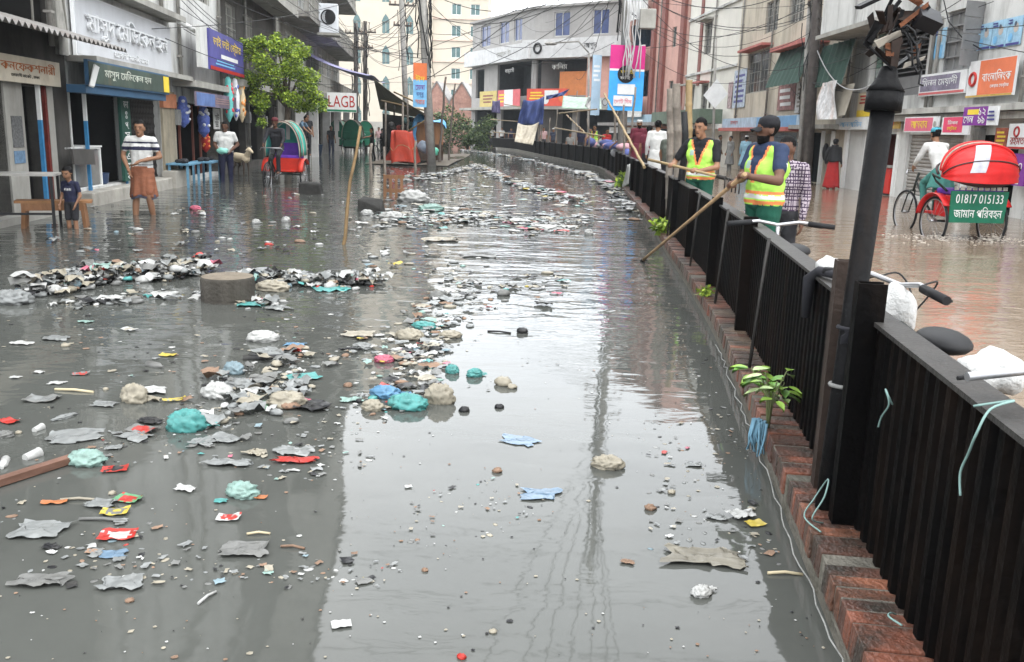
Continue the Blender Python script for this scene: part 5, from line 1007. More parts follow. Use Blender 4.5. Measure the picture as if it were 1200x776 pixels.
        for a0,w0,m in((28,.02,M('hood_rib_dark',(.05,.03,.03),.6)),(86,.026,red),(97,.014,M('hood_rib_pale',())),(108,.018,red),(150,.010,M('hood_rib_dark',()))):
            mb=MB(); mb.tube([f(.02+.96*i/36,rad(a0),1.025) for i in range(37)],w0,6); part('hood_rib',mb,m,r)
        for s_ in(-1,1):
            mb=MB(); mb.tube([(-.2,.44*s_,.82),(.05,.48*s_,.95),(.12,.5*s_,1.05),(-.2,.58*s_,1.0)],.016,6); part('hood_hinge',mb,FRM,r)
    return r
def place(r,p,fwd,z=-.12):
    r.location=(p[0],p[1],z); r.rotation_euler=(0,0,math.atan2(fwd[1],fwd[0]))
RR=M('rick_red',(.48,.035,.02),.4,.25,4,dirt=.2); HT=M('hood_teal',(.04,.30,.24),.6,.3,3); HP=M('cushion_violet',(.13,.04,.36),.6,.25,6); GB=M('panel_green',(.015,.13,.075),.45,.2,5)
lr=rickshaw('red cycle rickshaw with a teal lined raised hood facing the camera by the street tree','up',(RR,HT,HP,RR)); a=gnd(321,214); b=gnd(291,220); place(lr,a+Vector((.25,.3,0)),(-.03,-1),-.15)
rr=rickshaw('cycle rickshaw with a folded red hood and a lettered green rear panel driving away','down',(M('rick_hood_red',(.50,.02,.02),.35,.2,5),HT,HP,GB),True); c=gnd(1131,279); rr.scale=(1.08,)*3; place(rr,c+Vector((-.08,0,0)),(-.16,1.35),-.12)
# copies far down the left street
gk=rickshaw('green backed cycle rickshaw with its hood up in the middle of the far left street','up',(GB,GB,GB,GB)); 
q=at(414,172,52); place(gk,q,(.1,1),-.15); gk.scale=(1.15,)*3
for (u,Y,l,fw) in((398,55,'dark hooded cycle rickshaw at the left of the green one far down the street',(.3,1)),(428,57,'pale topped cycle rickshaw right of the green one far down the street',(-.2,1))):
    k=copy_tree(gk); k['label']=l; k['group']='hooded carts far down the left street'; q=at(u,172,Y); place(k,q,fw,-.15)
gk['group']='hooded carts far down the left street'
# riders
def seat_pose(lean=.12,arm=.45): return dict(pel=(0,0,.93),che=(0,-lean*.7,1.2),nek=(0,-lean*1.4,1.42),hed=(0,-lean*1.6,1.56),sl=(.185,-lean*1.3,1.36),sr=(-.185,-lean*1.3,1.36),el=(.25,-lean-.16,1.12),er=(-.25,-lean-.16,1.12),wl=(.24,-arm,1.02),wr=(-.24,-arm,1.02),kl=(.11,-.36,.70),kr=(-.11,-.30,.58),al=(.1,-.30,.30),ar=(-.1,-.22,.17))
def rider(r,l,top,bot,sk,**k):
    p=Vector(r.location)+Matrix.Rotation(r.rotation_euler.z,3,'Z')@Vector((.70*r.scale.x,0,0)); h=k.pop('height',1.64)
    return person(l,p+Vector((0,0,1.06*r.scale.x-.93*h/1.72+.02)),r.rotation_euler.z+math.pi/2,h,top,bot,skin=sk,pose=seat_pose(**k.pop('sp',{})),vox=.015,**k)
rider(lr,'rickshaw driver in a dark shirt with a maroon head cloth riding the left rickshaw',DGR,DGR,SK2,cap=('round',C_('headcloth_maroon',(.12,.03,.035))),sleeve=1.5)
rider(rr,'rickshaw puller in a white shirt and teal cap pedalling away on the right',WHC,C_('lungi_teal',(.07,.25,.22)),SK,cap=('prayer',M('cap_teal',(.06,.28,.36),.8,.3,20)),sleeve=1.5,sp=dict(lean=.22,arm=.5),skirt=[(.62,.98,.16,.24,C_('lungi_teal',()),'lungi',1,.06)])
mb=MB(); r=random.Random(41)
for k in range(650):
    a=r.uniform(0,6.28); side=r.choice((-.5,.5)); rr0=abs(r.gauss(0,.38)); q=c+Vector((side*.9+rr0*math.cos(a)-.1,rr0*math.sin(a)*.8-.15-.25*r.random(),abs(r.gauss(0,.05))*max(0,1-1.5*rr0))); s_=r.uniform(.003,.010); mb.ell(q,(s_*r.uniform(1,4),s_*1.6,s_*.6),6,4)
solo('splash',mb,M('foam_white',(.55,.50,.44),.3,.2,9),'foam and drops thrown up by the rear wheels of the right rickshaw','splash',kind='stuff')
# splash round the right rickshaw wheels
def bicycle(label,group):
    r=thing('bicycle',label,'bicycle',(0,0,0),group)
    wheel(r,(0,0,.34)); wheel(r,(1.05,0,.34))
    mb=MB(); pts=dict(bb=(.45,0,.3),st=(.3,0,.8),ht=(.86,0,.82),hb=(.9,0,.68))
    for a,b in(('bb','st'),('bb','hb'),('st','ht'),('ht','hb')): mb.tube([pts[a],pts[b]],.016,8)
    for y in(-.05,.05): mb.tube([pts['bb'],(0,y,.34)],.009,6); mb.tube([pts['st'],(0,y,.34)],.008,6); mb.tube([pts['hb'],(.93,y,.62),(1.05,y,.34)],.011,6)
    part('frame',mb,FRM,r); mb=MB(); mb.tube([(.86,0,.82),(.845,0,.95)],.014,8); mb.tube([(.78,-.3,.97),(.83,-.14,.985),(.86,0,.96),(.83,.14,.985),(.78,.3,.97)],.0115,8); hb=part('handlebar',mb,CHR,r)
    for s_ in(-1,1):
        mb=MB(); mb.tube([(.80,.19*s_,.98),(.76,.36*s_,.965)],.018,10); part('grip',mb,RUB,hb)
    mb=MB()
    for s_ in(-1,1): mb.tube([(.84,.13*s_,.98),(.87,.2*s_,.96),(.84,.3*s_,.95)],.006,5); mb.tube(smooth([(.86,.12*s_,.98),(.94,.11*s_,.99),(.96,.05*s_,.92),(.92,.01*s_,.82),(.9,0,.7)]),.004,5)
    part('brake_lever',mb,BK,hb)
    mb=MB(); mb.ell((.27,0,.86),(.15,.085,.04)); mb.tube([(.3,0,.7),(.28,0,.84)],.013,8); part('saddle',mb,BK,r)
    mb=MB(); mb.torus((.45,0,.3),.085,.008,(0,1,0),18,5); mb.tube([(.45,-.1,.2),(.45,.1,.4)],.009,6); part('crank',mb,CHR,r); return r
bk=bicycle('black bicycle leaning behind the fence in front of the cap wearing worker','bicycles parked behind the fence')
def pbike(b,u,v,Y,z,head):
    q=at(u,v,Y); R3=Matrix.Rotation(head,3,'Z'); o=R3@Vector((.845,0,.965)); b.location=q-o; b.rotation_euler=(0,0,head)
def steer(b,a):
    for ch in b.children:
        if ch.name.split('.')[0] in('handlebar','brake_lever'):
            M_=Matrix.Translation((.845,0,.9))@Matrix.Rotation(a,4,'Z')@Matrix.Translation((-.845,0,-.9)); ch.matrix_local=M_
pbike(bk,912,263,6.2,0,1.5)
b2_=copy_tree(bk); b2_['label']='bicycle behind the fence with a white sack slung under its handlebar'; pbike(b2_,1052,333,3.62,0,1.46); steer(b2_,-1.15)
b3_=copy_tree(bk); [bpy.data.objects.remove(g_) for ch in list(b3_.children) for g_ in list(ch.children) if g_.name.startswith('grip')]; b3_['label']='bicycle with a bare steel handlebar at the right end of the fence'; pbike(b3_,1280,446,2.05,0,1.42)
q=at(1058,352,3.55); mb=MB(); mb.ell(q+Vector((0,.05,-.05)),(.085,.08,.12),18,14,fn=lambda d:1+.10*math.sin(5*d.x+3*d.z)+.05*math.sin(11*d.y)-.18*max(0,d.z-.3)); solo('white_sack',mb,M('sack_white',(.45,.45,.44),.45,.25,8,.8,dirt=.5,dirtcol=(.15,.15,.15),bscale=30),'white plastic sack bulging under the handlebar behind the lamp post','sack')
mb=MB(); q=at(1070,372,3.5); mb.ell(q+Vector((-.01,.05,-.11)),(.06,.06,.05),12,8); solo('dark_bundle',mb,M('bundle_dark',(.05,.055,.07),.6,.4,6),'dark bundle hanging under the white sack behind the fence','bundle')
q=at(1150,440,2.4); mb=MB(); mb.ell(q+Vector((.10,.12,-.02)),(.10,.075,.065),20,14,fn=lambda d:1+.13*math.sin(6*d.x+2*d.z)+.06*math.sin(13*d.y+4*d.x)); solo('white_sack',mb,M('sack_white',()),'white plastic sack with grey print resting against the fence top at the right','sack')
q=at(975,318,4.0); mb=MB(); mb.ell(q+Vector((.02,.1,.0)),(.06,.06,.055),14,10,fn=lambda d:1+.1*math.sin(7*d.x+3*d.z)); solo('white_sack',mb,M('sack_white',()),'small white plastic bag tied behind the fence left of the lamp post','sack')
mb=MB(); mb.tube([fp(4.05,-.03,.7),fp(4.05,-.03,.88),fp(4.0,.0,.925),fp(3.85,.05,.93),fp(3.8,.1,.9)],[.02,.03,.022,.02,.02],8); solo('black_cloth',mb,M('rag_black',()),'black cloth strip tied over the fence top near the white plastic bag','cloth')
mbk=copy_tree(bk); mbk['label']='dark bicycle parked at the left of the red tarped cart'; mbk['group']='bicycles parked behind the fence'; q=at(452,178,44); mbk.location=(q.x,q.y,-.1); mbk.rotation_euler=(0,0,2.2); del mbk['group']
# goat
def goat(p,hd):
    r=thing('goat','cream goat with dark legs standing beside the man in the white T-shirt','goat',p); r.rotation_euler=(0,0,hd)
    pr=[('c',(0,-.22,.52),.13,(0,.25,.54),.14),('c',(0,-.25,.56),.09,(0,-.40,.74),.065),('c',(0,-.40,.78),.065,(0,-.56,.70),.035),('c',(.05,-.40,.80),.02,(.13,-.38,.74),.012),('c',(-.05,-.40,.80),.02,(-.13,-.38,.74),.012),('c',(.03,-.38,.83),.012,(.05,-.31,.92),.006),('c',(-.03,-.38,.83),.012,(-.05,-.31,.92),.006),('c',(0,.36,.6),.02,(0,.44,.55),.012)]
    n=len(pr)
    for x in(-.08,.08): pr+=[('c',(x,-.22,.45),.055,(x,-.23,.25),.03),('c',(x,-.23,.25),.03,(x,-.22,.02),.022),('c',(x,.24,.46),.075,(x,.17,.33),.045),('c',(x,.17,.33),.04,(x,.27,.22),.025),('c',(x,.27,.22),.025,(x,.25,.02),.022)]
    rg=[0]*n+[1]*(len(pr)-n); body_object('body',pr,rg,[M('goat_cream',(.5,.42,.3),.9,.2,8),M('goat_dark',(.06,.045,.035),.9)],.018,r)
q=gnd(277,207); goat(Vector((q.x,q.y+.5,-.02)),.9)
# ---------------- trees and plants ----------------
def leafmat(n,c): return M(n,c,.5,.3,3)
LG=[leafmat('leaf_lime',(.30,.40,.045)),leafmat('leaf_green',(.19,.28,.035)),leafmat('leaf_dark',(.05,.10,.022))]
def leaves(mb,clumps,n,size,seed,asp=.5,droop=.3):
    r=random.Random(seed); tot=sum(c[1]**2 for c in clumps)
    for c,R_ in clumps:
        for _ in range(int(n*R_**2/tot)):
            d=Vector((r.gauss(0,1),r.gauss(0,1),r.gauss(0,1))).normalized()*R_*(r.random()**.45)
            d.z*=.8; p=Vector(c)+d; a=Vector((r.gauss(0,1),r.gauss(0,1),r.gauss(0,.6)-droop)).normalized(); b=a.cross(Vector((r.gauss(0,1),r.gauss(0,1),r.gauss(0,1)))).normalized()
            s=size*r.uniform(.6,1.3); m=r.choice([0,0,1,1,2]) if d.z>-R_*.2 else r.choice([0,1,1,2,2])
            mb.add([p,p+a*s*.5+b*s*asp*.5,p+a*s,p+a*s*.5-b*s*asp*.5],[(0,1,2,3)],m,False)
def tree(name,label,base,trunk,limbs,clumps,n,size,mats,bark,seed,cat='tree',group=None):
    t=thing(name,label,cat,base,group); mb=MB(); mb.tube(trunk[0],trunk[1],10); part('trunk',mb,bark,t)
    mb=MB()
    for pts,r0 in limbs: mb.tube(pts,[r0*(1-.7*i/(len(pts)-1)) for i in range(len(pts))],7)
    if limbs: part('limb',mb,bark,t)
    mb=MB(); leaves(mb,clumps,n,size,seed); part('crown',mb,mats,t); return t
BARK=M('bark_grey',(.10,.08,.06),.9,.4,8,.5)
def ap(u,v,Y): return at(u,v,Y)
Bt=ap(338,196,28.5); Bt.z=-.2; rt_=random.Random(21); cl=[]
for u,v,Y,R_ in((310,45,28,.42),(325,60,28.2,.6),(300,70,27.7,.55),(345,75,28.3,.6),(318,88,27.8,.65),(355,95,28.2,.55),(335,108,28,.6),(300,100,28,.5),(368,112,28.3,.4),(310,122,27.8,.45),(360,120,28.5,.4),(335,50,28.4,.45),(372,128,28.6,.28),(295,55,28,.35),(350,60,28,.4),(288,85,28,.35),(304,135,28,.3),(322,35,28.3,.25)): cl+=[(ap(u+rt_.uniform(-9,9),v+rt_.uniform(-9,9),Y+rt_.uniform(-.4,.4)),R_*rt_.uniform(.45,.75)) for _ in(0,1)]
lb=[([Bt+Vector((0,0,2.2)),(Bt+Vector((0,0,3.2))+c[0])/2+Vector((0,0,-.2)),c[0]],.05) for c in cl[:24:2]]
tree('street_tree','bright lime green leafy street tree in front of the mossy building',Bt,([Bt,Bt+Vector((-.05,0,1.2)),Bt+Vector((.05,0,2.3)),Bt+Vector((-.1,0,3.4))],[.13,.10,.09,.05]),lb,cl,13000,.095,LG,BARK,5)
bb=ap(548,172,70); bb.z=-.2; cl=[]; r=random.Random(9)
for k in range(26): cl.append((bb+Vector((r.uniform(-2.2,1.6),r.uniform(-1.2,1.2),r.uniform(.4,3.2)-abs(r.gauss(0,.2)))),r.uniform(.5,.9)))
tree('roadside_bush','broad dusty green bush at the far end of the black fence',bb,([bb,bb+Vector((0,0,1.5))],[.12,.06]),[],cl,5200,.22,[leafmat('bush_pale',(.13,.17,.07)),leafmat('bush_green',(.07,.11,.04)),leafmat('bush_dark',(.03,.055,.025))],BARK,6,'bush')
for k,(u,v,Y,s_,l) in enumerate(((720,212,24,.35,'small green weed growing at the foot of the fence below the banner pole'),(773,282,12.7,.22,'low green weed on the brick kerb beside the rake tines'),(832,375,7.6,.10,'tiny green weed sprouting between the kerb bricks'))):
    b_=fp(Y,-.15,.15); mb=MB(); leaves(mb,[(b_+Vector((0,0,s_*.5)),s_*.6)],120,s_*.45,30+k); solo('weed',mb,LG,l,'weed')
wb=fp(4.05,-.15,.13); wd=thing('young_plant','young broad leaved green plant growing out of the brick kerb beside the water','plant',wb); r=random.Random(14); mb=MB(); tips=[]
for k in range(7):
    a=r.uniform(0,6.28); h=r.uniform(.2,.33); q=wb+Vector((.11*math.cos(a),.11*math.sin(a),h)); tips.append(q); mb.tube([wb,wb+Vector((.02*math.cos(a),.02*math.sin(a),h*.6)),q],[.006,.005,.003],5)
part('stem',mb,M('stem_green',(.12,.14,.06)),wd); mb=MB()
for q in tips:
    for k in range(6):
        a=r.uniform(0,6.28); d=Vector((math.cos(a),math.sin(a),r.uniform(-.45,.25))).normalized(); s_=Vector((-d.y,d.x,0)).normalized(); up=d.cross(s_); Ln=r.uniform(.055,.10); p=q+d*.015-Vector((0,0,r.uniform(0,.09))); P=[]
        for i in range(6):
            x=i/5; wv=.42*Ln*math.sin(math.pi*min(1,x*1.02+.05))**.8*(1-.25*x); c=p+d*Ln*x-Vector((0,0,.35*Ln*x*x))
            P+=[c-s_*wv*.9+up*.012*x,c-Vector((0,0,.004)),c+s_*wv*.9+up*.012*x]
        m=r.choice([0,0,1,3]); mb.add(P,[(3*i+j,3*i+3+j,3*i+4+j,3*i+1+j) for i in range(5) for j in(0,1)],m,True)
part('leaf_cluster',mb,[M('weed_lime',(.22,.36,.06),.45,.3,20),M('weed_green',(.12,.25,.05),.45,.3,20),LG[2],M('weed_pale',(.36,.46,.22),.5,.3,20)],wd)
mb=MB(); 
for k in range(16): p=wb+Vector((-.04+r.uniform(-.03,.03),r.uniform(-.05,.05),.02)); mb.tube([p+Vector((0,0,.04)),p+Vector((r.uniform(-.02,.01),0,-.04)),p+Vector((r.uniform(-.03,.02),r.uniform(-.02,.02),-.12))],[.008,.006,.003],5)
solo('blue_rag',mb,M('rag_blue',(.14,.27,.36),.8,.4,9),'frayed blue plastic rag hanging into the water below the young plant','rag')
# ---------------- poles, banners, bamboo ----------------
CONC=M('pole_concrete',(.30,.29,.27),.9,.3,4,.3,dirt=.5,dirtcol=(.10,.09,.08)); DPOLE=M('pole_dark',(.07,.06,.055),.8,.4,5,.3,dirt=.4,dirtcol=(.3,.28,.25))
def pole(name,label,base,top,r0,r1,mat,arms=(),cat='utility pole',group=None,bundle=0,seed=1):
    p=thing(name,label,cat,base,group); mb=MB(); base=Vector(base); top=Vector(top); mb.tube([base,base.lerp(top,.5),top],[r0,(r0+r1)/2,r1],12); part('shaft',mb,mat,p)
    for f,w_,yaw in arms:
        c=base.lerp(top,f); d=Vector((math.cos(yaw),math.sin(yaw),0)); mb=MB(); mb.bar(c-d*w_,c+d*w_,.08,.1); part('crossarm',mb,DPOLE,p)
        mb=MB()
        for s_ in(-.9,-.5,.5,.9): mb.lathe([(.03,0),(.05,.05),(.035,.09),(.05,.13),(.02,.17)],8,c+d*w_*s_+Vector((0,0,.05)))
        part('insulator',mb,M('insulator',(.25,.18,.14),.3),p)
    if bundle:
        r=random.Random(seed); mb=MB()
        for k in range(bundle):
            a=r.uniform(0,6.28); z0=r.uniform(.25,.75); pts=[]
            for i in range(7):
                c=base.lerp(top,min(.99,z0+.06*i)); rr=r0+.03+r.uniform(0,.12); pts.append(c+Vector((rr*math.cos(a),rr*math.sin(a),0))); a+=r.uniform(-.5,.5)
            mb.tube(pts,r.uniform(.012,.03),5)
        part('cable_bundle',mb,BK,p)
    return p
def up(b,h,lean=(0,0)): return Vector((b.x+lean[0],b.y+lean[1],b.z+h))
q5=at(506,193,37); q5.z=-.2; t5=at(493,-40,37)
pole('utility_pole','thick concrete utility pole with bundled cables beside the red tarped cart',q5,t5,.19,.15,CONC,((.93,.9,.2),),bundle=14,seed=3)
F5=Frame(q5.x-.12,q5.y-.35,1,.3)
def zz(v,Y,u=495): return at(u,v,Y).z
sign('pole_banner','orange and blue banner with yellow letters tied to the thick concrete pole',F5,(-.62,-.08,zz(126,37),zz(75,37)),0,SKY,[('#box',.5,.81,1,.38,ORG),('ঈদ',.5,.66,.7,.16,YEL),('েমলা',.5,.45,.7,.13,PUR),('বন্ধু',.5,.28,.6,.12,IND),('সবার',.5,.12,.7,.12,ORG)],.03)
q7=Vector(fp(31,.75,-.1)); q7=at(728,203,31); q7.z=-.1; t7=up(q7,15,(-.35,0))
pole('utility_pole','grey utility pole behind the fence carrying the magenta and blue banner',q7,t7,.16,.09,CONC,((.5,.8,.3),(.56,.7,.1)),bundle=14,seed=5)
mb=MB(); mb.fbox(Frame(q7.x,q7.y,1,0),.28,.8,zz(35,31,745),zz(12,31,745),.1,.5); solo('transformer_box',mb,GRY,'grey transformer box fixed to the banner pole','box',bevel=.03)
F7=Frame(q7.x,q7.y-.28,1,.12); sb=sign('pole_banner','magenta and blue banner with a black disc and white papers on the utility pole',F7,(-.62,.55,zz(130,31,727),zz(54,31,727)),0,M('banner_cyanblue',(.05,.33,.72),.6,.12,3),[('#box',.5,.82,1,.36,M('banner_magenta',(.55,.03,.2),.6,.12,3)),('#box',.5,.625,1,.03,WP),('#disc',.47,.56,.6,.27,BK),('ভাই',.5,.6,.4,.07,YEL),('চাই',.45,.51,.3,.06,WP),('#box',.5,.33,.5,.16,PWH),('#box',.42,.15,.55,.16,PWH),('েভাট িদন',.42,.15,.5,.08,PK)],.04)
mb=MB(); r=random.Random(2)
for k in range(9):
    a=r.uniform(-.25,.3); mb.tube([F7.p(a+r.uniform(-.2,.2)*i*.2,.1+.03*i,zz(0,31,727)-(zz(0,31,727)-zz(92,31,727))*i/5) for i in range(6)],.02,5)
solo('hanging_wires',mb,[M('cable_pale',(.4,.4,.4),.6)],'pale loose wires dangling down the front of the magenta banner','wire')
F7b=Frame(q7.x-.9,q7.y+.6,1,.3); sign('pole_banner','narrow pale blue banner behind the magenta one',F7b,(-.22,.1,zz(135,31,706),zz(63,31,706)),0,M('banner_pale',(.40,.52,.62),.7,.2,3),[('#lines',.5,.7,.8,.3,WP,4)],.03)
p1=gnd(944,216); pole('utility_pole','dark utility pole left of the navy doors, leaning slightly, with cable coils',Vector((p1.x,p1.y,-.2)),at(960,-30,p1.y),.20,.16,DPOLE,((.9,.8,1.5),),bundle=8,seed=8)
p2=gnd(930,214); pole('steel_pole','thin grey steel pole beside the dark utility pole on the right',Vector((p2.x,p2.y-.5,-.2)),at(951,-25,p2.y-.5),.085,.07,CONC,((.88,.5,1.2),),bundle=3,seed=9)
for (u,v0,Y,l,r0,tv,gp) in((417,172,60,'left pole of the pair of weathered wooden poles far down the street',.16,27,1),(428,172,61,'right pole of the pair of weathered wooden poles far down the street',.16,25,1),(478,180,52,'slim pale concrete pole behind the tarp shack',.17,-10,0),(836,190,38,'thin iron pole with a tilted board under the green canopy on the right',.06,45,0),(690,175,44,'slim street light pole behind the blue cloth goods',.06,62,0)):
    b_=at(u,v0,Y); b_.z=-.15; t_=at(u+(-8 if u==478 else 3 if u>800 else 0),tv,Y); pole('utility_pole' if r0>.1 else 'street_pole',l,b_,t_,r0,r0*.8,DPOLE if gp else CONC,((.92,.7,.2),(.8,.5,.2)) if r0>.1 else (),bundle=10 if gp else 4 if r0>.1 else 0,seed=int(u))
a_=at(690,62,44); mb=MB(); mb.tube([a_,a_+Vector((-.5,0,.5)),a_+Vector((-1.6,0,.4))],.04,6); mb.ell(a_+Vector((-1.8,0,.36)),(.3,.12,.08)); solo('street_light_arm',mb,CONC,'curved arm and head of the street light behind the banner pole','street light')
mb=MB(); c_=at(838,111,38); Fd=Frame(c_.x,c_.y-.1,1,0); mb.hexa([Fd.p(a,d,c_.z+b) for d in(0,.05) for a,b in((0,-.55),(.5,0.05),(0,.6),(-.5,-.05))]); solo('diamond_board',mb,PWH,'white diamond shaped board on the thin iron pole','sign')
# bamboo and sticks
def stick(name,label,p,q,r0,mat,cat='bamboo pole',nodes=True,group=None):
    p=Vector(p);q=Vector(q); mb=MB(); n=max(3,int((q-p).length/.3)); pts=[p.lerp(q,i/n)+Vector(((.008 if nodes else .02)*math.sin(i*1.7),0,.0)) for i in range(n+1)]
    if nodes:
        P=[];Rr=[]
        for i in range(n):
            P+=[pts[i],pts[i].lerp(pts[i+1],.07),pts[i].lerp(pts[i+1],.93)]; Rr+=[r0*1.14,r0*.97,r0*.95]
        mb.tube(P+[pts[-1]],Rr+[r0],8)
    else: mb.tube(pts,[r0*(1-.3*i/n) for i in range(n+1)],8)
    return solo(name,mb,mat,label,cat,group)
g_=gnd(398,287); stick('bamboo_pole','long crooked bamboo stick standing in the water in the middle of the street',Vector((g_.x,g_.y,-.25)),at(421,148,g_.y+.3),.026,M('stick_brown',(.19,.125,.06),.75,.4,7,.3,dirt=.4),nodes=False)
for u0,v0,u1,v1,Y,r0,m,l in((786,240,786,104,14,.055,GWD,'grey weathered bamboo post leftmost of the three by the fence'),(799,240,793,98,13.4,.06,GWD,'thick pale bamboo post in the middle of the three by the fence'),(808,250,808,94,13.0,.05,BAM,'yellow bamboo post rightmost of the three by the fence')):
    b_=at(u0,v0,Y); b_.z=-.1; stick('bamboo_post',l,b_,at(u1,v1,Y),r0,m)
stick('iron_pipe','short black iron pipe standing between the bamboo posts',Vector((at(800,240,12.6).x,12.6,-.1)),at(803,131,12.6),.06,BK,'pipe',False)
stick('bamboo_pole','leaning bamboo pole propped from the fence top against the banner',at(755,196,18),at(708,110,26),.03,BAM)
stick('bamboo_pole','white cloth wrapped bamboo leaning beside the lime vest worker',at(811,185,13.2),at(806,150,13.4),.03,WHC)
for u,vb,vt,r0,l in((434,212,168,.05,'grey stake standing in the water right behind the leaning bamboo stick'),(450,207,172,.05,'short grey stake beside the brown slatted crate'),(486,204,165,.05,'brown stake in front of the red tarped cart'),(514,192,90,.06,'tall dark crooked stake right of the thick concrete pole'),(525,190,98,.05,'thin tall stake leaning right of the dark crooked stake')):
    g_=gnd(u,vb); stick('wooden_stake',l,Vector((g_.x,g_.y,-.2)),at(u+(8 if vt<110 else 1),vt,g_.y),r0,GWD if u<500 else M('stake_dark',(.12,.10,.085),.9,.4,6),'stake',False)
# scaffold frames of the fence side stalls
r=random.Random(31)
for k,u in enumerate((571,578,585,592,598,606,617,640,655,672,684,693,700,706)):
    yy=64-(u-571)*.27; b_=Vector((at(u,170,yy).x,yy,-.1)); 
    if b_.x<fx(yy)+.15: b_.x=fx(yy)+.2
    stick('bamboo_post','thin bamboo post of the market stalls along the far fence',b_,b_+Vector((r.uniform(-.3,.3),0,r.uniform(2.2,3.6))),.04,GWD,'bamboo post',False,'bamboo posts of the stalls along the far fence')
for k,(u0,v0,u1,v1) in enumerate(((575,140,612,143),(578,155,620,158),(650,150,708,160),(655,133,700,128),(590,122,625,128),(664,135,690,160))):
    y0=62-(u0-577)*.29; y1=62-(u1-577)*.29; stick('bamboo_rail','thin bamboo rail tied across the stall posts along the far fence',at(u0,v0,y0),at(u1,v1,y1),.03,BAM,'bamboo rail',False,'bamboo rails of the stalls')
def drape(name,label,c4,Y4,mat,cat,wr=.12,seed=0,nu=14,nv=12):
    P=[at(u,v,Y) for (u,v),Y in zip(c4,Y4)]  # tl,tr,br,bl
    def f(x,y):
        p=P[0].lerp(P[1],x).lerp(P[3].lerp(P[2],x),y); n_=mnoise.noise(Vector((x*4+seed,y*1.5,seed))); return p+Vector((0,-1,0))*wr*(n_*1.5+math.sin(x*17+3*y)*.5)+Vector((0,0,-.15*wr*math.sin(math.pi*x)*4*(1-y)))
    mb=MB(); mb.grid(f,nu,nv); o=solo(name,mb,mat,label,cat); md=o.modifiers.new('s','SOLIDIFY'); md.thickness=.015; return o
drape('blue_tarp','blue tarp hung over the stall poles above the beige sackcloth',[(613,117),(638,113),(636,146),(606,147)],[46]*4,BTP,'tarp',.2,3)
drape('sackcloth','beige sackcloth hanging over the far fence below the blue tarp',[(607,144),(632,143),(624,170),(603,166)],[45.5,45.5,44,44],SACK,'cloth',.25,5)
drape('blue_tarp','narrow strip of blue tarp tied to the right of the stall tarp',[(640,112),(668,104),(660,112),(640,117)],[45]*4,BTP,'tarp',.1,8)
drape('violet_cloth','small violet cloth hanging at the left end of the stalls',[(577,118),(586,117),(586,133),(576,132)],[58]*4,M('cloth_violet2',(.13,.12,.22)),'cloth',.1,9)
drape('green_awning','green and white striped awning of the stall right of the blue tarp',[(660,112),(703,113),(705,128),(658,127)],[40,38,36,38],M('awning_palegreen',(.32,.42,.34),.7,.4,5),'awning',.1,2)
drape('white_sheet','white plastic sheet hanging right of the green striped awning',[(690,113),(701,112),(698,136),(685,124)],[36]*4,WHC,'sheet',.1,4)
drape('white_sheet','white cloth hanging down the fence to the water left of the watered kerb',[(735,193),(738,192),(736,216),(729,220)],[22,22,22,22.5],WHC,'cloth',.06,6)
mb=MB(); r=random.Random(6)
for k in range(34):
    yy=r.uniform(30,42); mb.ell(fp(yy,r.uniform(.1,.6),r.uniform(.85,1.1)),(r.uniform(.2,.45),.25,r.uniform(.1,.22)),10,6,r.choice([0,0,0,1,2]))
solo('cloth_goods',mb,[M('goods_blue',(.09,.11,.28),.8,.4,5),M('goods_pink',(.5,.3,.33),.8,.3,5),M('goods_grey',(.35,.35,.36),.8,.4,5)],'heap of blue and pink cloth goods spread over the fence top at the stalls','cloth goods',kind='stuff')
# tarp shack and carts on the middle island
isl=MB(); isl.grid(lambda a,b:Vector((-6.2+3.4*a,37+18*b,.03+.06*math.sin(9*a)*math.sin(7*b))),10,10); struct('island',isl,M('mud_ground',(.10,.085,.065),.8,.4,3))
drape('shack_tarp','olive tarp roof of the shack sloping down beside the thick concrete pole',[(438,92),(503,136),(500,140),(446,128)],[47,38,44,50],OLV,'tarp',.15,7,16,10)
sh=thing('market_shack','makeshift dark shack of poles and boards under the olive tarp','shack',(-5.2,42,0))
mb=MB()
for u,vt,Y in((452,120,43),(462,112,46),(472,120,40),(478,118,41)): b_=at(u,180,Y); b_.z=0; mb.tube([b_,at(u,vt,Y)],.05,6)
part('post',mb,GWD,sh); mb=MB(); a_=at(452,150,45); mb.hexa([(a_.x,44,0),(a_.x+2.6,44,0),(a_.x+2.6,44.1,0),(a_.x,44.1,0),(a_.x,44,2.1),(a_.x+2.6,44,1.9),(a_.x+2.6,44.1,1.9),(a_.x,44.1,2.1)]); part('back_board',mb,DK,sh)
mb=MB(); mb.tube([at(447,118,43),at(500,130,40)],.04,6); mb.tube([at(462,108,43),at(505,128,39)],.04,6); mb.tube([at(468,160,39),at(500,140,38)],.03,6); part('rail',mb,BAM,sh)
mb=MB(); r=random.Random(15)
for k in range(26): q=at(r.uniform(455,500),r.uniform(140,160),r.uniform(41,43.5)); mb.ell(q,(.16,.16,.14),7,5,r.randrange(4))
part('goods',mb,[M('goods_red',()),GRY,DK2,M('goods_teal',(.1,.2,.2))],sh)
q=at(473,195,37); ct=thing('covered_cart','market cart tied under a bright orange red tarp','cart',Vector((q.x,q.y,0)))
mb=MB(); rr_=Vector((q.x,q.y,0)); 
def cart(x,y):
    a=2*math.pi*x; k=max(0,1-y**6*.0); wv=.55*(1-.25*y)*(1+.08*math.sin(5*a+4*y)+.05*math.sin(9*a)); 
    return rr_+Vector((.06+wv*math.copysign(abs(math.cos(a))**.5,math.cos(a))-.12*y,wv*.8*math.copysign(abs(math.sin(a))**.5,math.sin(a)),.12+1.22*y+.05*math.sin(3*a)))
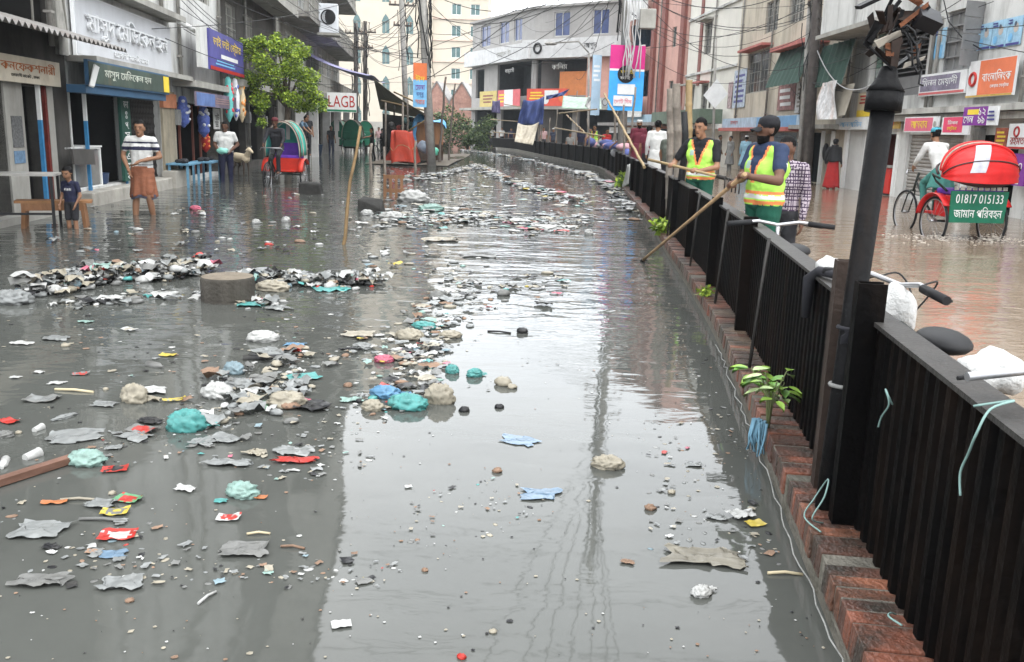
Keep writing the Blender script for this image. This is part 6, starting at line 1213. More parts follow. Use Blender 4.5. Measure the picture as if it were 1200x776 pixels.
mb.grid(cart,36,12); top=[cart(i/36,1) for i in range(36)]; mb.add(top,[tuple(range(36))]); part('tarp',mb,RTP,ct)
mb=MB(); mb.tube([cart(i/36,.45)*1.0+Vector((0,0,.1*math.sin(i))) for i in range(37)],.015,5); part('rope',mb,BAM,ct)
mb=MB(); mb.hexa([cart(.45,.0)+Vector((-.35,0,0)),cart(.4,0)+Vector((-.05,0,0)),cart(.4,0)+Vector((-.05,.1,0)),cart(.45,0)+Vector((-.35,.1,0)),cart(.45,.5),cart(.4,.5),cart(.4,.5)+Vector((0,.05,0)),cart(.45,.5)+Vector((0,.05,0))]); part('tarp_corner',mb,RTP,ct)
q=at(503,182,41); cb=thing('wooden_cabinet','brown wooden cabinet stall with a blue tarp on top behind the concrete pole','cabinet',Vector((q.x,q.y,0))); Fc=Frame(q.x,q.y,1,.15)
fpart(cb,'body',Fc,-.62,.62,.1,1.75,-.8,0,WOOD); fpart(cb,'lower_panel',Fc,-.62,.62,.1,.8,0,.03,M('cab_dark',(.06,.04,.03)));fpart(cb,'door_rail',Fc,-.03,.03,.8,1.75,0,.03,M('cab_dark',()))
mb=MB(); mb.grid(lambda x,y:Fc.p(-.75+1.5*x,.12-1.1*y,1.78+.35*math.sin(math.pi*y)*(.6+.4*math.sin(7*x))-.3*(abs(x-.5)*2)**6),16,8); part('tarp',mb,BRT,cb); mb=MB(); mb.grid(lambda x,y:Fc.p(-.72+.14*x+.03*math.sin(9*y),.12,1.78-1.1*y),3,6); part('tarp_flap',mb,BRT,cb)
for u,v,s_,m,l in((498,172,.34,M('bag_greyblue',(.18,.22,.27),.4,.3,6),'grey blue plastic sack of rubbish at the foot of the concrete pole'),(507,178,.25,M('bag_greenteal',(.1,.38,.27),.4,.3,6),'teal green bag at the right foot of the concrete pole')):
    q=at(u,v,37.2); mb=MB(); mb.ell(q,(s_,s_*.8,s_*.75),14,9,fn=lambda d:1+.12*math.sin(6*d.x+5*d.z)); solo('rubbish_sack',mb,m,l,'sack')
# ---------------- furniture on the left ----------------
g_=gnd(66,266); bn=thing('wooden_bench','small brown wooden bench standing in the water beside the boy','bench',Vector((g_.x,g_.y,-.2))); Fq=Frame(g_.x,g_.y,.93,.37)
for x in(-.36,.36):
    for d in(-.12,.12): mb=MB(); mb.bar(Fq.p(x*1.12,d*1.3,-.2),Fq.p(x,d,.34),.05); part('leg',mb,WOOD,bn)
mb=MB(); mb.fbox(Fq,-.48,.48,.34,.375,-.15,-.005); mb.fbox(Fq,-.48,.48,.34,.375,.005,.15); part('seat',mb,M('wood_warm',(.22,.11,.05),.6,.3,5,.2,stretch=4),bn); mb=MB(); mb.fbox(Fq,-.4,.4,.24,.34,.12,.145); part('apron',mb,WOOD,bn)
q=at(25,225,12.3); tb=thing('iron_table','thin black iron table with a grey top in front of the corner shop','table',Vector((q.x,q.y,-.2))); Fq=Frame(q.x,q.y,.95,.3)
for x in(-.42,.42):
    for d in(-.25,.25): mb=MB(); mb.fbox(Fq,x-.018,x+.018,-.2,.72,d-.018,d+.018); part('leg',mb,BK,tb)
fpart(tb,'top',Fq,-.45,.47,.72,.75,-.28,.28,M('table_grey',(.3,.29,.27),.5,.3,4)); mb=MB(); mb.fbox(Fq,-.4,.4,.2,.23,.23,.26); part('rail',mb,BK,tb)
for u,v,l in((217,212,'pale blue painted table at the near end of the toy shop front'),(243,208,'pale blue painted table hidden partly by the man in the white T-shirt')):
    g_=gnd(u,v+6); t_=thing('blue_table',l,'table',Vector((g_.x,g_.y,-.2))); Fq=Frame(g_.x,g_.y,-.0985,.995)
    for x in(-.5,.5):
        for d in(-.2,.2): mb=MB(); mb.fbox(Fq,x-.025,x+.025,-.2,.5,d-.025,d+.025); part('leg',mb,M('table_blue',(.13,.28,.4),.6,.3,6,dirt=.3),t_)
    fpart(t_,'top',Fq,-.56,.56,.5,.54,-.26,.26,M('table_blue',())); mb=MB(); r=random.Random(u)
    for k in range(7): mb.ell(Fq.p(r.uniform(-.45,.45),r.uniform(-.15,.15),.58),(.08,.08,.05),8,5)
    part('wares',mb,DGR,t_)
g_=gnd(369,184); mb=MB(); mb.lathe([(.3,0),(.38,.55),(.4,.62),(.42,.64),(.37,.64)],20,Vector((g_.x,g_.y,-.05))); solo('plastic_drum',mb,M('drum_navy',(.03,.05,.085),.4),'navy plastic drum in the water beyond the left rickshaw','drum')
for u,l in((350,'grey metal rack left of the navy drum'),(358,'second grey metal rack beside the navy drum')):
    g_=gnd(u,186); rk_=thing('metal_rack',l,'rack',Vector((g_.x,g_.y,-.1))); Fq=Frame(g_.x,g_.y,1,.2)
    for x in(-.25,.25): mb=MB(); mb.fbox(Fq,x-.02,x+.02,-.1,1.1,-.3,.0); part('post',mb,GRY,rk_)
    mb=MB(); 
    for z in(.4,.75,1.1): mb.fbox(Fq,-.28,.28,z,z+.04,-.3,.02)
    part('shelf',mb,GRY,rk_)
# stump, rocks, crate
st=gnd(258,357); mb=MB(); mb.lathe([(.222,-.25),(.225,.0),(.228,.19),(.219,.207),(.10,.209),(0,.209)],40,Vector((st.x,st.y+.22,0)),jit=.006); solo('concrete_stump',mb,M('stump_concrete',(.05,.045,.038),.85,.5,6,.8,dirt=.7,dirtcol=(.025,.022,.016),stretch=4),'round stained concrete stump standing in the water among the litter','stump')
mb=MB(); mb.lathe([(.0,.2101),(.2,.2105),(.216,.2085)],40,Vector((st.x,st.y+.22,0)),cap=False); solo('stump_top',mb,M('stump_pale',(.15,.125,.095),.9,.35,7,.5),'pale worn wooden lid lying on the round stump','lid')
for (u,v,w_,h_,l) in((363,228,.55,.25,'dark flat topped stone block in the middle of the left street'),(434,248,.52,.22,'dark slanted slab of broken concrete by the leaning bamboo stick')):
    g_=gnd(u,v); mb=MB(); a=w_/2; mb.hexa([(g_.x-a,g_.y,-.2),(g_.x+a,g_.y+.03,-.2),(g_.x+a,g_.y+.4,-.2),(g_.x-a,g_.y+.4,-.2),(g_.x-a*.9,g_.y+.03,h_),(g_.x+a*.75,g_.y+.05,h_*(.95 if u<400 else .25)),(g_.x+a*.7,g_.y+.3,h_),(g_.x-a*.75,g_.y+.35,h_*1.1)]); solo('stone_block',mb,M('stone_dark',(.028,.027,.025),.85,.4,8,.7),l,'stone',bevel=.03)
g_=gnd(461,231); cr=thing('slatted_crate','brown slatted wooden crate standing among the litter','crate',Vector((g_.x,g_.y,-.1))); Fq=Frame(g_.x,g_.y,1,.1); mb=MB()
for k in range(4): mb.fbox(Fq,-.18+.12*k-.03,-.18+.12*k+.03,-.1,.48,0,.02)
part('slat',mb,WOOD,cr); fpart(cr,'rail',Fq,-.22,.24,.4,.48,-.02,0,WOOD); fpart(cr,'rail',Fq,-.22,.24,.1,.18,-.02,0,WOOD); fpart(cr,'side_panel',Fq,-.22,-.2,-.1,.48,-.35,-.02,WOOD)
# ---------------- overhead cables ----------------
def cable(p,q,sag,label,group,r0=.011,mat=None,n=18):
    p=Vector(p);q=Vector(q); mb=MB(); mb.tube([p.lerp(q,i/n)-Vector((0,0,sag*4*(i/n)*(1-i/n))) for i in range(n+1)],r0*.8,5,cap=False)
    o=solo('overhead_cable',mb,mat or M('cable_dark',(.035,.035,.036),.6),label,'cable',group); return o
r=random.Random(77)
T5=at(497,8,37); T7=at(724,12,31); T9=at(958,5,p1.y)
for k in range(11): cable(T5+Vector((r.uniform(-.3,.3),0,r.uniform(-3,1.5))),T7+Vector((r.uniform(-.4,.2),0,r.uniform(-1.5,2.5))),r.uniform(.1,1.6),'black cable strung between the thick concrete pole and the banner pole','cables between the thick concrete pole and the banner pole',r.uniform(.009,.018))
for k in range(12): s_=r.uniform(20,36); cable(T5+Vector((r.uniform(-.2,.2),0,r.uniform(-3,1.5))),Lf.p(s_,.1,r.uniform(3.0,6.5)),r.uniform(.1,.9),'black cable running from the thick concrete pole to the left facades','cables from the thick concrete pole to the left facades',r.uniform(.008,.015))
for k in range(10): cable(T7+Vector((0,0,r.uniform(-1.5,2))),T9+Vector((0,0,r.uniform(-2,1))),r.uniform(.2,1.4),'black cable strung from the banner pole to the dark utility pole on the right','cables from the banner pole to the dark pole on the right',r.uniform(.009,.016))
for k in range(8): cable(T9+Vector((0,0,r.uniform(-2.6,.5))),Rf.p(-r.uniform(14,27),.15,r.uniform(2.6,5.2)),r.uniform(.1,.6),'dark cable running from the dark utility pole to the poster building','cables from the dark pole to the poster building',r.uniform(.007,.014))
for k in range(8): cable(T9+Vector((0,0,r.uniform(-3,.5))),Rf.p(-r.uniform(34,44),.2,r.uniform(3,6)),r.uniform(.1,.6),'thin cable running from the dark utility pole to the cream building','cables from the dark pole to the cream building',.01)
for k in range(9): cable(at(420+r.uniform(-4,8),r.uniform(28,60),60),T5+Vector((0,0,r.uniform(-2,1))),r.uniform(.2,1.2),'thin cable between the far pair of wooden poles and the thick concrete pole','cables from the far pole pair to the thick concrete pole',.014)
for k in range(9): cable(at(422,r.uniform(28,70),60),Lf.p(r.uniform(38,50),1.2,r.uniform(3.5,8)),r.uniform(.2,1),'thin cable between the far pair of wooden poles and the balcony building','cables from the far pole pair to the balcony building',.013)
for k in range(6): cable(at(722,r.uniform(-60,40),31),at(r.uniform(560,705),r.uniform(20,95),72),r.uniform(.3,1.5),'thin cable fanning out from the banner pole to the grey corner building','cables from the banner pole to the corner building',.014)
for k,(x,z) in enumerate(((-4.2,7.5),(-3.1,8.3),(-2.2,7.8),(-1.2,8.6),(-.2,8.0),(.8,9.1),(1.5,9.5))): cable(q7+Vector((-.3,0,9+.5*k)),(x,-4,z),.5+.1*k,'long cable passing high over the water from the banner pole towards the viewer','cables passing high over the water',.016,n=30)
for k in range(4): cable(Lf.p(13+2.6*k,.1,7.2+.6*k),(10.6,13+3*k,7.6+.5*k),.7,'cable crossing high over the street between the facades','cables crossing high over the street',.014,n=24)
cable(Lf.p(9,.3,3.9),Lf.p(15.2,.15,3.35),.25,'white cable sagging across the front of the soot dark corner building',None,.02,M('cable_white',(.6,.6,.6),.5))
for k in range(6): cable(Lf.p(21.8+r.uniform(-.5,1),.2,r.uniform(3.6,4.6)),Lf.p(29+r.uniform(0,5),1.1,r.uniform(3.2,5)),r.uniform(.1,.5),'thin dark cable draped along the white building over the toy shop','cables draped over the toy shop building',.011)
cable(at(955,52,31.3),Rf.p(-24.6,.9,3.3),.9,'thick pale looping cable from the dark utility pole past the green tarp',None,.022,M('cable_pale',()))
# ---------------- floating rubbish ----------------
def PL(n,c,**k): c=tuple(x*.62 for x in c); return M(n,c,k.pop('rough',.35),.3,9,.6,bscale=13,bdet=2,dirt=k.pop('dirt',.3),dirtcol=(.10,.095,.08),**k)
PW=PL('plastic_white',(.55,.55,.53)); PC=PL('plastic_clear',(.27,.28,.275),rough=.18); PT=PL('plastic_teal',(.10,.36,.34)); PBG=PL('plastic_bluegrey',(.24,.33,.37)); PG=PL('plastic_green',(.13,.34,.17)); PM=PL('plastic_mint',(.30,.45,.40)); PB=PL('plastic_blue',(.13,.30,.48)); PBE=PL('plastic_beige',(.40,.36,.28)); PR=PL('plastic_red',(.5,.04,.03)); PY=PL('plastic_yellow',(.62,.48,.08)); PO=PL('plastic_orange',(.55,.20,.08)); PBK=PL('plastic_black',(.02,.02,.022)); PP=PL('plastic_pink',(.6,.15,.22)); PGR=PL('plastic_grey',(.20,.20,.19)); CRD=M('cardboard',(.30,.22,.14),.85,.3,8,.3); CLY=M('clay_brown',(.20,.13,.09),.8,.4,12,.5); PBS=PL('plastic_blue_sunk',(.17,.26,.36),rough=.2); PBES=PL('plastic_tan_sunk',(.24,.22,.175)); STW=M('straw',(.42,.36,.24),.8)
def crumple(p,seed,f): 
    v=Vector(p)*f+Vector((seed*1.7,seed*.9,seed*2.3)); return 1-2*abs(mnoise.noise(v))+.55*(1-2*abs(mnoise.noise(v*2.3)))
def bag(mb,P,w,l,h,rot,seed,mi=0,n=20,amp=.30):
    c,s=math.cos(rot),math.sin(rot); vs=[]; nv=max(6,n//2)
    for j in range(nv+1):
        th=math.pi*j/nv
        for i in range(n):
            ph=2*math.pi*i/n; d=Vector((math.sin(th)*math.cos(ph),math.sin(th)*math.sin(ph),math.cos(th))); k=1+amp*(crumple(d,seed,2.1)-.8)
            x,y,z=d.x*w/2*k,d.y*l/2*k,d.z*h*k*.5
            vs.append((P[0]+x*c-y*s,P[1]+x*s+y*c,P[2]+max(z,-h*.25)+h*.22))
    mb.add(vs,[(j*n+i,(j+1)*n+i,(j+1)*n+(i+1)%n,j*n+(i+1)%n) for j in range(nv) for i in range(n)],mi,True)
def flake(mb,P,w,l,h,rot,seed,mi=0,nu=8,nv=6):
    c,s=math.cos(rot),math.sin(rot); vs=[]
    for i in range(nu+1):
        for j in range(nv+1):
            x,y=(i/nu-.5),(j/nv-.5); jx=mnoise.noise(Vector((x*3,y*3,seed)))*.25; jy=mnoise.noise(Vector((x*3,y*3,seed+7)))*.25
            z=.004+h*max(0,crumple((x*1.3,y*1.3,0),seed,2.2)); X=(x+jx)*w; Y=(y+jy)*l; vs.append((P[0]+X*c-Y*s,P[1]+X*s+Y*c,P[2]+z))
    mb.add(vs,[(i*(nv+1)+j,(i+1)*(nv+1)+j,(i+1)*(nv+1)+j+1,i*(nv+1)+j+1) for i in range(nu) for j in range(nv)],mi,True)
def lying(P,ln,r0,rot,prof):
    mb=MB(); mb.lathe([(max(.001,a*r0),b*ln) for a,b in prof],14,cap=True); Mx=Matrix.Translation(P)@Matrix.Rotation(rot,4,'Z')@Matrix.Rotation(math.pi/2,4,'Y')@Matrix.Translation((0,0,-ln/2)); mb.v=[tuple(Mx@Vector(p)) for p in mb.v]; return mb
BOT=[(.55,0),(1,.04),(1,.55),(.95,.62),(1,.7),(.45,.88),(.4,.9),(.42,1)]; CUP=[(.7,0),(.72,.02),(1,.95),(1.08,.97),(1.05,1)]; PIPE=[(1,0),(1,1)]
sd=0
def item(k,u,v,wp,m,label,h=.5,rot=None,asp=.7):
    global sd; sd+=1; g_=gnd(u,v); w=wp*math.hypot(g_.y,1.5)/FPX; r=random.Random(sd*7+1); rot=r.uniform(-.5,.5) if rot is None else rot; nm={'b':'plastic_bag','f':'plastic_sheet','p':'wrapper','s':'stick','c':'clod','t':'bottle','u':'paper_cup','o':'pipe'}[k]; cat={'b':'plastic bag','f':'plastic sheet','p':'wrapper','s':'stick','c':'clod','t':'bottle','u':'cup','o':'pipe'}[k]; mb=MB(); ms=[m] if not isinstance(m,(list,tuple)) else list(m)
    if k=='b': 
        bag(mb,g_,w,w*asp,w*h,rot,sd,0,44)
        if sd%3==0: flake(mb,g_+Vector((w*.45,.02,0)),w*.7,w*.35,w*.08,rot+.4,sd+50)
    elif k=='f': flake(mb,g_,w,w*asp,w*.085*h*2,rot,sd,0,16,11)
    elif k=='p':
        l=w*asp; c,s=math.cos(rot),math.sin(rot)
        def f(x,y): X,Y=(x-.5)*w,(y-.5)*l; return Vector((g_.x+X*c-Y*s,g_.y+X*s+Y*c,.005+.12*w*(abs(x-.5)*2)**2*h+.10*w*max(0,mnoise.noise(Vector((x*3.4,y*3.4,sd)))+.2)))
        n=10
        for i in range(n):
            for j in range(6):
                q=[f(i/n,j/6),f((i+1)/n,j/6),f((i+1)/n,(j+1)/6),f(i/n,(j+1)/6)]; mi=0
                if len(ms)>1 and (2<=i<8 and 1<=j<5) and mnoise.noise(Vector((i*.55,j*.8,sd*3.1)))<.28: mi=1
                elif len(ms)>1 and mnoise.noise(Vector((i*.9,j*1.1,sd*1.7)))>.35: mi=1
                if len(ms)>2 and i>=8: mi=2
                mb.add(q,[(0,1,2,3)],mi,True)
    elif k=='s': 
        d=Vector((math.cos(rot),math.sin(rot),0))*w/2; mb.tube([g_-d+Vector((0,0,.006)),g_+Vector((0,.004,.01)),g_+d+Vector((0,0,.004))],[w*.5*asp*.06+.003]*3,6)
    elif k=='c': bag(mb,g_,w,w*.8,w*.6,rot,sd,0,14,.3)
    elif k=='t': mb=lying(g_+Vector((0,0,w*.07)),w,w*.16,rot,BOT)
    elif k=='u': mb=lying(g_+Vector((0,0,w*.12)),w,w*.32,rot,CUP)
    elif k=='o': mb=lying(g_+Vector((0,0,w*.03)),w,w*asp*.09,rot,PIPE)
    solo(nm,mb,ms,label,cat,origin=tuple(g_))
ITEMS=[
('b',15,355,46,PC,'big crumpled clear plastic bag at the left picture edge beside the heap',.45),('b',60,334,30,PW,'white plastic bag lump at the near left end of the litter heap',.3),('f',120,352,40,PC,'clear plastic film lying in front of the litter heap',.3),
('b',182,345,10,PW,'small white plastic scrap alone in front of the heap',.5),('f',100,378,16,PM,'pale mint plastic scrap alone on the dark water',.4),('p',152,387,18,[PW,PBE],'white printed carton floating right of the mint scrap',.5),
('p',197,417,18,PY,'yellow wrapper floating below the white carton',.5),('t',182,430,26,PGR,'grey bottle floating with a red cap end below the yellow wrapper',.5),('f',25,403,22,PW,'thin white film left of the twin scraps',.3),('f',68,398,26,PC,'clear film twisted with a black strip by the left edge',.4),('c',77,406,10,PBE,'small tan lump beside the twisted film',.5),
('f',45,437,12,PW,'tiny white foam piece above the silver packet',.4),('f',18,443,12,PW,'tiny white scrap near the left edge',.4),('f',66,450,18,PW,'thin white strip above the straw',.3),('p',95,439,18,[PC,PR],'clear wrapper with a thin red edge',.3),
('s',87,459,48,STW,'thin pale straw lying above the silver packet',.5,-.12),('p',49,469,36,[PGR,PC],'silver grey foil packet floating near the left edge',.4),('b',158,470,34,PBE,'round beige plastic bag with a hollow opening',.8),('f',178,459,32,PW,'white plastic strip behind the beige bag',.4),('c',124,457,7,PBE,'small tan ball above the foam film',.9),('f',122,475,26,PC,'foamy grey film left of the beige bag',.3),
('p',204,470,26,[PY,PC],'yellow and clear tube wrapper right of the beige bag',.7,.5,.35),('b',255,465,38,PW,'large white puffed plastic bag among the cluster right of the yellow tube',.6),('b',283,453,36,PC,'clear white bag trailing above the puffed white bag',.35),('b',274,437,26,PBG,'blue grey round plastic bag above the white puffed bag',.7),
('o',312,421,52,PBK,'black pipe piece floating above the blue grey bag',.5,.25,.9),('f',318,414,40,PC,'clear film around the black pipe',.3),('b',308,399,34,PW,'white bag with a pale blue patch above the black pipe',.45),('f',345,405,22,PB,'small blue scrap right of the black pipe',.4),
('f',299,476,34,PG,'bright green and white flat wrapper right of the puffed white bag',.3),('f',292,468,26,PM,'mint plastic film beside the green wrapper',.4),('b',335,475,44,PBE,'salmon and beige crumpled bag beside the green wrapper',.5),('f',362,478,42,[PBK],'tangled dark and clear strips right of the salmon bag',.5),('f',355,470,16,PP,'bright pink scrap on the tangled dark strips',.4),('f',354,443,36,PT,'teal blue film floating right of the blue grey bag',.3),
('b',219,503,42,PT,'bright teal puffed plastic bag on the dark water',.75),('f',237,520,28,PC,'greenish clear scrap below the teal bag',.4),('p',168,505,34,[PGR,PR],'maroon and black folded packet left of the teal bag',.5),('f',175,495,28,PBK,'black net scrap above the maroon packet',.4),('f',160,512,36,PC,'grey wrapper edge beside the maroon packet',.2),
('b',76,490,30,PC,'clear plastic tail trailing up to the paper cup',.2,1.0,.3),('f',85,512,58,PC,'long sunken clear film right of the paper cup',.15),('u',45,504,14,PW,'small white paper cup piece standing at the left',.9,1.4),('p',12,495,22,PR,'red cloth scrap at the left edge',.6),('c',22,508,8,PBE,'tan ball beside the red scrap',.9),('b',5,512,20,PGR,'grey wet lump at the left edge',.5),
('t',5,545,30,[PW],'white bottle with an orange end at the left edge',.6,-1.2),('u',38,536,20,[PW],'white and brown paper cup lying above the long plank',.8,1.2),('b',102,543,42,PM,'grey green puffed bag lying at the end of the long plank',.5),('f',134,526,18,PC,'clear lump right of the plank end',.5),('p',135,551,28,[PR,PBK],'red and black scrap right of the grey green bag',.4),
('f',268,544,52,PC,'long clear rolled bag below the teal bag',.35,-.05,.35),('f',300,532,24,PBE,'cream crumpled wrapper right of the rolled bag',.6),('f',262,515,36,PC,'foamy clear film above the rolled bag',.25),('f',346,541,48,PR,'bright red patterned packet at the edge of the sky reflection',.3,0,.35),('f',345,530,40,PC,'clear froth above the red packet',.3),
('p',64,590,28,PO,'orange wrapper tip left of the folded sachets',.5,.2,.4),('s',92,587,40,PBE,'pale stick behind the orange wrapper',.6,.1),('f',118,592,34,PC,'silver folded sachet beside the orange wrapper',.4),('p',135,601,30,[PY,PGR],'yellow and black folded sachet',.4),('p',151,586,30,[PG,PR],'green and red sachet right of the silver sachet',.4),('c',132,579,9,PBE,'tan bread lump above the silver sachet',.6),('s',120,611,54,PGR,'straight grey rod below the sachets',.5,-.03),
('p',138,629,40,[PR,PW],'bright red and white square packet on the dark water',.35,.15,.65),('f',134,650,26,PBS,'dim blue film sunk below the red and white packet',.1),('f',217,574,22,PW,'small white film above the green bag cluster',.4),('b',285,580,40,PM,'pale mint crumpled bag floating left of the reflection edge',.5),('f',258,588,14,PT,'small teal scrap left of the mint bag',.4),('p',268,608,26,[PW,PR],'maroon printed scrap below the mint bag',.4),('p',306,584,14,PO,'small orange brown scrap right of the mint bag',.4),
('f',45,622,56,PC,'clear crumpled film pair at the left above the grey strip',.3),('f',60,642,20,PBK,'dark strip with a white edge below the film pair',.4),('f',50,683,62,PGR,'long grey crumpled strip low on the left',.35,.1,.35),('f',140,685,46,PC,'clear triangular plastic sheet low on the left',.35),('c',152,705,10,CLY,'orange brown scrap under the triangular sheet',.6),('s',243,702,30,PW,'short pale stick low left of centre',.7,1.2),('f',290,645,50,PGR,'grey crumpled sheet breaking the reflection',.3),('s',303,627,26,STW,'short straw above the grey crumpled sheet',.7,.15),('s',343,643,28,CLY,'dark twig right of the grey sheet',1.6,-.1),
('p',400,733,22,PW,'plain white paper square floating on the sky reflection',.15,.3),('c',498,669,8,CLY,'tiny dark clod on the open sky reflection',.5),('c',578,741,9,PBE,'small tan crumb near the bottom centre',.5),('c',541,771,11,PR,'small red clod at the bottom centre',.5),
('b',452,465,36,PB,'blue grey plastic bag heaped in the middle cluster',.5),('b',478,478,44,PT,'green teal plastic bag in the middle cluster',.5),('b',515,472,34,PBE,'beige carton like bottle floating right of the green teal bag',.9,-.15,.5),('b',437,480,26,PBE,'beige lumpy bag left of the green teal bag',.6),('f',412,470,24,PM,'mint film left of the blue grey bag',.4),('b',530,437,16,PT,'first small green ball shaped bag of two',.8),('b',556,441,18,PT,'second small green ball shaped bag right of the first',.7),('c',515,455,12,PR,'red brown scrap above the beige bottle',.8),
('b',480,397,32,PBE,'tan muddy bag at the top of the middle cluster',.5),('b',497,384,28,PT,'teal flat bag behind the tan muddy bag',.35),('b',528,395,26,PBE,'pale tan flat bag right of the tan muddy bag',.4),('c',510,412,16,PBK,'dark clods beside the pale bag',.6),('f',420,393,34,PBE,'tan foam film left of the tan muddy bag',.3),('b',450,424,22,PP,'pink white scrap in the cluster centre',.5),('b',425,408,22,PC,'clear bag in the cluster left',.4),('c',405,418,9,CLY,'brown ball left of the clear bag',.9),('c',408,453,11,CLY,'brown round clod above the mint film',.9),
('c',590,451,22,PBE,'curved pale root like lump right of the green balls',.6),('c',600,455,12,PBE,'pale round lump at the end of the curved root',.9),('c',544,482,13,PBK,'dark clod right of the beige bottle',.8),('c',585,478,11,PBK,'dark clod alone right of the dark one by the bottle',.6),('s',585,390,28,PBK,'dark short stick in the bright reflection',.9,-.2),('c',612,390,14,PBK,'dark knot beside the short stick',.6),
('b',712,547,36,PBE,'smooth tan puffed bag alone on the bright water',.5),('c',762,597,14,CLY,'round brown clod on the bright water',.7),('c',787,578,10,PBE,'small tan clod right of the puffed bag',.7),('c',583,553,12,CLY,'dark clod alone near the middle',.6),('f',608,517,40,PBS,'pale blue film floating in the middle',.06),('f',634,580,44,PBS,'pale blue wave like film lower in the middle',.12),
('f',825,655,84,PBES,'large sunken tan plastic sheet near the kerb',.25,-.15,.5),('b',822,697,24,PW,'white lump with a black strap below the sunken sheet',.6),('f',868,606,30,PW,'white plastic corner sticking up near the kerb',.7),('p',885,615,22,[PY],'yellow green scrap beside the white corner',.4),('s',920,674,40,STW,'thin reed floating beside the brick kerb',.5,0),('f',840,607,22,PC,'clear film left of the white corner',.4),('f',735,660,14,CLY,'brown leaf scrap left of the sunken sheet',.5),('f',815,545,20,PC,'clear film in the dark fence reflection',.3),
('b',295,327,40,PW,'white plastic bundle behind the stump to the right',.4),('b',320,340,38,PBE,'beige plastic bundle right of the stump',.4),('f',295,358,34,PT,'teal flat bag at the right foot of the stump',.3),('f',290,340,14,PR,'red scrap just right of the stump',.6),('f',388,340,36,PT,'teal white bag at the right end of the litter heap',.3),('b',350,330,50,PC,'clear bundle in the middle of the right litter heap',.35),('f',325,362,30,PC,'pale film right of the teal flat bag',.3),('f',258,384,0,PW,'',0) ,
('b',229,246,14,PP,'pink and white slipper like scrap floating behind the striped shirt man',.5),('f',515,282,40,PBE,'tan foam raft in the bright ripples',.3),('f',560,300,40,PGR,'dark slick patch in the bright ripples',.1),('c',513,350,22,PGR,'grey pyramid of crumpled film in the bright ripples',.9),('c',590,346,16,PGR,'grey point of film right of the pyramid',.9),
('b',484,236,34,PW,'white plastic bag pile left of the pole reflection',.5),('b',505,247,30,PM,'mint plastic bag heap below the white pile',.35),('b',640,268,40,PW,'long white foam strip in the ripples',.15),('p',600,262,20,PP,'pink cloth scrap in the far litter',.4),('p',618,268,24,PP,'second pink cloth scrap in the far litter',.4),('b',690,275,10,PW,'white ball floating near the far kerb',.9),('b',430,252,14,PW,'white scrap behind the slanted slab',.6),('b',335,260,10,PW,'white lump alone left of the leaning bamboo',.8),('b',300,262,9,PW,'small white lump further left of the leaning bamboo',.8),
('b',460,257,30,PW,'white crumpled bags right of the slanted slab',.4)]
for it in ITEMS:
    if it[2] and it[3]: item(*it)
g0,g1=gnd(-25,572,.02),gnd(98,533,.02); mb=MB(); d=(g1-g0).normalized(); mb.bar(g0,g1,.045,.03); solo('wooden_plank',mb,M('plank_wet',(.13,.07,.05),.5,.4,5,.3,stretch=.2),'long wet brown plank floating at the left edge below the paper cups','plank')
# uncountable litter
LM=[PW,PC,PBE,PGR,PT,PM,PBK,PBG,PR,PP,PY,CLY]
def litter(name,label,n,region,smin,smax,seed,hk=.5,wts=(9,10,6,6,.5,.8,3,1,.3,.25,.2,1.5)):
    mb=MB(); r=random.Random(seed)
    for i in range(n):
        P,z=region(r); w=r.uniform(smin,smax)*r.uniform(.5,1.4); mi=r.choices(range(len(LM)),wts)[0]; P=Vector((P[0],P[1],z))
        if r.random()<.55: flake(mb,P,w,w*r.uniform(.4,.9),w*.22*hk*2,r.uniform(0,6.3),seed+i*.37,mi,4,3)
        else: bag(mb,P,w*.8,w*.55,w*.5*hk,r.uniform(0,6.3),seed+i*.37,mi,9,.35)
    o=solo(name,mb,LM,label,'litter',kind='stuff',origin=(0,0,0)); return o
def pix(u0,v0,u1,v1): 
    def f(r):
        g_=gnd(r.uniform(u0,u1),r.uniform(v0,v1)); return g_,0
    return f
def heap(pts,wd,h):
    Q=[gnd(*p) for p in pts]; L_=[(b-a).length for a,b in zip(Q,Q[1:])]
    def f(r):
        t=r.uniform(0,sum(L_)); i=0
        while t>L_[i] and i<len(L_)-1: t-=L_[i]; i+=1
        c=Q[i].lerp(Q[i+1],t/L_[i]); o=r.gauss(0,wd*.5); return (c.x+r.gauss(0,.08),c.y+o,0),max(0,h*math.exp(-(o/wd*1.6)**2)*r.random())
    return f
litter('litter_heap','heap of wet plastic scraps across the water left of the stump',760,heap([(40,345),(90,336),(130,328),(195,325),(235,318)],.28,.13),.05,.16,100,.8)
litter('litter_heap','smaller heap of wet plastic scraps right of the stump',380,heap([(280,332),(330,330),(380,335),(440,330)],.22,.08),.05,.15,300,.8)
litter('floating_litter','loose scraps drifting in front of the left heap',90,heap([(60,357),(120,358),(200,345),(330,355)],.3,.0),.05,.16,350,.5)
litter('floating_litter','loose carpet of plastic scraps in the middle of the street',260,heap([(400,420),(430,400),(470,430),(500,410),(520,380),(480,465),(440,460),(540,430)],.5,.02),.03,.10,400,.4)
litter('floating_litter','scraps floating among the teal and white bags on the left',130,heap([(250,450),(300,440),(340,470),(270,490),(350,415)],.35,.02),.04,.12,500,.6)
litter('floating_litter','dense far carpet of rubbish along the black fence',850,heap([(540,176),(600,184),(650,196),(690,206),(725,225),(735,250)],1.6,.06),.12,.38,600,.3)
litter('floating_litter','dense carpet of rubbish around the poles in the middle of the far water',900,heap([(470,212),(520,205),(560,195),(600,215),(650,230),(690,240)],1.8,.08),.10,.32,700,.3)
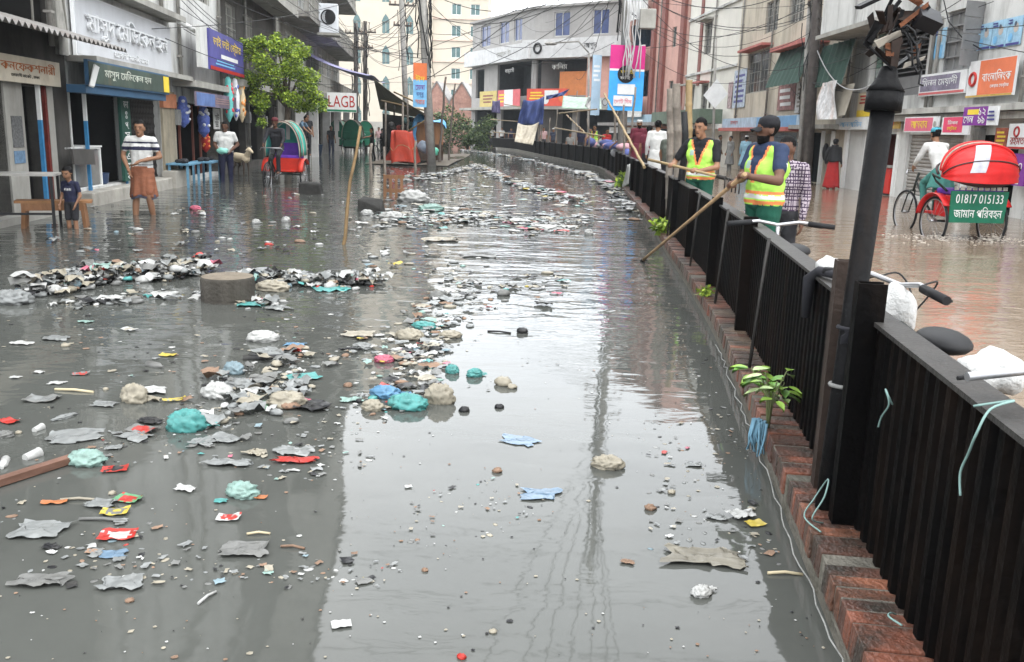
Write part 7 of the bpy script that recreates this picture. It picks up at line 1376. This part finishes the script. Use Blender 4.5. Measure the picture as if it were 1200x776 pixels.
litter('floating_litter','patches of rubbish in the rippled middle water',420,heap([(440,255),(500,262),(560,255),(620,265),(690,258)],1.3,.04),.07,.22,800,.3)
litter('floating_litter','small scraps in the bright rippled water',170,heap([(430,300),(520,310),(560,345),(480,370),(660,330)],1.0,.0),.05,.14,850,.4)
litter('floating_litter','small scraps scattered over the left street water',140,pix(60,225,460,300),.05,.16,900,.5)
litter('floating_litter','pale flat rubbish film spread over the far water before the fence',480,pix(520,178,742,262),.06,.26,1700,.12,(9,9,5,5,.4,.5,2,1,.2,.1,.3,1))
litter('floating_litter','pale scraps around the stakes and the slatted crate',320,pix(440,196,570,262),.06,.24,1800,.25)
def clump(u0,v0,u1,v1,sd_,thr=.05):
    f0=pix(u0,v0,u1,v1)
    def f(r):
        for _ in range(40):
            P,z=f0(r)
            if mnoise.noise(Vector((P[0]*1.6+sd_,P[1]*1.6,sd_)))>thr and P[0]<fx(P[1])-.25: break
        return P,z
    return f
litter('floating_litter','fine grey film and crumbs drifting between the larger bags in the near left water',520,clump(-10,385,470,690,3),.008,.04,2100,.2,(4,12,6,9,.3,.5,4,.6,.15,.2,.1,4))
litter('floating_litter','fine scraps caught in the dark water along the brick kerb',150,clump(760,420,960,720,8,-.1),.008,.035,2300,.2,(4,10,7,6,.2,.3,4,.4,.1,.3,.1,4))
litter('floating_litter','thin crumbs drifting on the bright water right of the middle cluster',110,clump(470,400,760,700,5,.1),.006,.03,2400,.2,(4,8,7,7,.2,.3,5,.4,.1,.2,.1,5))
def specks(name,label,n,region,seed,s0,s1):
    mb=MB(); r=random.Random(seed)
    for i in range(n):
        g_,_=region(r); 
        if g_[0]>fx(g_[1])-.2 or mnoise.noise(Vector((g_[0]*1.1,g_[1]*1.1,seed)))<r.uniform(-.35,.2): continue
        s_=r.uniform(s0,s1)*r.choice([.5,.7,1,1.6]); k=r.randint(4,6); a0=r.random()*6; h_=r.uniform(.001,.003)
        ring=[(g_[0]+s_*math.cos(a0+6.283*j/k)*r.uniform(.6,1),g_[1]+s_*math.sin(a0+6.283*j/k)*r.uniform(.5,1),.003) for j in range(k)]+[(g_[0],g_[1],.003+h_)]
        mb.add(ring,[(j,(j+1)%k,k) for j in range(k)],r.choices(range(4),(4,4,4,3))[0],False)
    solo(name,mb,[PW,PBE,PBK,CLY],label,'specks',kind='stuff',origin=(0,0,0))
specks('floating_specks','tiny pale and dark specks over the near left water',230,pix(-20,400,420,776),1,.0025,.009)
specks('floating_specks','tiny specks and bubbles over the sky reflection',320,pix(380,440,980,776),2,.003,.009)
specks('floating_specks','tiny specks along the dark reflection of the fence',480,heap([(740,300),(800,420),(860,560),(930,720)],.5,0),3,.004,.011)
specks('floating_specks','tiny specks over the farther left water',700,pix(0,230,560,420),4,.008,.022)
# ---------------- facade clutter: drain pipes, meter boxes, stains ----------------
PIP=M('pipe_grey',(.25,.24,.22),.7,.3,4,dirt=.5)
def pipe(root,F,s,z0,z1,r_=.045):
    mb=MB(); mb.tube([F.p(s,.07,z0),F.p(s+.02,.07,(z0+z1)/2),F.p(s,.07,z1)],r_,8)
    for z in np.arange(z0+.5,z1,1.4): mb.fbox(F,s-.08,s+.08,z,z+.04,0,.12)
    part('drain_pipe',mb,PIP,root)
for root,F,S_l in((b1,Lf,((16.2,4,9),(21.2,3.7,10))),(b2,Lf,((22.6,2.5,12),(27.0,2.5,13))),(b3,Lf,((30.9,.2,15),(36.8,.2,16))),(b0,Lf,((14.9,2.6,10),)),(r1,Rf,((-24.0,2.4,9),(-19.5,2.4,9),(-23.7,2.4,4.6))),(r2,Rf,((-33.8,2,11),(-29.9,2,10))),(r3,Rf,((-44.8,2,12),(-39.4,2,12),(-34.6,2,12))),(r4,Rg,((10.2,3,12.5),)),(r5,Rp,((6.6,2.5,15),))):
    for a in S_l: pipe(root,F,*a)
r=random.Random(12)
for root,F,lst in((r1,Rf,((-21.0,1.5),(-24.3,2.7))),(r3,Rf,((-34.4,1.5),(-39.3,1.3))),(b1,Lf,((18.3,2.2),)),(b2,Lf,((22.05,1.4),)),(b3,Lf,((34.1,1.4),(30.9,1.5)))):
    for s,z in lst:
        mb=MB(); mb.fbox(F,s-.14,s+.14,z,z+.36,0.0,.12); mb.fbox(F,s-.1,s+.1,z+.08,z+.3,.12,.14); part('meter_box',mb,M('meter_grey',(.22,.22,.21),.6,.3,4,dirt=.4),root)
# ---------------- haze: one closed box of even air round the scene ----------------
mb=MB(); mb.box(0,60,21,150,240,46); hz_m=bpy.data.materials.new('haze_air'); hz_m.use_nodes=True; n=hz_m.node_tree.nodes; n.clear()
v_=n.new('ShaderNodeVolumePrincipled'); o_=n.new('ShaderNodeOutputMaterial'); v_.inputs['Color'].default_value=(.75,.8,.85,1); v_.inputs['Density'].default_value=.0005; hz_m.node_tree.links.new(v_.outputs[0],o_.inputs['Volume'])
solo('haze',mb,hz_m,'thin pale haze in the air over the flooded street','haze',kind='stuff')
